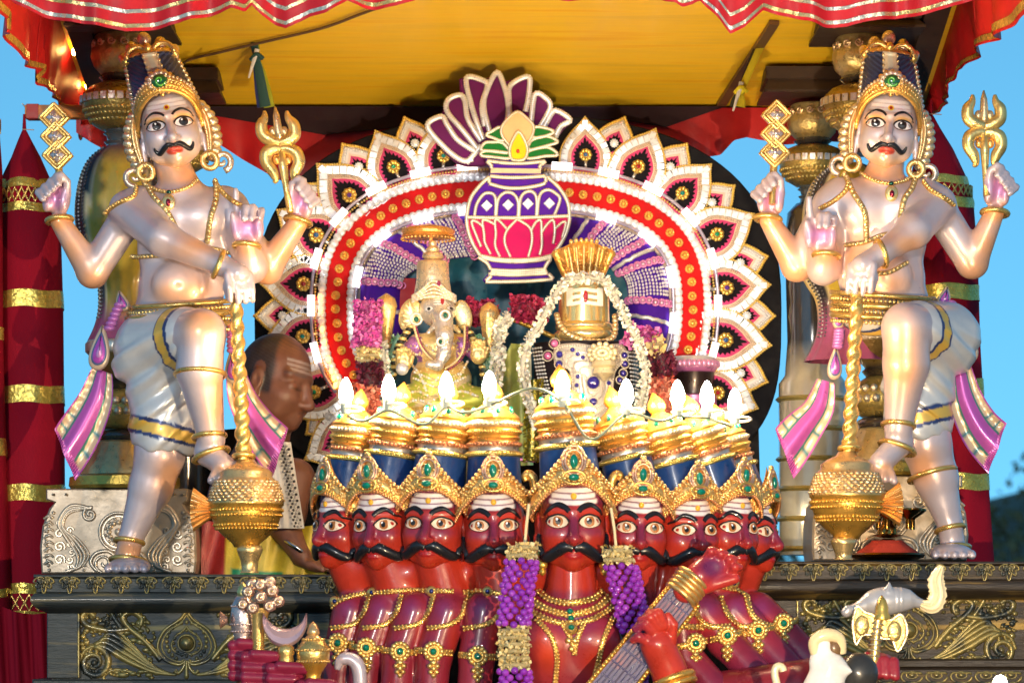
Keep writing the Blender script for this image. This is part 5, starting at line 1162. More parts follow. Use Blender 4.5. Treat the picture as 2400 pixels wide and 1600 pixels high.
    # ---- chest jewellery
    g = G(); cx, cy = J['cx'], J['cy']; pj = lambda pts, off=3: proj(tb, spline(np.array(pts, float), 8), off); hx = J['head'][0]
    for pts, r in J['straps'](cx, cy):
        P = pj(pts, 2); g.tube(P, r*.8, 7, (.62, .46, .20), flat=.6); g.beads(pj(pts, 5), r*1.5, r*.62, (.80, .60, .26))
    g.build('bead_straps', M['goldpaint'], t, fr, 180)
    g = G(); pts = [(hx - 62, cy - 92), (hx - 44, cy - 74), (hx, cy - 62), (hx + 44, cy - 74), (hx + 62, cy - 92)]; g.tube(pj(pts, 2), 4, 7, (.70, .46, .14)); g.beads(pj(pts, 5), 8, 4.4, (.82, .58, .22))
    dp = pj([(hx + 2, cy - 58), (hx + 2, cy - 40)], 6); g.prism(ellipse(hx + 2, cy - 38, 15, 19, 18), dp[-1][1] - 8, dp[-1][1] + 4, (.80, .60, .25), 3); g.sphere((hx + 2, dp[0][1] - 4, cy - 62), (6, 5, 5), (.01, .10, .07)); g.sphere((hx + 2, dp[-1][1] - 9, cy - 36), (6, 4, 9), (.25, .01, .03)); g.build('necklace', M['goldpaint'], t, fr, 180)
    for pts in J['capes']: g = G(); P = proj(ab, spline(np.array(pts, float), 8), 2); g.tube(P, 6, 7, (.78, .48, .14), flat=.7); g.beads(proj(ab, spline(np.array(pts, float), 8), 6), 9, 4.5, (.84, .58, .2)); g.build('shoulder_trim', M['goldpaint'], t, fr, 180)
    for c, rx, rd, ti in J['bangles']: g = G(); bangle(g, c, rx, rd, ti, 6.5); g.build('bracelet', M['goldpaint'], t, fr, 180)
    for c, rx, rd, ti in J['anklets']: g = G(); bangle(g, c, rx, rd, ti, 6.0); g.build('anklet', M['goldpaint'], t, fr, 180)
    # ---- sashes
    for ctr, wid, ang in J['tails']: g = G(); ribbon_tail(g, ctr, wid, ang, d=26); g.build('sash_tail', M['pearl'], t, fr, 60)
    for x, y0, y1, w, ln in J['loops']: 
        g = G(); teardrop(g, x, y0, y1, w, -10, ln); g.build('sash_loop', M['pearl'], t, fr, 60)
    for x0, y0, x1, y1 in J['knots']:
        g = G()
        for u in np.linspace(0, 1, 6): g.sphere((x0 + (x1-x0)*u, -14, y0 + (y1-y0)*u), (14, 12, 8), (.50, .16, .46), 10, 6)
        g.build('sash_knot', M['pearl'], t, fr, 180)
    # ---- held things, moulded with the figure
    g, gi = diamond_emblem(fr, *J['dia']); e = g.build('diamond_sceptre', M['goldpaint'], t, fr, 60); gi.build('diamond_inset', M['goldpaint'], e, fr, 60)
    trident(*J['tri']).build('trident', M['goldpaint'], t, fr, 180)
    g1, g2, g3, g4 = mace(*J['mace']); m_ = g2.build('mace', M['goldpaint'], t, fr, 180); g1.build('mace_shaft', M['goldpaint'], m_, fr, 180); g3.build('mace_wing', M['goldpaint'], m_, fr, 60); g4.build('mace_foot', M['goldpaint'], m_, fr, 60)
    return t
JL = dict(f=1, cx=427, cy=520, head=(400, 302), hs=1.0, yaw=5, roll=-11, look=1,
    cross=[(300, -10, 492), (392, -96, 570), (528, -150, 636)], kn=(574, -168, 662), kdir=(.9, .45, .0),
    out=[(292, 24, 512), (212, 34, 634), (141, -6, 520)], outh=(136, -14, 462, 1, .10),
    inn=[(548, 34, 520), (622, 44, 624), (697, 6, 524)], innh=(704, 0, 470, -1, .12),
    pt=[(548, -4, 490), (590, -20, 628), (583, -60, 578)], pth=(586, -68, 538), ptf=1,
    leg=[(372, -10, 805), (486, -140, 794), (482, -138, 880), (507, -122, 1036)], heel=(498, -112, 1066), toe=(540, -158, 1100), t0=(512, -176, 1134), t1=(590, -186, 1116), big=4,
    stand=[(378, 12, 900), (374, 4, 1066), (352, 14, 1140), (306, 12, 1258), (294, 22, 1308)],
    bag=(345, 10, 838), bagr=(84, 78, 84), hem=(384, 8, 1020), hemroll=.24, band=(.50, .70),
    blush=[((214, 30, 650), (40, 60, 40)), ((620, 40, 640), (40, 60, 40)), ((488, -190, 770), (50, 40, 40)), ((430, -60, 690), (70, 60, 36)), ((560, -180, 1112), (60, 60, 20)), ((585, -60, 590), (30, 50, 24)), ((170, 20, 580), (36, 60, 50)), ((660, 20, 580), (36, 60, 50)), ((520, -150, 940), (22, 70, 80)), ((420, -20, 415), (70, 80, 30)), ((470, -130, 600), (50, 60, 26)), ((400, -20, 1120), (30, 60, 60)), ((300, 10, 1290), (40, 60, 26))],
    straps=lambda cx, cy: [([(cx - 88, cy - 92), (cx - 62, cy - 52), (cx - 32, cy - 20), (cx - 8, cy + 22), (cx + 0, cy + 52)], 9), ([(cx + 78, cy - 96), (cx + 84, cy - 50), (cx + 72, cy), (cx + 62, cy + 52)], 9), ([(cx - 118, cy + 82), (cx - 60, cy + 84), (cx, cy + 76), (cx + 60, cy + 66), (cx + 118, cy + 74)], 7)],
    capes=[[(246, 502), (280, 486), (318, 470), (322, 444)], [(506, 432), (530, 462), (566, 490)]],
    bangles=[((140, -6, 517), 29, 27, -.12), ((698, 6, 518), 30, 27, .25), ((583, -58, 584), 29, 27, .05), ((526, -150, 636), 31, 28, 1.95)],
    anklets=[((483, -136, 888), 57, 56, .0), ((503, -124, 1030), 36, 36, -.1), ((506, -118, 1072), 42, 40, -.35), ((301, 14, 1268), 33, 33, .12), ((300, 0, 1312), 40, 46, .05)],
    tails=[([(236, 866), (222, 930), (190, 1000), (150, 1066)], [24, 40, 52, 64], [20, 18, 40, 68]), ([(548, 862), (566, 930), (606, 1000), (655, 1062)], [20, 34, 44, 62], [-15, -15, -40, -72])],
    loops=[(236, 762, 868, 34, -.12), (287, 682, 730, 22, .25), (546, 730, 790, 20, -.1), (546, 818, 900, 26, .05)], knots=[(282, 716, 258, 770), (545, 770, 546, 822)],
    dia=(128, 278, .09, -6), tri=(645, 252, .14, -10), mace=((566, -152, 712), (602, -196, 1345), (490, 1200), 1086, .98))
JR = dict(f=-1, cx=2066, cy=500, head=(2080, 302), hs=.98, yaw=-4, roll=6, look=-1,
    cross=[(2196, -10, 480), (2128, -96, 552), (2050, -150, 610)], kn=(2002, -168, 642), kdir=(-.9, .45, 0),
    out=[(2206, 24, 492), (2284, 34, 612), (2330, -6, 500)], outh=(2334, -14, 442, -1, .10),
    inn=[(1930, 34, 510), (1872, 44, 618), (1803, 6, 516)], innh=(1806, 0, 460, 1, .0),
    pt=[(1940, -4, 480), (1928, -20, 632), (1930, -60, 596)], pth=(1916, -68, 556), ptf=1,
    leg=[(2200, -10, 790), (2106, -140, 780), (2106, -138, 866), (2090, -122, 1012)], heel=(2094, -112, 1044), toe=(2046, -158, 1092), t0=(1990, -186, 1118), t1=(2074, -176, 1136), big=0,
    stand=[(2150, 12, 880), (2172, 4, 1042), (2196, 14, 1120), (2228, 12, 1228), (2236, 22, 1276)],
    bag=(2180, 10, 806), bagr=(76, 76, 84), hem=(2154, 8, 990), hemroll=-.24, band=(.50, .70),
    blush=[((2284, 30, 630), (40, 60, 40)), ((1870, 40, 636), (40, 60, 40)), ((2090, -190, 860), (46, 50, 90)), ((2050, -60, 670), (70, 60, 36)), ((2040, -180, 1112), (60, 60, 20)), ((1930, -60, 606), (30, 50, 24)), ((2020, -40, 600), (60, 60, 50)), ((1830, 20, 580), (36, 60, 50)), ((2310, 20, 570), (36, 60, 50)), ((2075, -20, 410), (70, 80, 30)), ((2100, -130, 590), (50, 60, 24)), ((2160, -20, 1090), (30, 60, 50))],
    straps=lambda cx, cy: [([(cx - 88, cy - 92), (cx - 72, cy - 40), (cx - 46, cy + 8), (cx - 40, cy + 66)], 9), ([(cx + 84, cy - 92), (cx + 66, cy - 52), (cx + 44, cy - 20), (cx + 34, cy + 40)], 9), ([(cx - 112, cy + 78), (cx - 50, cy + 74), (cx, cy + 56), (cx + 60, cy + 52)], 7), ([(cx - 20, cy + 150), (cx + 10, cy + 146), (cx + 50, cy + 124)], 7)],
    capes=[[(1920, 494), (1948, 478), (1976, 456), (1984, 432)], [(2160, 432), (2180, 460), (2226, 486)]],
    bangles=[((2331, -6, 500), 30, 27, .1), ((1800, 6, 512), 29, 27, .1), ((1931, -58, 606), 29, 27, .1), ((2047, -150, 612), 31, 28, 1.25)],
    anklets=[((2090, -124, 1004), 36, 36, .1), ((2088, -118, 1056), 42, 40, .35), ((2186, 8, 1112), 56, 55, -.25), ((2229, 14, 1238), 33, 33, -.2), ((2232, 0, 1284), 40, 46, -.05)],
    tails=[([(1938, 890), (1922, 950), (1886, 1000), (1840, 1062)], [20, 36, 46, 62], [15, 15, 40, 70]), ([(2252, 850), (2266, 930), (2298, 1000), (2340, 1050)], [24, 40, 50, 62], [-20, -18, -40, -70])],
    loops=[(2266, 756, 850, 32, .12), (2212, 672, 720, 22, -.25), (1962, 720, 772, 18, .1), (1956, 812, 890, 24, -.05)], knots=[(2226, 712, 2248, 758), (1966, 776, 1962, 812)],
    dia=(1820, 272, -.06, -6), tri=(2304, 214, .02, -10), mace=((1992, -152, 704), (1956, -196, 1315), (2067, 1188), 1068, .98))
fgl = Fr(430, 1345, 0.14); guardian('left four-armed guardian statue resting a foot on its gold mace', JL, fgl)
fgr = Fr(2066, 1315, 0.14); guardian('right four-armed guardian statue leaning on its gold mace', JR, fgr)
# ================================================================ idols, flowers, bulbs
def petals(g, path, r, size, dens, cols, seed=0, flat=1.0, r_end=None):
    """flower rope: small cupped petals standing off a core"""
    rs = np.random.RandomState(seed); P = resample(to3(np.array(path, float)), 3.0); n = len(P); T = nrm(np.gradient(P, axis=0))
    N = int(dens*n*3*r/20); i = rs.randint(0, n, N); a = rs.uniform(0, 6.283, N); rr = r*rs.uniform(.72, 1.0, N)
    if r_end is not None: rr = rr*np.interp(i, [0, n-1], [1, r_end])
    A = nrm(np.cross(T[i], (0, 1, 0)) + 1e-6); B = nrm(np.cross(T[i], A)); nn = A*np.cos(a)[:, None] + B*np.sin(a)[:, None]*flat
    c = P[i] + nn*rr[:, None]; out = nrm(nn + rs.normal(0, .45, (N, 3))); u = nrm(np.cross(out, rs.normal(0, 1, (N, 3)))); s = size*rs.uniform(.7, 1.25, N)[:, None]
    V = np.stack([c - u*s*.5, c - u*s*.45 + out*s*.8, c + u*s*.45 + out*s*.9, c + u*s*.5, c + out*s*.25 - np.cross(u, out)*s*.35], 1).reshape(-1, 3)
    q = np.arange(N)[:, None]*5; F = np.vstack([q + np.array([[0, 1, 4]]), q + np.array([[1, 2, 4]]), q + np.array([[2, 3, 4]])])
    cs = np.array(cols, float)[rs.randint(0, len(cols), N)]*rs.uniform(.8, 1.15, (N, 1)); g.add(V, F, np.repeat(cs, 5, 0))
    k = np.linspace(0, 1, n); g.tube(P, r*.74*(1 if r_end is None else 1 + (r_end-1)*k), 10, np.array(cols[0])*.5, flat=max(flat, .6)); return g
m_idol = mat('idol_gold', None, 0.28, 0.6, 0.2, 0.14, 30, 0.45, 160)
fe = Fr(1025, 1010, 0.56); el = thing('elephant_idol', 'silver and gold elephant-headed seated idol under a small umbrella', 'idol', fe)
IG = (.88, .66, .28); IS = (.80, .74, .66)
o = [(ell((1034, -10, 890), (72, 52, 58)), 1, 1), (ell((1030, 0, 815), (62, 40, 42)), 22, 1)]
for s in (-1, 1): o += [(cap((1030 + s*52, -4, 800), (1030 + s*88, -24, 836), 19, 16), 10, 1), (cap((1030 + s*88, -24, 836), (1030 + s*78 + (-6 if s < 0 else 16), -62, 842), 15, 12), 6, 1), (cap((1030 + s*30, -30, 925), (1030 + s*92, -56, 940), 34, 28), 14, 1), (cap((1030 + s*92, -56, 940), (1030 + s*10, -88, 952), 25, 17), 10, 1)]
V, Q = sdf(o, 4.5); C = np.tile(np.array(IG), (len(V), 1)); w = V[:, 2] > 872; C[w] = (.52, .56, .08); w = (np.abs(V[:, 2] - 872) < 7); C[w] = (.75, .5, .15)
w = (V[:, 2] < 850) & (np.abs(V[:, 0] - 1030) > 40) & (V[:, 2] > 790); C[w] = (.40, .16, .46); w = (np.abs((V[:, 0] - 1030)*.6 + V[:, 2] - 930) < 8) & (V[:, 2] > 880); C[w] = (.80, .66, .40)
bb_ = BVHTree.FromPolygons(V.tolist(), Q.tolist()); g = G(); g.add(V, Q, C); g.build('body', mat('idol_dress', None, .35, .35, .3, .15, 30, .4, 140), el, fe, 180)
for q_, c_ in (([(975, 876), (1030, 896), (1085, 876)], 0), ([(972, 890), (1030, 912), (1090, 888)], 1), ([(960, 850), (985, 880), (1000, 920)], 1), ([(1096, 850), (1080, 880), (1066, 920)], 0), ([(935, 940), (980, 925), (1020, 945)], 0), ([(1120, 935), (1080, 925), (1040, 948)], 1), ([(930, 955), (985, 945), (1030, 962)], 1), ([(988, 800), (1030, 830), (1072, 800)], 0), ([(948, 815), (966, 828), (985, 832)], 0), ([(1110, 815), (1092, 828), (1075, 832)], 0)):
    g = G(); P = proj(bb_, resample(spline(np.array(q_, float), 8), 6), 2.5); [g.sphere(p, (3.6, 3, 3.6), ((.86, .70, .36), (.84, .82, .78))[c_ if i % 3 else 1 - c_], 6, 4) for i, p in enumerate(P)]; b_ = g.build('bead_string', M['bead'], el, fe, 180); b_['kind'] = 'stuff'
rs = np.random.RandomState(9); g = G()
for k in range(220):
    x, y = rs.uniform(940, 1120), rs.uniform(795, 960); h = bb_.ray_cast(Vector((x, -5000, y)), Vector((0, 1, 0)))
    if h[0] is not None: g.sphere(np.array(h[0]), (2.6, 2, 2.6), (.84, .66, .30), 5, 4)
b_ = g.build('gold_embroidery', M['bead'], el, fe, 180); b_['kind'] = 'stuff'
o = [(ell((1026, -24, 728), (42, 40, 42)), 1, 1), (ell((1036, -50, 742), (26, 24, 30)), 12, 1), (cap((1040, -66, 752), (1044, -86, 796), 23, 19), 12, 1), (cap((1044, -86, 796), (1042, -84, 838), 19, 15), 10, 1), (cap((1042, -84, 838), (1028, -92, 864), 15, 12), 8, 1), (cap((1028, -92, 864), (1008, -94, 862), 12, 9), 6, 1),
     (cap((1018, -60, 772), (1006, -78, 786), 7, 5), 3, 1), (cap((1064, -58, 772), (1078, -74, 784), 7, 5), 3, 1), (ell((962, -14, 740), (27, 7, 42), .25), 4, 1), (ell((1086, -8, 740), (21, 7, 38), -.2), 4, 1)] + [(cap((962 + 18*math.cos(a_), -22, 740 + 30*math.sin(a_)), (972, -20, 745), 3, 2), 2, 1) for a_ in np.arange(1.6, 5.0, .5)] + [(ell((1043, -86, y_), (20 - (y_-780)*.06, 17, 3)), 3, 1) for y_ in (785, 800, 815, 830)]
V, Q = sdf(o, 3.2); C = np.tile(np.array(IS), (len(V), 1)); w = np.abs(V[:, 0] - 1026) > 40; C[w] = (.84, .70, .36); g = G(); g.add(V, Q, C); hd = g.build('head', m_idol, el, fe, 180); eb = BVHTree.FromPolygons(V.tolist(), Q.tolist())
for x in (1008, 1058):
    g = G(); patch(g, eb, almond(x, 730, 9, 5.5), 1.2, (.85, .82, .78)); patch(g, eb, ellipse(x, 730, 4, 4, 10), 2, (.01, .01, .01)); g.build('eye', M['gloss'], hd, fe, 60)
for x, y, r in ((976, 750, 13), (1045, 748, 11), (1036, 810, 9)):
    g = G(); P = proj(eb, np.array([(x, y)]), 2)[0]; g.tube(np.stack([x + r*np.cos(np.linspace(0, 6.28, 18, endpoint=False)), np.full(18, P[1]-2), y + r*np.sin(np.linspace(0, 6.28, 18, endpoint=False))], 1), 3.2, 6, (.84, .80, .74), closed=True); g.sphere(P + np.array([0, -2, 0]), (r*.45, 4, r*.55), (.0, .13, .08), 8, 6); g.build('gem_roundel', M['bead'], hd, fe, 180)
g = G(); patch(g, eb, ellipse(1038, 712, 4, 10, 12), 1.5, (.4, .02, .03)); [patch(g, eb, ellipse(1032, y, 15, 1.6, 14), 1.2, (.85, .82, .8)) for y in (708, 714, 720)]; g.build('forehead_mark', M['matte'], hd, fe, 60)
g = G(); g.lathe(1015, -22, [(566, 5), (572, 10), (578, 8), (586, 16), (592, 14), (598, 24), (606, 25), (611, 18), (614, 32), (620, 37), (660, 39), (690, 44), (706, 48)], 36, (.88, .70, .42), fl=lambda th, i: 1 + .02*np.sin(th*22)); g.build('crown', m_idol, el, fe, 60)
g = G()
for u in np.linspace(-1, 1, 34):
    for v in range(5):
        h = 16 + 24*math.exp(-(u*2.2)**2); y = 712 - 10*(1-u*u) - v*h/4.4; x = 1018 + 50*u; g.sphere((x, -24 - 48*math.sqrt(max(0, 1-(u*.96)**2)), y), (3.2, 3.2, 3.2), (.82, .70, .48) if (v + int(u*17)) % 3 else (.86, .84, .80), 6, 4)
o = g.build('tiara', M['bead'], el, fe, 180); o['kind'] = 'stuff'; g = G(); g.sphere((1030, -72, 672), (5, 4, 7), (.28, .02, .08)); g.build('tiara_gem', M['gem'], el, fe, 180)
g = G(); g.lathe(1004, -20, [(527, 4), (531, 22), (536, 48), (541, 61), (546, 63), (552, 60), (556, 63), (560, 58)], 48, (.85, .40, .10), fl=lambda th, i: 1 + .02*np.sin(th*24)*(i > 3)); g.tube([(1008, -20, 540), (1012, -20, 580)], 5, 8, (.85, .5, .2))
[g.sphere((1004 + 62*math.cos(a), -20 + 62*math.sin(a), 563), 3.2, (.88, .5, .15), 6, 4) for a in np.arange(0, 6.28, .17)]; g.build('umbrella', m_idol, el, fe, 60)
for cx, y0, s in ((906, 692, 1), (1147, 712, 1)):
    g = G(); g.lathe(cx, -6, [(y0-4, 2), (y0, 8), (y0+8, 20), (y0+26, 25), (y0+40, 22), (y0+60, 19), (y0+90, 14), (y0+110, 11), (y0+125, 14)], 28, (.86, .58, .22), fl=lambda th, i: 1 + .05*np.sin(th*8 + i)); g.build('raised_club', m_idol, el, fe, 60)
for cx, cy in ((948, 856), (1122, 838)):
    g = G(); o = []; o += [(ell((cx, -72, cy), (19, 12, 22)), 4, 1)] + [(cap((cx - 13 + i*9, -76, cy - 12), (cx - 13 + i*9, -84, cy - 34 + abs(i-1.5)*3), 5.5, 4.5), 1.5, 1) for i in range(4)] + [(cap((cx + 16, -78, cy + 4), (cx + 22, -84, cy - 14), 6, 5), 2, 1)]
    V, Q = sdf(o, 2.6); g.add(V, Q, (.88, .64, .26)); g.build('hand', m_idol, el, fe, 180)
g = G(); g.sphere((946, -96, 872), (15, 12, 15), (.72, .72, .74), 14, 8); g.build('sweet_ball', M['bead'], el, fe, 180)
for q in ([(972, 770), (985, 812), (1008, 842), (1040, 866)], [(1090, 770), (1088, 820), (1070, 852), (1046, 868)]):
    g = G(); P = to3(spline(np.array(q, float), 8), -66); g.beads(P, 5, 3.6, (.84, .66, .36), n=6, m=4); g.beads(P + np.array([6, 0, 3]), 5, 2.6, (.30, .05, .14), n=6, m=4); o = g.build('bead_necklace', M['bead'], el, fe, 180); o['kind'] = 'stuff'
for s in (-1, 1):
    g = G(); q = spline(np.array([(1028 + s*62, 770), (1028 + s*84, 800), (1028 + s*100, 840), (1028 + s*106, 890)], float), 8)
    for i, p in enumerate(resample(to3(q, -52), 9)): g.sphere(p, (10, 9, 5.5), ((.80, .60, .22), (.03, .03, .025))[i % 2], 9, 6)
    o = g.build('black_gold_garland', M['bead'], None, fe, 180); tag(o, ('left' if s < 0 else 'right') + ' black and gold bead garland hanging on the elephant-headed idol', 'garland', 'bead garlands on the elephant-headed idol')
    g = G(); petals(g, [(1028 + s*(82+8), -46, 790), (1028 + s*108, -48, 830), (1028 + s*118, -50, 890), (1028 + s*106, -50, 980)], 10, 9, 2.2, [(.25, .55, .42), (.45, .70, .58), (.15, .40, .25)], 5 + s); o = g.build('green_tassel', M['petalf'], None, fe, 60); tag(o, ('left' if s < 0 else 'right') + ' pale green frilled garland beside the elephant-headed idol', 'garland', 'green garlands on the elephant-headed idol')
g = G(); g.lathe(1030, 0, [(960, 108), (966, 114), (990, 116), (996, 104), (1180, 104)], 40, (.70, .5, .16)); [g.beads(np.stack([1030 + 116*np.cos(np.linspace(3.2, 6.2, 40)), 116*np.sin(np.linspace(3.2, 6.2, 40)), np.full(40, y)], 1), 9, 4, (.82, .7, .5)) for y in (972, 986)]; g.build('seat', m_idol, el, fe, 40)
# ---- lingam idol
fi = Fr(1370, 1010, 0.52); li = thing('gold_pillar_idol', 'polished gold cylindrical idol with flared hood and white forehead mark', 'idol', fi)
m_brass = mat('polished_brass', None, 0.2, 0.75, 0.1, 0.08, 20, 0.12, 40)
g = G(); g.lathe(1369, 0, [(652, 6), (653, 40), (656, 54), (664, 58), (680, 59), (752, 60), (758, 60)], 48, (.90, .66, .26)); g.build('cylinder', m_brass, li, fi, 60)
g = G(); g.lathe(1369, 0, [(756, 60), (762, 67), (770, 67), (774, 62), (780, 69), (790, 69), (796, 63), (810, 66)], 48, (.90, .68, .30), fl=lambda th, i: 1 + .012*np.sin(th*40)); g.build('base_rings', m_brass, li, fi, 60)
def hoodR(th, i): return np.array([1, 1, 1, 1, 1, 1, 1, 1])[i] + 0*th
P = []; n = 49
for i, (y, hw, dd) in enumerate(((658, 44, -10), (645, 50, -14), (625, 60, -20), (603, 70, -26), (586, 76, -28), (577, 72, -26), (572, 60, -22))):
    u = np.linspace(-1, 1, n); P.append(np.stack([1368 + hw*u, dd + 40*u*u - 4*np.cos(u*20), y - 5*np.cos(u*3)*(i > 3) + 4*u*u*(i > 3)], 1))
P = np.array(P); g = G(); g.grid(P, (.86, .46, .10)); g.grid(P + np.array([0, 8, 0]), (.80, .30, .05)); [g.sphere((1368 + x, -26, 566 + x*x*.004), (5, 5, 6), (.88, .6, .2), 8, 6) for x in (-30, -18, -6, 6, 18, 30)]
for k in range(5): g.tube(np.stack([1368 + (-24 + k*12)*np.linspace(1, 1.5, 8), np.full(8, -30), np.linspace(650, 584, 8)], 1), 4, 7, (.88, .52, .14))
rs = np.random.RandomState(2)
for k in range(150): u, v = rs.uniform(-.92, .92), rs.uniform(0, 1); hw = 46 + 28*v; g.sphere((1368 + hw*u, -16 - 12*v + 36*u*u, 652 - 72*v), (4, 3, 3), (.86, .50, .14), 5, 4)
g.build('hood', m_idol, li, fi, 60)
cyl = lambda x, y, r=62: (x, -math.sqrt(max(1, r*r - (x-1369)**2)), y)
g = G()
for y, h in ((686, 7), (701, 7), (716, 7)):
    rows = [np.array([cyl(x, y + e*h + 1.5*math.sin(x*.1), 62) for x in np.linspace(1329, 1409, 24)]) for e in (-.6, 0, .6)]; g.grid(np.array(rows), (.82, .78, .72))
for x0, x1 in ((1327, 1341), (1398, 1412)): g.grid(np.array([[cyl(x, y, 62.5) for x in np.linspace(x0, x1, 4)] for y in np.linspace(680, 722, 6)]), (.82, .78, .72))
g.build('white_mark', M['matte'], li, fi, 60); g = G(); q = cyl(1371, 701, 64); g.sphere(q, (6, 3, 14), (.30, .02, .03)); g.build('red_eye_mark', M['gem'], li, fi, 180)
g = G(); P = spline(np.array([(1304, -40, 742), (1312, -56, 768), (1335, -76, 792), (1375, -84, 806), (1415, -78, 806), (1438, -58, 790), (1440, -40, 745)], float), 8)
[g.sphere(p, (7.5, 7, 7), (.84, .68, .40) if i % 2 else (.70, .50, .25), 8, 6) for i, p in enumerate(resample(P, 11))]; o = g.build('bead_chain', m_idol, None, fi, 180); tag(o, 'chain of cream gold beads round the foot of the gold cylinder', 'necklace')
# jewelled breastplate
RJ = 118; jp = lambda x, y, l=0: (x, -math.sqrt(max(1, (RJ+l)**2 - (x-1368)**2))*.8, y)
g = G(); xs = np.linspace(1252, 1484, 40); g.grid(np.array([[jp(x, y) for x in xs] for y in np.linspace(806, 1060, 12)]), (.012, .008, .012)); g.build('black_drape', M['velvet'], li, fi, 60)
ivory = (.50, .43, .36)
def plate(pts, name): g = G(); P = spline(np.array(pts, float), 5, True); c = P.mean(0); g.grid(np.array([[jp(*(c + (p-c)*f), 5 if f < .95 else 2) for p in P] for f in (.02, .35, .7, .92, 1.0)]), ivory, cv=True); return g.build(name, M['bead'], li, fi, 60)
plate([(1300, 820), (1345, 812), (1400, 818), (1452, 812), (1470, 840), (1440, 880), (1432, 960), (1410, 990), (1385, 1004), (1358, 995), (1340, 940), (1330, 870), (1300, 860)], 'breastplate')
for f_, c_ in ((.93, (.80, .76, .66)), (.80, (.62, .56, .48)), (.66, (.82, .78, .70)), (.50, (.55, .48, .40)), (.34, (.80, .74, .62))):
    Pq = spline(np.array([(1300, 820), (1345, 812), (1400, 818), (1452, 812), (1470, 840), (1440, 880), (1432, 960), (1410, 990), (1385, 1004), (1358, 995), (1340, 940), (1330, 870), (1300, 860)], float), 5, True); Pc = np.array((1388., 896.)); g = G(); [g.sphere(jp(*(Pc + (p - Pc)*f_), 7), (2.6, 2.2, 2.6), c_, 5, 4) for p in resample(Pq, 6/f_**.5, True)]; b_ = g.build('filigree_beads', M['bead'], li, fi, 180); b_['kind'] = 'stuff'
def gem(x, y, r, c=(.03, .02, .25), nm='blue_gem'):
    g = G(); q = jp(x, y, 10); g.sphere(q, (r, r*.6, r), c, 10, 6); o = g.build(nm, M['gem'], li, fi, 180); g = G(); g.beads(np.array([jp(x + (r+3)*math.cos(a), y + (r+3)*math.sin(a), 8) for a in np.arange(0, 6.28, .45)]), 4, 1.8, (.82, .76, .62), closed=True, n=5, m=4); b = g.build('gem_setting', M['bead'], o, fi, 180); b['kind'] = 'stuff'
for x, y, r in ((1388, 904, 15), (1388, 948, 9), (1388, 974, 4), (1310, 838, 8), (1309, 860, 8), (1312, 880, 7), (1461, 838, 7), (1462, 858, 7), (1458, 880, 7), (1450, 896, 6), (1352, 890, 5), (1350, 910, 5), (1352, 932, 5), (1422, 886, 5), (1424, 904, 5), (1424, 924, 5), (1424, 944, 5), (1424, 964, 4), (1340, 828, 5), (1352, 838, 5), (1364, 846, 5), (1440, 838, 5), (1428, 846, 5)): gem(x, y, r)
for x, y in ((1283, 840), (1300, 896), (1298, 812)): gem(x, y, 9, (.55, .12, .32), 'pink_gem')
for q in ([(1258, 820), (1268, 880), (1285, 950), (1300, 1000)], [(1478, 830), (1486, 880), (1484, 940)]):
    g = G(); P = spline(np.array(q, float), 6)
    for i, p in enumerate(resample(P, 9)):
        for e in (-9, -3, 3, 9): g.sphere(jp(p[0] + e, p[1], 8), (3.6, 3, 3), (.76, .76, .78), 5, 4)
    o = g.build('silver_braid', M['bead'], li, fi, 180); o['kind'] = 'stuff'
g = G(); [g.sphere((1408 + 30*math.cos(a)*rr, -118 - 14*(1-rr), 838 + 22*math.sin(a)*rr), (7, 6, 6), (.84, .72, .46), 7, 5) for a in np.arange(0, 6.28, .5) for rr in (.3, .65, 1)]; g.lathe(1412, -112, [(856, 26), (866, 30), (872, 22), (884, 26), (892, 12), (900, 4)], 24, (.84, .70, .42)); g.build('pendant', M['bead'], li, fi, 60)
# ---- flower garlands
def rope(label, path, r, size, cols, dens=1.6, fr=None, name='flower_garland', group='flower garlands on the idols', seed=1, flat=1.0, r_end=None):
    fr = fr or Fr(path[0][0], path[0][2], 0.5); g = G(); petals(g, spline(np.array(path, float), 8), r, size, dens, cols, seed, flat, r_end); o = g.build(name, M['petalf'], None, fr, 60); return tag(o, label, 'garland', group)
PK = [(.62, .10, .42), (.72, .22, .54), (.55, .06, .36)]; CRM = [(.42, .02, .08), (.55, .05, .14), (.34, .01, .06)]; COR = [(.72, .20, .13), (.80, .32, .22), (.62, .12, .08)]; WHI = [(.82, .80, .70), (.88, .87, .80), (.74, .72, .58)]; DMR = [(.10, .008, .03), (.16, .015, .05)]; CRE = [(.72, .58, .28), (.80, .68, .38), (.62, .46, .18)]
ff = Fr(870, 1000, 0.40)
rope('bright pink flower garland at the left of the elephant-headed idol', [(862, 0, 706), (862, 0, 760), (858, 0, 812)], 30, 10, PK, 4.5, ff, seed=3)
rope('dark maroon flower section under the pink garland', [(864, 0, 850), (868, 0, 905)], 28, 12, DMR, 2.0, ff, seed=4); rope('coral flower garland low on the left, above the demon crowns', [(860, 0, 905), (856, 0, 950), (862, 0, 1010)], 30, 12, COR, 2.2, ff, seed=5)
for i, y in enumerate((818, 831, 844)): g = G(); petals(g, [(836, 0, y), (862, 0, y + 1), (888, 0, y)], 8, 8, 2.2, CRE, i); o = g.build('cream_flower_ring', M['petalf'], None, ff, 60); tag(o, ('top', 'middle', 'lowest')[i] + ' of three cream flower rings under the pink garland', 'flower ring', 'cream flower rings on the left garland')
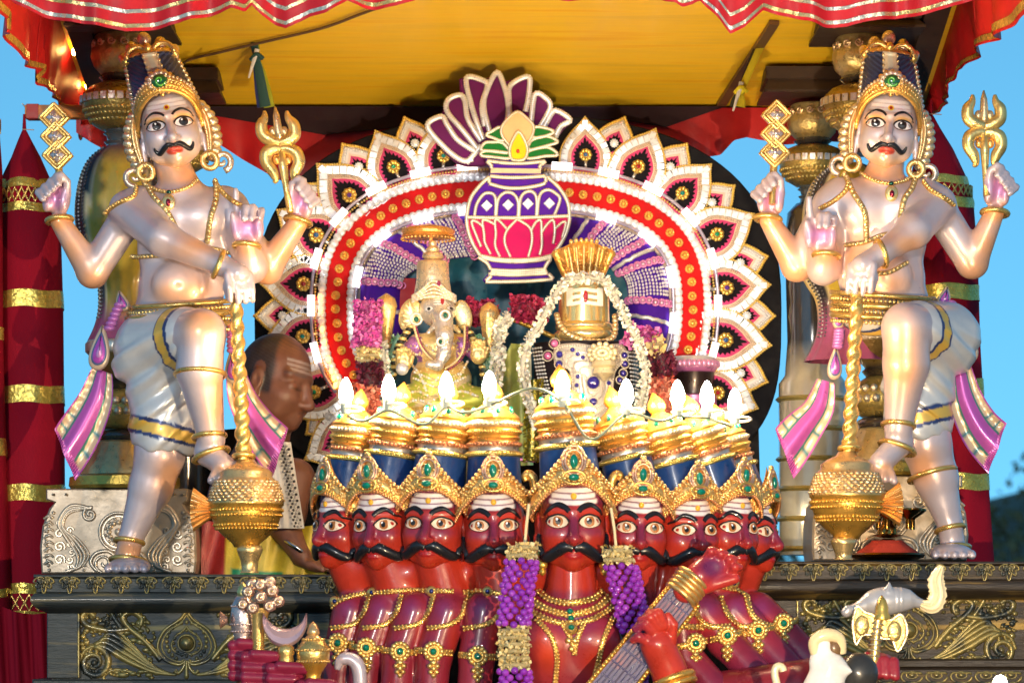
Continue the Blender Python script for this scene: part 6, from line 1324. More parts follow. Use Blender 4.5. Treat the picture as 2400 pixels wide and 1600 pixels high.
rope('crimson flower garland between the two idols, left half', [(1086, 0, 722), (1120, -6, 736), (1160, 0, 726)], 25, 10, CRM, 4.5, Fr(1120, 730, 0.62), seed=6); rope('crimson flower garland between the two idols, right half', [(1200, 0, 722), (1240, -4, 722), (1282, 0, 742)], 27, 10, CRM, 4.5, Fr(1240, 730, 0.62), seed=7)
g = G(); g.tube(spline(np.array([(1070, 10, 764), (1180, 4, 748), (1232, 6, 760), (1300, 10, 790)], float), 8), 6, 8, (.55, .38, .08)); o = g.build('gold_rod', m_idol, None, Fr(1200, 760, 0.66), 60); tag(o, 'thin gold rod under the crimson garlands', 'rod')
fw = Fr(1300, 900, 0.36)
rope('white jasmine garland over the gold idol, left side', [(1368, 20, 648), (1330, 0, 656), (1296, -10, 700), (1270, -20, 750), (1232, -24, 820), (1226, -20, 880), (1240, -16, 940), (1262, -10, 1000)], 9, 9, WHI, 2.6, fw, 'jasmine_garland', seed=8)
rope('white jasmine garland over the gold idol, right side', [(1368, 20, 648), (1410, 0, 654), (1440, -10, 690), (1462, -20, 740), (1492, -24, 800), (1512, -20, 860), (1504, -16, 930), (1490, -10, 1000)], 9, 9, WHI, 2.6, fw, 'jasmine_garland', seed=9)
rope('white jasmine string hanging right of the elephant-headed idol', [(1192, 0, 738), (1172, 0, 770), (1168, 0, 830), (1160, 0, 900), (1150, 0, 960)], 11, 11, WHI, 2.6, Fr(1170, 900, .42), 'jasmine_garland', seed=10); rope('white jasmine string hanging left of the elephant-headed idol', [(896, 0, 800), (900, 0, 850), (906, 0, 900), (904, 0, 960)], 8, 9, WHI, 2.4, Fr(900, 900, .42), 'jasmine_garland', seed=11)
fr_ = Fr(1540, 900, 0.42)
rope('pink flower garland at the right of the gold idol', [(1470, 0, 780), (1500, 0, 792), (1545, 0, 800)], 24, 12, PK, 2.0, fr_, seed=12); rope('cream flower bunch at the right of the gold idol', [(1520, -8, 812), (1556, -8, 806)], 17, 14, CRE, 2.0, fr_, seed=13)
rope('dark maroon flower section right of the gold idol', [(1548, 0, 826), (1556, 0, 880)], 26, 12, DMR, 2.0, fr_, seed=14); rope('coral flower garland low on the right, above the demon crowns', [(1552, 0, 886), (1556, 0, 940), (1560, 0, 1000)], 27, 12, COR, 2.2, fr_, seed=15)
# hanging silk and tinsel between the idols
g = G(); P = np.array([[(x + (y-800)*.02, 8*math.sin(x*.12), y) for x in np.linspace(1168 + max(0, (860-y))*.55, 1244, 24)] for y in np.linspace(805, 1090, 20)]); g.grid(P, (.42, .48, .12)); g.grid(P[:, -5:] + np.array([0, -3, 0]), (.66, .64, .42)); o = g.build('silk_hanging', mat('green_silk', None, .45, .1, 0, .3, 30, .3, 160, var2=((.20, .45, .25), .55, 24)), None, Fr(1200, 1090, .62), 60); tag(o, 'green and yellow silk cloth hanging between the idols', 'cloth')
g = G(); petals(g, [(1252, 0, 890), (1250, 0, 960), (1246, 0, 1080)], 18, 7, 3, [(.45, .38, .03), (.60, .52, .06), (.30, .25, .02)], 3); o = g.build('gold_tinsel', M['goldpaint'], None, Fr(1250, 1080, .42), 60); tag(o, 'strip of gold tinsel hanging between the idols', 'tinsel')
g = G(); [g.tube(np.stack([x + 9*np.cos(np.linspace(0, 6.28, 12, endpoint=False)), np.zeros(12), 1072 + 9*np.sin(np.linspace(0, 6.28, 12, endpoint=False))], 1), 3, 6, (.7, .2, .45), closed=True) for x in range(1212, 1262, 18)]; o = g.build('sequin_trim', M['bead'], None, Fr(1230, 1072, .5), 60); tag(o, 'short pink sequin trim visible between two demon crowns', 'trim')
# ================================================================ ten-headed statue
fd = Fr(1335, 1720, -0.52); KD = fd.k
dm = thing('ten_headed_statue', 'glossy red many-headed demon king statue playing a long-necked string instrument', 'statue', fd)
REDP = (.40, .030, .016); PURP = (.13, .016, .065); OGOLD = (.80, .44, .09)
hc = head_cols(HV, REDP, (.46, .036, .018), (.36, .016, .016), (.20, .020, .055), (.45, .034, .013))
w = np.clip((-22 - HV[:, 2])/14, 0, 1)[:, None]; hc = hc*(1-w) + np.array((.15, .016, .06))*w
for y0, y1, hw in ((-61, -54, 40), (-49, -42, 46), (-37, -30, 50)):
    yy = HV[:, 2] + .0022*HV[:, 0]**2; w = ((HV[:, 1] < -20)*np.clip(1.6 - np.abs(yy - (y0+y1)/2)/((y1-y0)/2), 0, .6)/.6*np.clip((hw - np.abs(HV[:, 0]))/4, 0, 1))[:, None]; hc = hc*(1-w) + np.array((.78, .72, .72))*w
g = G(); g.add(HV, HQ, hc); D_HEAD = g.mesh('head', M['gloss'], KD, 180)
D_EYE = [eye_mesh(KD, s, (.82, .62, .45), (.40, .14, .03), 0, 21, 12.5, 10) for s in (-1, 1)]
D_BROW = [brow_mesh(KD, s, arch=1.0, thick=6.2) for s in (-1, 1)]
D_MOU = moust_mesh(KD, 64, 51, 13, 11, 40, 4.5)
g = G(); g.sphere(proj(HB, np.array([(0, -46)]), 2)[0], (6.5, 4, 6.5), (.80, .42, .03)); D_DOT = g.mesh('forehead_dot', M['gloss'], KD, 180)
def tiara():
    def surf(x, y, l=0): 
        q = max(.03, 1 - (x/84)**2); return (x*(1 + l/90), 14 - (88 + l)*math.sqrt(q) + max(0, -70 - y)*.16, y)
    U = np.linspace(-1, 1, 41); lo = lambda u: -70 + 62*abs(u)**2.4; hi = lambda u: -152 + 98*abs(u)**.8 + (0 if abs(u) < .8 else 0)
    g = G(); rows = []
    for v in np.linspace(0, 1, 10): rows.append([surf(78*u, lo(u) + (min(hi(u), lo(u) - 14) - lo(u))*v, 3 + 6*math.sin(v*3.14)) for u in U])
    R_ = np.array(rows); g.grid(R_, (.80, .46, .14)); g.grid(R_ + np.array([0, 7, 0]), (.5, .28, .08)); gb = G()
    for v, r, c, st in ((0.0, 4.5, (.78, .34, .12), 7), (.10, 4.2, OGOLD, 7), (.22, 4.6, (.84, .52, .14), 8), (1.0, 6.0, (.82, .50, .18), 11)):
        P = [surf(78*u, lo(u) + (min(hi(u), lo(u) - 14) - lo(u))*v, 9) for u in np.linspace(-1, 1, 121)]; gb.beads(P, st, r, c, n=7, m=5)
    rs = np.random.RandomState(1)
    for k in range(60):
        u, v = rs.uniform(-.8, .8), rs.uniform(.32, .86); gb.sphere(surf(78*u, lo(u) + (min(hi(u), lo(u)-14) - lo(u))*v, 8), (5, 4, 4.5), (.82, .50, .16), 6, 4)
    for r in (19, 25): gb.tube([surf(r*math.sin(a)*.82*(.75 + .25*math.cos(a)*-1 if False else 1), -112 - r*1.15*math.cos(a)*(1.05 if math.cos(a) > 0 else .85), 11) for a in np.linspace(0, 6.283, 30, endpoint=False)], 3, 6, (.74, .42, .26), closed=True)
    gb.tube([surf(20*math.cos(a), -82 + 13*math.sin(a), 12) for a in np.linspace(0, 6.283, 24, endpoint=False)], 3.4, 6, (.82, .48, .12), closed=True)
    gj = G(); t = np.linspace(0, 6.283, 20, endpoint=False)
    gj.sphere(surf(0, -112, 12), (8.5, 6, 14), (.0, .16, .10), 12, 8); gj.sphere(surf(0, -82, 13), (11, 6, 7), (.0, .16, .10), 12, 8)
    return g.mesh('tiara', M['goldpaint'], KD, 60), gb.mesh('tiara_beading', M['goldpaint'], KD, 180), gj.mesh('tiara_gem', M['gem'], KD, 180)
D_TI = tiara()
def tall_crown():
    pr = [(0, 68), (-30, 66), (-112, 60)]; g1 = G(); g1.lathe(0, 0, pr, 48, (.012, .045, .17))
    rows = [(-110, 60, (.62, .48, .10)), (-113, 67, (.70, .52, .10)), (-121, 66, (.70, .50, .12)), (-125, 58, (.50, .48, .46)), (-131, 58, (.55, .50, .45)), (-135, 61, (.55, .22, .10)), (-143, 61, (.55, .22, .10)), (-147, 57, (.72, .46, .14)), (-153, 62, OGOLD), (-158, 58, OGOLD), (-164, 63, OGOLD), (-171, 63, (.84, .52, .12)), (-175, 59, OGOLD), (-179, 64, (.80, .56, .3)), (-190, 64, (.80, .56, .3)), (-194, 60, OGOLD), (-199, 62, OGOLD), (-206, 54, (.80, .46, .14)), (-222, 38, (.80, .46, .14)), (-232, 23, OGOLD), (-236, 18, OGOLD), (-240, 15, OGOLD)]
    g2 = G(); g2.lathe(0, 0, [(y, r) for y, r, c in rows], 48, np.array([c for y, r, c in rows]))
    a = np.linspace(0, 6.283, 70)
    for y, r, br, c in ((-139, 62, 4.6, (.62, .26, .12)), (-184.5, 64, 5, (.82, .70, .5)), (-167, 63, 3.4, (.86, .56, .14)), (-117, 67, 3, (.74, .58, .16))): g2.beads(np.stack([r*np.cos(a), r*np.sin(a), np.full(70, y)], 1), br*2.05, br, c, n=6, m=4)
    g3 = G(); g3.lathe(0, 0, [(-238, 14), (-244, 20), (-254, 23), (-264, 20), (-276, 11), (-288, 2)], 24, (.80, .38, .07))
    g4 = G(); g4.sphere((0, 0, 0), (7, 7, 11), (.0, .13, .10), 9, 6)
    return g1.mesh('tall_crown', M['gloss'], KD, 50), g2.mesh('crown_rings', M['goldpaint'], KD, 60), g3.mesh('crown_bud', M['goldpaint'], KD, 60), g4.mesh('crown_gem', M['gem'], KD, 180)
D_CR = tall_crown()
# face centre x, eye y, yaw, scale, ring x, depth
HD = [(765, 1228, -48, 1.02, 826, 150), (874, 1224, -27, 1.05, 925, 86), (1008, 1226, -12, 1.06, 1040, 42), (1156, 1229, -2, 1.06, 1157, 14), (1342, 1223, 1, 1.15, 1325, -40), (1501, 1233, 7, 1.04, 1454, 14), (1628, 1240, 22, 1.03, 1558, 52), (1737, 1233, 35, 1.02, 1645, 100), (1806, 1240, 62, .98, 1705, 170)]
NECK = []
for i, (fx, ey, yaw, s, rx, d) in enumerate(HD):
    px = fx - math.sin(R(yaw))*52*s
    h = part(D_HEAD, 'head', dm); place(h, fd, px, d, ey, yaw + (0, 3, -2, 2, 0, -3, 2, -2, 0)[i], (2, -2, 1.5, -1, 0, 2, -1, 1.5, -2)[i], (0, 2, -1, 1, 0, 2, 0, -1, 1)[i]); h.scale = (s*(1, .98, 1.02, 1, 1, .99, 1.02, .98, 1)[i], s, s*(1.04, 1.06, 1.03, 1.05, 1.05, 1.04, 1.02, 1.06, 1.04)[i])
    for k in (0, 1): part(D_EYE[k], 'eye', h); part(D_BROW[k], 'eyebrow', h)
    part(D_MOU, 'moustache', h); part(D_DOT, 'forehead_dot', h)
    for m_, n_ in zip(D_TI, ('tiara', 'tiara_beading', 'tiara_gem')): part(m_, n_, h)
    yb = ey - 44; ln = math.degrees(math.atan2(rx - px, yb - 1010)); c = part(D_CR[0], 'tall_crown', dm); place(c, fd, px, d + 12, yb, yaw*.6, ln, 0); sc = s*.96; c.scale = (sc, sc, sc*1.02)
    for m_, n_ in zip(D_CR[1:3], ('crown_rings', 'crown_bud')): part(m_, n_, c)
    for b in np.arange(3.4, 6.1, 6.283/8): q = part(D_CR[3], 'crown_gem', c); q.location = (47*math.cos(b)*KD, 47*math.sin(b)*KD, 213*KD)
    NECK.append((px, d, ey))
# ---- trunk, shoulders and arms: one solid
o = [(ell((1335, -10, 1540), (128, 80, 150)), 1, 1), (ell((1285, -62, 1500), (62, 40, 62)), 22, 1), (ell((1390, -62, 1500), (62, 40, 62)), 22, 1), (ell((1335, 0, 1425), (110, 60, 46)), 26, 1)]
for i, (px, d, ey) in enumerate(NECK):
    bx = px + (1335 - px)*.10; o += [(cap((px, d + 6, ey + 70), (bx, d + 12, 1412), 50 if i == 4 else 54, 60 if i == 4 else 58), 12, 1)]
o += [(cap(a_, b_, 52, 52), 14, 1) for a_, b_ in (((842, 150, 1330), (960, 96, 1340)), ((960, 96, 1340), (1160, 60, 1340)), ((1160, 60, 1340), (1330, 30, 1340)), ((1330, 30, 1340), (1490, 60, 1345)), ((1490, 60, 1345), (1620, 100, 1340)), ((1620, 100, 1340), (1730, 170, 1330)))]
LOB = [(818, 130, 790), (896, 84, 858), (972, 46, 936), (1050, 20, 1016), (1135, 0, 1118)]
for x, d, xb in LOB: o += [(cap((x, d, 1432), (xb, d - 6, 1540), 47, 43), 9, 1), (cap((xb, d - 6, 1540), (xb - 14, d - 30, 1700), 42, 38), 8, 1)]
RLOB = [(1590, 10, 1606, 1560), (1652, 44, 1700, 1520), (1726, 84, 1780, 1510), (1786, 130, 1838, 1495)]
for x, d, xb, yb in RLOB: o += [(cap((x, d, 1430), (xb, d - 6, yb - 20), 46, 42), 9, 1), (cap((xb, d - 6, yb - 20), (xb + 130, d - 60, yb + 120), 42, 36), 8, 1)]
V, Q = sdf(o, 5.0); V = relax(V, Q, 1, .3); C = np.tile(np.array((.24, .018, .036)), (len(V), 1))
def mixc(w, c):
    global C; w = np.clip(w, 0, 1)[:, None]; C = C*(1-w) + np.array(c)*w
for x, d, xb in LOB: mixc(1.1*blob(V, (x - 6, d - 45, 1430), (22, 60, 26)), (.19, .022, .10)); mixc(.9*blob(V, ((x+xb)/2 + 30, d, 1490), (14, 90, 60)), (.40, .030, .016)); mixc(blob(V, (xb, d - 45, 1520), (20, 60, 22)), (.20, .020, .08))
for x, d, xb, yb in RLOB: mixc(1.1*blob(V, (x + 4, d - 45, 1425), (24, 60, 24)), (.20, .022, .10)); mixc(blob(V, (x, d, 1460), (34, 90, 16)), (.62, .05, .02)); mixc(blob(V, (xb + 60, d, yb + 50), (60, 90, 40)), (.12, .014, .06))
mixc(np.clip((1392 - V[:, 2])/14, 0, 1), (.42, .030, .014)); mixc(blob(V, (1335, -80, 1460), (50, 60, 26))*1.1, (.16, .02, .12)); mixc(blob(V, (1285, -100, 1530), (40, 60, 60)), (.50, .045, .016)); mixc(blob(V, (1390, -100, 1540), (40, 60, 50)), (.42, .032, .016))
g = G(); g.add(V, Q, C); g.build('body', M['gloss'], dm, fd, 180); db = BVHTree.FromPolygons(V.tolist(), Q.tolist())
def trim(pts, r=6.5, step=8.5, nm='gold_trim'):
    g = G(); P = spline(np.array(pts, float), 8); P1 = proj(db, P, 2); g.tube(P1, r*.9, 7, (.72, .42, .10), flat=.6); P = resample(P, step); e = nrm(np.gradient(P, axis=0)); nn = np.stack([-e[:, 1], e[:, 0]], 1)
    for sg in (-.5, .5):
        for q in proj(db, P + nn*r*sg*1.1, 4.5): g.sphere(q, r*.56, (.82, .52, .15), 6, 4)
    return g.build(nm, M['goldpaint'], dm, fd, 180)
trim([(770, 1420), (800, 1404), (850, 1388)]); trim([(852, 1392), (920, 1384), (1000, 1382), (1060, 1386)]); trim([(1085, 1388), (1130, 1384), (1180, 1392)])
for x, d, xb in LOB: trim([(x + 46, 1396), (x + 34, 1436), (x + 4, 1462), (x - 44, 1472)])
for x, d, xb, yb in RLOB: trim([(x - 34, 1398), (x - 22, 1440), (x + 12, 1466), (x + 56, 1468)], 7.5)
trim([(1690, 1372), (1726, 1380), (1760, 1398)])
for x, y in ((782, 1410), (872, 1390), (1014, 1384), (1145, 1386), (1722, 1364)):
    g = G(); q = proj(db, np.array([(x, y)]), 5)[0]; g.sphere(q, (13, 7, 13), (.78, .50, .16), 12, 6); g.sphere(q + np.array([0, -6, 0]), (6, 4, 6), (.02, .03, .16), 8, 5); g.build('collar_gem', M['goldpaint'], dm, fd, 180)
def armlet(x, y, hw, tilt):
    c, s = math.cos(tilt), math.sin(tilt); g = G(); P = proj(db, np.array([(x + u*hw*c, y + u*hw*s) for u in np.linspace(-1, 1, 17)]), 3); g.tube(P, 8, 8, (.70, .42, .10), flat=.7); g.beads(P + np.array([0, -4, 5]), 8, 3.4, (.84, .5, .12)); g.beads(P + np.array([0, -4, -5]), 8, 3.4, (.84, .5, .12)); g.build('armlet', M['goldpaint'], dm, fd, 180)
    q = proj(db, np.array([(x, y)]), 8)[0]; g = G(); [g.sphere(q + np.array((19*math.cos(a), 0, 19*math.sin(a))), (6.5, 5, 6.5), (.82, .54, .16), 7, 5) for a in np.arange(0, 6.28, .48)]; g.sphere(q, (17, 7, 17), (.80, .50, .12), 14, 6); g.tube(np.stack([q[0] + 12*np.cos(np.linspace(0, 6.28, 18, endpoint=False)), np.full(18, q[1]-6), q[2] + 12*np.sin(np.linspace(0, 6.28, 18, endpoint=False))], 1), 2.6, 6, (.84, .55, .15), closed=True); ro = g.build('armlet_rosette', M['goldpaint'], dm, fd, 180)
    g = G(); g.sphere(q + np.array([0, -9, 0]), (8.5, 6, 8.5), (.0, .15, .08), 12, 7); g.build('green_gem', M['gem'], ro, fd, 180)
    g = G(); [g.sphere(q + np.array((dx, 0, 26 + dy)), r, (.80, .52, .16), 7, 5) for dx, dy, r in ((0, 0, 9), (-9, 8, 6.5), (9, 8, 6.5), (0, 14, 8), (-7, 22, 6), (7, 22, 6), (0, 30, 6.5))]; g.build('armlet_pendant', M['goldpaint'], ro, fd, 180)
for x, y in ((789, 1507), (858, 1518), (938, 1526), (1017, 1526), (1120, 1536)): armlet(x, y, 40, .06)
for x, y in ((1624, 1507), (1703, 1490), (1779, 1478), (1842, 1462)): armlet(x, y, 36, -.22)
# ---- main figure jewellery
for pts, r in (([(1258, 1384), (1290, 1404), (1335, 1412), (1385, 1402), (1412, 1382)], 8), ([(1244, 1404), (1282, 1428), (1335, 1438), (1390, 1426), (1424, 1402)], 9), ([(1236, 1424), (1280, 1452), (1335, 1462), (1392, 1450), (1430, 1422)], 7)): trim(pts, r, 9, 'necklace_row')
for pts in ([(1258, 1452), (1290, 1490), (1304, 1540), (1300, 1610)], [(1432, 1448), (1410, 1500), (1396, 1560), (1380, 1620)], [(1318, 1466), (1338, 1500), (1345, 1530)], [(1366, 1464), (1350, 1500), (1345, 1530)]): trim(pts, 6.5, 8)
g = G()
for x, y, r in ((1335, 1440, 9), (1337, 1458, 8), (1338, 1474, 15), (1330, 1500, 8), (1346, 1500, 8), (1338, 1518, 7)): q = proj(db, np.array([(x, y)]), 7)[0]; g.sphere(q, (r, r*.6, r), (.80, .50, .14), 10, 6)
pd = g.build('pendant', M['goldpaint'], dm, fd, 180); g = G()
for x, y in ((1336, 1428), (1337, 1444), (1338, 1474)): q = proj(db, np.array([(x, y)]), 14)[0]; g.sphere(q, (8, 6, 7), (.0, .15, .08), 10, 6)
g.build('pendant_gem', M['gem'], pd, fd, 180)
for s in (-1, 1):
    g = G(); x0 = 1342 + s*92; P = spline(np.array([(x0 - s*12, -30, 1196), (x0 - s*4, -34, 1150), (x0 + s*2, -36, 1122), (x0 + s*12, -36, 1112), (x0 + s*20, -36, 1118), (x0 + s*16, -36, 1128)], float), 6); g.tube(P, np.interp(np.arange(len(P)), [0, 12, 30], [10, 12, 7]), 9, (.80, .46, .12)); g.build('crown_hook', M['goldpaint'], dm, fd, 180)
    g = G(); x1 = 1342 + s*74; [g.sphere((x1 + dx, -60, y), r, (.82, .54, .10), 10, 6) for dx, y, r in ((0, 1284, 9), (s*2, 1298, 11), (0, 1312, 8), (s*-3, 1324, 12), (s*-3, 1340, 9))]; g.build('earring', M['goldpaint'], dm, fd, 180)
# ---- hands
o = [(cap((1596, -214, 1384), (1628, -214, 1352), 30, 34), 10, 1), (ell((1656, -214, 1334), (42, 22, 36), -.6), 12, 1), (cap((1628, -220, 1380), (1706, -222, 1358), 17, 12), 8, 1)]
for i, (bx, by) in enumerate(((1652, 1296), (1674, 1302), (1694, 1314), (1706, 1332))): o += [(cap((bx - 8, -214, by + 16), (bx, -230, by), 12, 11), 3, 1), (cap((bx, -230, by), (bx + 10, -222, by - 8 + 8), 11, 9), 2, 1)]
V, Q = sdf(o, 3.5); C = np.tile(np.array((.44, .034, .024)), (len(V), 1)); w = np.clip(1.3*blob(V, (1652, -236, 1334), (32, 30, 26)), 0, 1)[:, None]; C = C*(1-w) + np.array((.14, .018, .08))*w; g = G(); g.add(V, Q, C); g.build('upper_hand', M['gloss'], dm, fd, 180)
o = [(cap((1590, -190, 1720), (1556, -226, 1566), 50, 36), 10, 1), (cap((1556, -226, 1566), (1530, -240, 1508), 40, 40), 14, 1)]
for (a, b, c) in (((1520, -262, 1480), (1500, -274, 1462), (1478, -262, 1472)), ((1530, -264, 1468), (1512, -276, 1446), (1490, -264, 1452)), ((1544, -262, 1464), (1530, -274, 1436), (1508, -264, 1436)), ((1508, -258, 1500), (1486, -268, 1490), (1474, -258, 1498)), ((1560, -250, 1500), (1564, -262, 1462), (1552, -262, 1442))): o += [(cap(a, b, 13, 11.5), 4, 1), (cap(b, c, 11, 8.5), 2, 1)]
V, Q = sdf(o, 3.5); C = np.tile(np.array((.44, .034, .020)), (len(V), 1)); w = np.clip(blob(V, (1480, -262, 1470), (26, 40, 30)), 0, 1)[:, None]; C = C*(1-w) + np.array((.18, .018, .06))*w; g = G(); g.add(V, Q, C); g.build('playing_hand', M['gloss'], dm, fd, 180)
g = G(); bangle(g, (1566, -222, 1588), 46, 44, -.35, 9, OGOLD); bangle(g, (1570, -220, 1602), 48, 46, -.35, 7, OGOLD); g.build('bracelet', M['goldpaint'], dm, fd, 180)
for k in range(5): g = G(); bangle(g, (1584 + k*7, -212, 1396 - k*9), 38, 36, .72, 6, (.82, .50, .16)); g.build('bracelet', M['goldpaint'], dm, fd, 180)
# ---- the instrument
a_, b_ = np.array((1368., 1676.)), np.array((1592., 1396.)); e = nrm((b_-a_)[None])[0]; nn = np.array((-e[1], e[0])); hw = 46
g = G(); q = [a_ - nn*hw, b_ - nn*hw*.86, b_ + nn*hw*.86, a_ + nn*hw]; g.prism(q, -214, -186, (.10, .09, .19), 3); ve = g.build('instrument_neck', mat('painted_board', None, .45, 0, .1, .3, 8, .2, 40, spec=.25, var2=((.26, .09, .12), .55, 10)), dm, fd, 30)
for u in np.linspace(-.72, .72, 7): g = G(); g.tube(to3(np.array([a_ + nn*hw*u, b_ + nn*hw*.86*u]), -217), 1.8, 6, (.06, .05, .12)); g.build('string', M['gloss'], ve, fd, 60)
for u in (-1, 1): g = G(); P = to3(np.array([a_ + nn*hw*u, b_ + nn*hw*.86*u]), -212); g.tube(P, 6, 7, (.72, .34, .06)); g.beads(P + np.array([0, -4, 0]), 10, 5.5, (.84, .48, .10)); g.build('beaded_edge', M['goldpaint'], ve, fd, 180)
for t_ in np.linspace(.08, .92, 9): g = G(); c = a_ + (b_-a_)*t_; g.tube(to3(np.array([c - nn*hw*.8, c + nn*hw*.8]), -216), 2.2, 6, (.10, .09, .20)); g.build('fret', M['gloss'], ve, fd, 60)
# ---- near fists with weapons, left
MAR = (.22, .015, .045)
def grip(x, y, n=4, ln=44, back=60, d=-190):
    o = []
    for i in range(n): yy = y + i*23; o += [(cap((x, d - 24, yy), (x + ln*(1 if i else 1.5), d - 20, yy + 2), 13, 12), 2.5, 1), (cap((x, d - 24, yy), (x + 4, d - 2, yy + 2), 12, 12), 3, 1)]
    o += [(ell((x + ln*.9, d + 4, y + n*10), (34, 24, n*12)), 8, 1), (cap((x + ln, d + 6, y + n*12), (x + ln + back, d + 60, y + 170), 30, 36), 10, 1), (cap((x + ln*.4, d - 30, y - 6), (x + ln*1.4, d - 26, y - 4), 12, 10), 3, 1)]
    V, Q = sdf(o, 3.2); g = G(); g.add(V, Q, MAR); return g.build('gripping_hand', M['gloss'], dm, fd, 180)
grip(562, 1510, 4, 40, 70, -150); grip(592, 1536, 4, 50, 70, -180); grip(652, 1562, 4, 52, 60, -200); grip(722, 1600, 4, 50, 50, -215)
LAV = (.58, .42, .40); GLD = (.76, .50, .16)
g = G(); g.lathe(582, -150, [(1364, 1), (1374, 9), (1388, 14), (1396, 12), (1400, 17), (1418, 25), (1440, 28), (1462, 28), (1478, 25), (1490, 20), (1500, 22), (1514, 18), (1700, 12)], 30, np.array([(.72, .55, .2)]*4 + [(.58, .46, .44)]*6 + [(.45, .12, .06)]*3)); [g.beads(np.stack([582 + r*np.cos(np.linspace(0, 6.28, 30)), -150 + r*np.sin(np.linspace(0, 6.28, 30)), np.full(30, y)], 1), 7, 3, (.66, .5, .46)) for y, r in ((1462, 29), (1478, 26), (1420, 26))]
w1 = g.build('small_mace', M['goldpaint'], dm, fd, 60); g = G(); g.add(np.array([(548 + 10*math.cos(a)*0 - t*16, -160 + (8 + 12*t)*math.cos(a), 1452 + (8 + 12*t)*math.sin(a)) for t in (0, .5, 1) for a in np.linspace(0, 6.283, 18, endpoint=False)]), [(i*18 + j, i*18 + (j+1) % 18, (i+1)*18 + (j+1) % 18, (i+1)*18 + j) for i in range(2) for j in range(18)] + [tuple(range(36, 54))], (.62, .38, .30)); g.build('mace_horn', M['goldpaint'], w1, fd, 40)
g = G(); g.tube([(624, -180, 1424), (620, -180, 1470), (620, -182, 1720)], [24, 14, 12], 14, GLD); st = g.build('flower_mace', M['goldpaint'], dm, fd, 60)
for i, (x, y, d) in enumerate(((626, 1372, 0), (598, 1388, 0), (653, 1386, 0), (628, 1400, -16), (586, 1416, 2), (666, 1410, 4), (610, 1424, -10), (648, 1420, -10), (606, 1372, 12), (646, 1366, 12))):
    g = G(); g.sphere((x, -190 + d, y), (15, 13, 14), (.60, .40, .34), 12, 8); g.tube(np.stack([x + 8*np.cos(np.linspace(0, 6.28, 14, endpoint=False)), np.full(14, -202 + d), y + 8*np.sin(np.linspace(0, 6.28, 14, endpoint=False))], 1), 2.6, 6, (.70, .52, .36), closed=True); g.sphere((x, -204 + d, y), 3.6, (.74, .52, .2), 7, 5); g.build('flower_knob', M['goldpaint'], st, fd, 180)
t = np.linspace(0, 1, 20); outer = spline(np.array([(634, 1436), (634, 1470), (652, 1502), (684, 1514), (714, 1500), (732, 1468), (732, 1436)], float), 6); inner = spline(np.array([(732, 1436), (720, 1458), (700, 1470), (680, 1472), (660, 1466), (644, 1452), (634, 1436)], float), 6)
o_ = resample(outer, 4); i_ = resample(inner[::-1], 4); m_ = 40; o_ = o_[(np.linspace(0, 1, m_)*(len(o_)-1)).astype(int)]; i_ = i_[(np.linspace(0, 1, m_)*(len(i_)-1)).astype(int)]
rows = []
for f_, dd in ((0, -196), (0, -212), (.18, -222), (.5, -217), (.82, -222), (1, -212), (1, -196), (.5, -194)): rows.append(to3(o_*(1-f_) + i_*f_, dd))
g = G(); g.grid(np.array(rows), (.50, .36, .42), cu=True); cw = g.build('crescent_blade', M['pearl'], dm, fd, 40); g = G(); g.lathe(686, -208, [(1508, 12), (1514, 18), (1526, 20), (1534, 16), (1550, 18), (1700, 12)], 20, GLD); g.build('crescent_stem', M['goldpaint'], cw, fd, 60)
g = G(); g.lathe(748, -214, [(1456, 1), (1462, 8), (1474, 13), (1482, 15), (1486, 12), (1490, 17), (1502, 28), (1514, 36), (1526, 38), (1540, 37), (1556, 30), (1570, 20), (1580, 16), (1590, 20), (1720, 12)], 32, np.array([(.78, .50, .22)]*6 + [(.70, .46, .14)]*4 + [(.80, .42, .06)]*5)); [g.beads(np.stack([748 + r*np.cos(np.linspace(0, 6.28, 40)), -214 + r*np.sin(np.linspace(0, 6.28, 40)), np.full(40, y)], 1), 7, 3.4, (.78, .48, .14)) for y, r in ((1520, 38), (1546, 36), (1496, 24))]; g.build('pot_mace', M['goldpaint'], dm, fd, 60)
g = G(); P = spline(np.array([(800, -160, 1566), (806, -160, 1546), (826, -160, 1540), (846, -160, 1556), (852, -158, 1600), (850, -150, 1700)], float), 6); g.tube(P, np.interp(np.arange(len(P)), [0, 8, 18, 30], [6, 14, 17, 15]), 12, (.52, .46, .52)); g.build('sword_hilt', M['pearl'], dm, fd, 180)
# ---- near hands with weapons, right (out of focus)
o = [(cap((1880, -60, 1590), (2010, -250, 1560), 40, 30), 10, 1), (ell((2030, -268, 1556), (40, 26, 30)), 10, 1), (cap((1700, 0, 1640), (1900, -60, 1600), 70, 60), 10, 1)]
for i in range(4): o += [(cap((2000 + i*20, -286, 1534 + i*4), (2002 + i*20, -296, 1570 + i*3), 12, 11), 3, 1)]
V, Q = sdf(o, 5); g = G(); g.add(V, Q, (.24, .018, .03)); g.build('axe_hand', M['gloss'], dm, fd, 180)
g = G(); g.tube([(2008, -290, 1620), (2022, -290, 1460), (2026, -290, 1440)], [11, 12, 13], 14, GLD); g.lathe(2032, -290, [(1396, 1), (1408, 10), (1424, 15), (1436, 15), (1444, 20), (1452, 18)], 20, (.66, .44, .10)); ax = g.build('double_axe', M['goldpaint'], dm, fd, 60)
for k in range(7): g = G(); bangle(g, (2022 - k*1.6, -290, 1462 + k*12), 13.5, 13.5, .15, 2.6, (.56, .46, .30)); g.build('haft_ring', M['goldpaint'], ax, fd, 180)
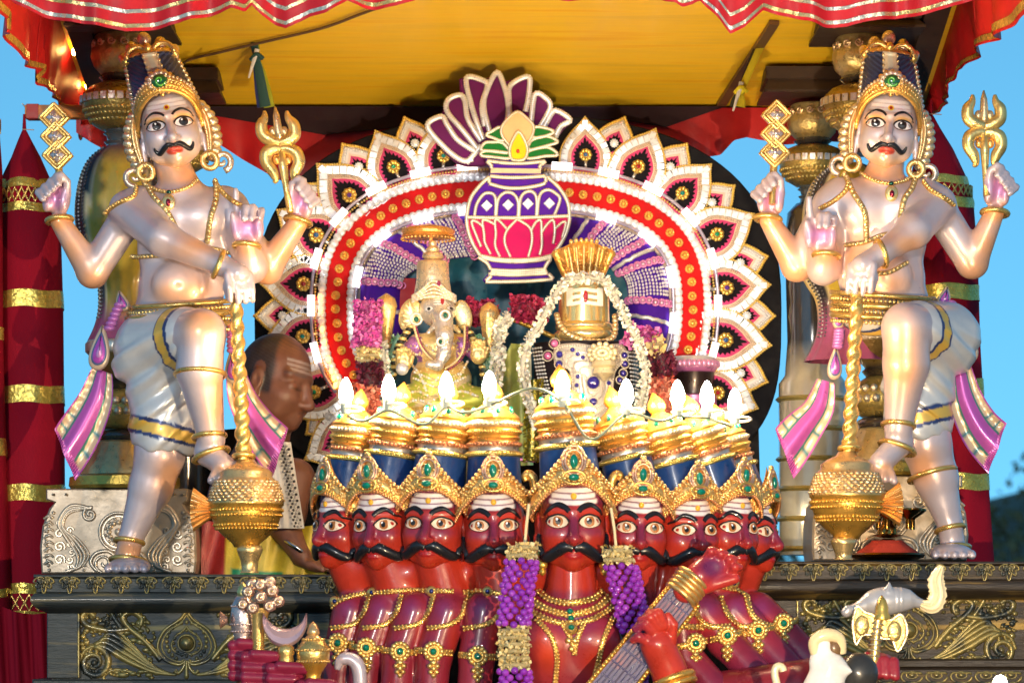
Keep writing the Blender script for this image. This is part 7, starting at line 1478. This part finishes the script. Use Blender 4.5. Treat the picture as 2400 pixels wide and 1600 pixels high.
for q in ([(2016, 1446), (1992, 1434), (1976, 1422), (1966, 1456), (1968, 1484), (1974, 1506), (1988, 1486), (2012, 1482)], [(2030, 1450), (2052, 1452), (2074, 1440), (2088, 1470), (2082, 1500), (2066, 1522), (2054, 1496), (2028, 1490)]): g = G(); g.prism(spline(np.array(q, float), 4, True), -296, -286, (.50, .36, .12), 4); cq = np.mean(q, 0); g.sphere((cq[0], -296, cq[1]), (17, 5, 24), (.56, .40, .14), 14, 8); g.tube(to3(spline(np.array(q, float), 6, True), -295), 3, 6, (.62, .52, .34), closed=True); g.build('axe_blade', m_carve, ax, fd, 40)
o = [(ell((2042, -250, 1410), (56, 30, 33), -.12), 1, 1), (ell((2084, -250, 1406), (30, 24, 26)), 10, 1), (cap((1992, -252, 1422), (1964, -254, 1430), 15, 10), 10, 1), (cap((1960, -256, 1430), (1956, -256, 1434), 12), 3, 1), (cap((2104, -248, 1408), (2136, -246, 1418), 15, 9), 8, 1), (cap((2050, -262, 1388), (2052, -262, 1368), 14, 2), 4, 1)]
for q_, r_ in ((2070, 29), (2080, 28), (2100, 21), (2006, 21)): o += [(ell((q_, -250, 1408 + (2042 - q_)*.06), (3, r_, r_)), 3, 1)]
V, Q = sdf(o, 2.6); g = G(); g.add(V, Q, (.40, .40, .43)); co = g.build('conch', M['pearl'], dm, fd, 180)
c1 = spline(np.array([(2124, 1416), (2150, 1420), (2164, 1396), (2160, 1362), (2172, 1330)], float), 8); g = G(); rows = []
for i, p in enumerate(c1):
    w = np.interp(i, [0, 10, 24, 32], [8, 20, 18, 6]); tn = c1[min(i+1, len(c1)-1)] - c1[max(i-1, 0)]; tn = tn/np.linalg.norm(tn); n2 = np.array((-tn[1], tn[0])); rows.append([(*(p + n2*w*v*(1 + .12*math.sin(i*2.4)*(abs(v) > .8)))[:1], -252 - 8*math.cos(v*1.57) + 2*math.sin(v*9), (p + n2*w*v)[1]) for v in np.linspace(-1, 1, 13)])
rows = np.array(rows); g.grid(rows, (.78, .66, .40)); g.grid(rows + np.array([0, 12, 0]), (.7, .58, .34)); g.build('conch_plume', M['gloss'], co, fd, 60)
# ---- foreground ornament, out of focus
fn = Fr(1950, 1720, -0.95); nb = thing('white_horned_ornament', 'blurred glossy white moulded ornament with rolled top in the lower right foreground', 'ornament', fn)
o = [(cap((1916, 0, 1660), (1944, 0, 1566), 58, 40), 4, 1), (cap((1950, -6, 1566), (1994, -14, 1572), 32, 4), 16, 1), (cap((1922, -4, 1550), (1926, -4, 1512), 26, 22), 12, 1)]
V, Q = sdf(o, 4); g = G(); g.add(V, Q, (.80, .78, .76)); g.build('white_body', M['gloss'], nb, fn, 180)
g = G(); P = spline(np.array([(1912, -10, 1530), (1908, -12, 1506), (1924, -14, 1490), (1950, -12, 1488), (1968, -6, 1500), (1972, 0, 1530)], float), 8); g.tube(P, np.interp(np.arange(len(P)), [0, 20, 40], [14, 16, 12]), 12, (.72, .58, .34)); g.sphere((1954, -6, 1518), (19, 14, 25), (.16, .09, .04)); g.build('rolled_top', M['gloss'], nb, fn, 180)
g = G(); g.sphere((2016, 30, 1578), (46, 40, 50), (.03, .03, .03), 24, 16); g.build('black_ball', M['gloss'], nb, fn, 180)
g = G(); P = spline(np.array([(1836, 0, 1572), (1832, 0, 1562), (1820, 0, 1562), (1816, 0, 1580), (1826, 0, 1620), (1838, 0, 1660)], float), 6); g.tube(P, 9, 10, (.76, .66, .44)); o = g.build('cream_hook', M['gloss'], None, Fr(1826, 1720, -.9), 180); tag(o, 'small cream hook shape rising at the bottom edge right of the arms', 'hook')
# ---- bead garlands on the main figure
fgd = Fr(1220, 1700, -0.72)
def bead_garland(label, segs, fr):
    t = thing('violet_bead_garland', label, 'garland', fr, 'violet bead garlands on the demon statue')
    for kind, path in segs:
        P = resample(to3(spline(np.array(path, float), 8)), 15 if kind == 'v' else 17)
        if kind == 'v':
            g = G()
            for i, p in enumerate(P):
                for j in range(5):
                    a = -math.pi/2 + (j - 2)*.62 + (i % 2)*.31; g.sphere(p + np.array((36*math.sin(a + math.pi/2), -26*math.cos(a + math.pi/2) + 10, 3*math.sin(j*2.1 + i))), (9.5, 9, 9), ((.24, .025, .40), (.30, .04, .46), (.20, .02, .36))[(i*3 + j) % 3], 8, 6)
            o = g.build('violet_beads', M['gem'], t, fr, 180); o['kind'] = 'stuff'
        else:
            for i, p in enumerate(P): g = G(); petals(g, [p + np.array((-34, 0, 2)), p + np.array((0, -14, 0)), p + np.array((34, 0, 2))], 8, 9, 2.0, CRE, i + 40); g.build('cream_flower_roll', M['petalf'], t, fr, 60)
    return t
bead_garland('violet bead and cream flower garland hanging left of the middle face', [('c', [(1226, 0, 1282), (1222, -4, 1300)]), ('v', [(1222, -4, 1316), (1212, -14, 1380), (1204, -22, 1460)]), ('c', [(1204, -24, 1476), (1206, -28, 1556)]), ('v', [(1206, -28, 1572), (1206, -30, 1660)])], fgd)
bead_garland('violet bead and cream flower garland hanging right of the middle face', [('c', [(1446, 0, 1290), (1450, -4, 1310)]), ('v', [(1456, 4, 1328), (1474, 40, 1400), (1490, 60, 1480)]), ('v', [(1486, 60, 1560), (1470, 60, 1660)])], Fr(1450, 1700, -.66))
for s, p in ((-1, [(1240, 0, 1180), (1234, 0, 1230), (1230, 0, 1276)]), (1, [(1432, 0, 1190), (1440, 0, 1240), (1444, 0, 1284)])):
    f_ = Fr(p[0][0], p[0][2], -.66); g = G(); g.tube(np.array(p, float), 3.6, 8, (.74, .60, .34)); o = g.build('hanging_cord', M['matte'], None, f_, 60); tag(o, 'cream cord from the crown hook to the ' + ('left' if s < 0 else 'right') + ' violet garland', 'cord', 'garland cords')
# ---- lit bulbs tied to the crowns
m_bulb = mat('lit_bulb', (1, .93, .82), .3, emit=(1.0, .72, .40), estr=135.0); m_sock = mat('socket', (.34, .40, .36), .5); m_cab = mat('green_cable', (.16, .20, .15), .5)
BL = [(811, 944, 130), (911, 936, 66), (1046, 931, 26), (1147, 929, 0), (1318, 928, -56), (1468, 948, 0), (1588, 950, 36), (1657, 952, 84), (1722, 968, 150)]
which = ['first', 'second', 'third', 'fourth', 'fifth', 'sixth', 'seventh', 'eighth', 'ninth']
gb_ = G(); gb_.lathe(0, 0, [(-60, 1), (-56, 6), (-44, 12), (-28, 16), (-14, 16.5), (-4, 12), (0, 8)], 20); BULB = gb_.mesh('bulb_glass', m_bulb, KD, 180)
gb_ = G(); gb_.lathe(0, 0, [(-4, 11), (0, 13), (4, 12.5), (22, 11.5), (26, 9)], 18); SOCK = gb_.mesh('socket', m_sock, KD, 50)
gb_ = G(); bangle(gb_, (14, 10, 14), 26, 24, 0, 3, (.8, .76, .7)); TIE = gb_.mesh('plastic_tie', M['matte'], KD, 180)
for i, (x, y, d) in enumerate(BL):
    f_ = Fr(x, y, fd.Y + (d - 34)*KD); t = thing('light_bulb', 'lit flame-shaped bulb on the ' + which[i] + ' crown from the left', 'light bulb', f_, 'lit bulbs tied to the crowns')
    for m_, n_ in ((BULB, 'bulb_glass'), (SOCK, 'socket'), (TIE, 'plastic_tie')): part(m_, n_, t)
fcab = Fr(1200, 1000, fd.Y); g = G(); pts = []
for i, (x, y, d) in enumerate(BL):
    pts.append((x, d - 40, y + 24))
    if i < len(BL) - 1: x2, y2, d2 = BL[i+1]; pts.append(((x+x2)/2 + (14 if i % 2 else -10), (d+d2)/2 - 60, (y+y2)/2 + (44, 62, 40, -12, 96, 40, 26, 30)[i]))
g.tube(spline(np.array(pts, float), 10), 3.4, 8); o = g.build('bulb_cable', m_cab, None, fcab, 180); tag(o, 'grey-green cable looping between the lit bulbs on the crowns', 'cable')
# ================================================================ the priest
def rot(prim, Mx, t, s):
    f, a, b = prim; Mi = np.asarray(Mx).T; c = np.array([(x, y, z) for x in (a[0], b[0]) for y in (a[1], b[1]) for z in (a[2], b[2])])*s @ np.asarray(Mx).T + t
    def g(X, Y, Z):
        x, y, z = (X - t[0])/s, (Y - t[1])/s, (Z - t[2])/s
        return s*f(Mi[0, 0]*x + Mi[0, 1]*y + Mi[0, 2]*z, Mi[1, 0]*x + Mi[1, 1]*y + Mi[1, 2]*z, Mi[2, 0]*x + Mi[2, 1]*y + Mi[2, 2]*z)
    return g, c.min(0), c.max(0)
def ry(a): c, s = math.cos(a), math.sin(a); return np.array([[c, -s, 0], [s, c, 0], [0, 0, 1]])      # turn about the vertical
def rp(a): c, s = math.cos(a), math.sin(a); return np.array([[1, 0, 0], [0, c, -s], [0, s, c]])      # nod
def rr_(a): c, s = math.cos(a), math.sin(a); return np.array([[c, 0, -s], [0, 1, 0], [s, 0, c]])
fm = Fr(640, 1345, 0.62); mn = thing('person', 'balding man with ash stripes on his forehead bending his head behind the left mace', 'person', fm)
# canonical face points to -d; turn it to the viewer's right and bow it
Mh = rr_(R(16)) @ ry(R(66)) @ rp(R(4)); th_ = np.array((650., 0., 898.)); sh = 1.10
o = [(rot(p, Mh, th_, sh), k*sh, sg) for p, k, sg in head_ops()]
o += [(cap((634, 20, 960), (606, 30, 1080), 52, 66), 22, 1), (ell((600, 40, 1180), (120, 70, 120)), 40, 1), (cap((690, 10, 1120), (668, -30, 1230), 48, 42), 16, 1), (cap((668, -30, 1230), (712, -70, 1306), 37, 25), 12, 1), (ell((742, -82, 1326), (32, 24, 15), .2), 10, 1)]
for i in range(4): o += [(cap((752, -96 + i*13, 1326), (792 - abs(i-1)*5, -100 + i*14, 1338), 8, 6.5), 2, 1)]
o += [(cap((738, -98, 1322), (764, -112, 1336), 8.5, 7), 3, 1)]
V, Q = sdf(o, 3.8); V = relax(V, Q, 1, .3); SK = np.array((.20, .082, .050)); C = np.tile(SK, (len(V), 1))
L_ = (V - th_)/sh @ Mh        # back to face space
hair = np.clip((L_[:, 1] + 26 - np.clip(-L_[:, 2] - 30, 0, 80)*.25)/10, 0, 1)*np.clip((34 - L_[:, 2])/10, 0, 1)*(V[:, 2] < 1000)*(np.abs(L_[:, 0]) < 73); strand = .75 + .5*(np.sin(L_[:, 2]*.9 + L_[:, 1]*.22 + 2*np.sin(L_[:, 1]*.05)) > .2)
earm = (np.abs(L_[:, 0]) > 66) & (np.abs(L_[:, 2] - 14) < 70) & (L_[:, 1] < 34); hair = hair*(~earm)
top = np.clip((-L_[:, 2] - 60)/20, 0, 1)*(V[:, 2] < 1000); wgt = np.clip(hair*.92 + top*.35*(strand > 1), 0, 1)[:, None]; C = C*(1-wgt) + np.array((.035, .03, .032))*strand[:, None]*wgt
for y0, y1 in ((-52, -48), (-42, -38), (-33, -29)):
    w = ((L_[:, 1] < -36)*np.clip(1.4 - np.abs(L_[:, 2] - (y0+y1)/2)/3, 0, 1)*(V[:, 2] < 1000)*(np.abs(L_[:, 0]) < 48)*.55)[:, None]; C = C*(1-w) + np.array((.55, .50, .48))*w
w = ((L_[:, 1] < -40)*np.clip(1.4 - np.hypot((np.abs(L_[:, 0]) - 32)/24, (L_[:, 2] + 22)/4), 0, .6)*(V[:, 2] < 1000))[:, None]; C = C*(1-w) + np.array((.10, .08, .08))*w
w = ((L_[:, 1] < -40)*np.clip(1.3 - np.hypot((np.abs(L_[:, 0]) - 31)/17, (L_[:, 2] - 9)/2.4), 0, .7)*(V[:, 2] < 1000))[:, None]; C = C*(1-w) + np.array((.02, .012, .01))*w
w = ((V[:, 2] > 1105) & (V[:, 0] < 676) & (V[:, 2] < 1400) & (V[:, 1] > -22)); C[w] = (.16, .012, .012)
g = G(); g.add(V, Q, C); g.build('body', M['skin'], mn, fm, 180); mb = BVHTree.FromPolygons(V.tolist(), Q.tolist())
g = G(); P = np.array([[(x + (y - 1060)*.16, -64 - 26*math.cos((x-640)*.02) + 3*math.sin(x*.3 + y*.02), y) for x in np.linspace(606, 690, 26)] for y in np.linspace(1040, 1240, 24)]); g.grid(P, (.62, .60, .58)); g.grid(P + np.array([0, 4, 0]), (.62, .60, .58)); sh_ = g.build('shawl', M['cloth'], mn, fm, 60)
g = G()
for k in range(26):
    for j in range(3): y = 1050 + k*7.4; x = 664 + (y-1060)*.16 + j*8 + (k % 2)*4; g.sphere((x, -76 - 26*math.cos((x-640)*.02), y), 3.4, (.05, .05, .055) if (k + j) % 2 else (.45, .45, .46), 6, 4)
o = g.build('bead_border', M['bead'], sh_, fm, 180); o['kind'] = 'stuff'
g = G(); rs = np.random.RandomState(5); n = 40; P = []
for i, u in enumerate(np.linspace(0, 1, 22)):
    y = 1226 + 130*u; P.append([(x, -48 - 30*u - 12*math.sin(x*.045 + u*2) - 5*math.sin(x*.13 + 3*u), y + 12*math.sin(x*.012)) for x in np.linspace(478, 770, n)])
P = np.array(P); C2 = np.zeros(P.shape); C2[:] = (.52, .40, .03); C2[:, :8] = (.30, .02, .02); C2[-5:, 10:26] = (.01, .22, .10); g.grid(P, C2); g.grid(P + np.array([0, 5, 0]), C2); g.build('yellow_silk_wrap', mat('yellow_silk', None, .42, .1, 0, .25, 14, .3, 140), mn, fm, 180)
g = G(); bangle(g, (698, -58, 1288), 33, 33, .62, 5, (.65, .65, .66)); bangle(g, (702, -60, 1294), 32, 32, .62, 3.2, (.02, .02, .02)); g.build('wrist_band', M['metal'], mn, fm, 180)
g = G(); q = th_ + Mh @ (np.array((76, 4, 66.))*sh); g.sphere(q, (6, 6, 7), (.80, .62, .40)); g.build('ear_stud', M['metal'], mn, fm, 180)
# ================================================================ brass oil lamp, foreground flame
fl2 = Fr(2086, 1315, 0.26); lp = thing('oil_lamp', 'dark brass standing oil lamp on a plate on the right pedestal', 'oil lamp', fl2)
g = G(); g.lathe(2080, 0, [(1296, 84), (1300, 88), (1306, 84), (1313, 60)], 40, (.22, .11, .03)); g.build('plate', M['metal'], lp, fl2, 40)
g = G(); g.lathe(2080, 0, [(1262, 12), (1270, 30), (1284, 44), (1296, 52)], 28, np.array([(.36, .20, .05)]*4)); g.lathe(2080, 0, [(1190, 10), (1200, 16), (1212, 10), (1228, 14), (1236, 22), (1250, 24), (1254, 40), (1260, 14)], 28, (.40, .22, .05)); g.lathe(2080, 0, [(1150, 30), (1154, 32), (1160, 14), (1170, 8), (1192, 8)], 24, (.30, .16, .04)); g.build('stem', M['metal'], lp, fl2, 50)
for a in np.arange(.3, 6.5, 6.283/5): g = G(); x, d = 2100 + 42*math.cos(a), 42*math.sin(a); g.lathe(x, d, [(1192, 32), (1196, 33), (1204, 24), (1214, 8), (1218, 6), (1240, 6)], 22, (.30, .15, .03)); g.build('oil_cup', M['metal'], lp, fl2, 50)
g = G(); g.lathe(2080, 0, [(1266, 36), (1276, 44), (1292, 66), (1297, 72)], 24, (.45, .05, .03), fl=lambda th, i: 1 + .08*np.sin(th*6 + i)); o = g.build('red_cloth', M['cloth'], None, fl2, 60); tag(o, 'small red and white cloth tied round the oil lamp foot', 'cloth')
m_fl = mat('lamp_glass', (1, .8, .5), .3, emit=(1.0, .74, .44), estr=24000.0)
ff2 = Fr(2344, 1660, -3.2); t = thing('lit_lamp', 'blurred lit lamp at the bottom right edge in front of the pedestal', 'lamp', ff2)
g = G(); g.lathe(2344, 0, [(1586, 2), (1590, 9), (1600, 13), (1612, 13), (1622, 9)], 20, (1, .8, .5)); g.build('glowing_glass', m_fl, t, ff2, 180); g = G(); g.lathe(2344, 0, [(1618, 12), (1622, 18), (1640, 20), (1660, 34)], 28, (.30, .20, .10)); g.build('lamp_holder', M['matte'], t, ff2, 50)
m_cl = mat('curtain_bulb', (1, .8, .4), .3, emit=(1.0, .55, .16), estr=40.0)
for px_, py_, X_, lab in ((173, 122, XL + .006, 'small lit lamp shining on the left side curtain, upper one'), (204, 200, XL + .006, 'small lit lamp shining on the left side curtain, lower one'), (2193, 62, XR - .006, 'small lit lamp shining on the right side curtain')):
    Y_ = abs(X_)*FPX/abs(px_ - CX) - CD; f_ = Fr(px_, py_, Y_); g = G(); g.sphere((px_, 0, py_), (5, 5, 9), (1, .8, .4)); o = g.build('curtain_lamp', m_cl, None, f_, 180); tag(o, lab, 'lamp', 'lamps on the side curtains')
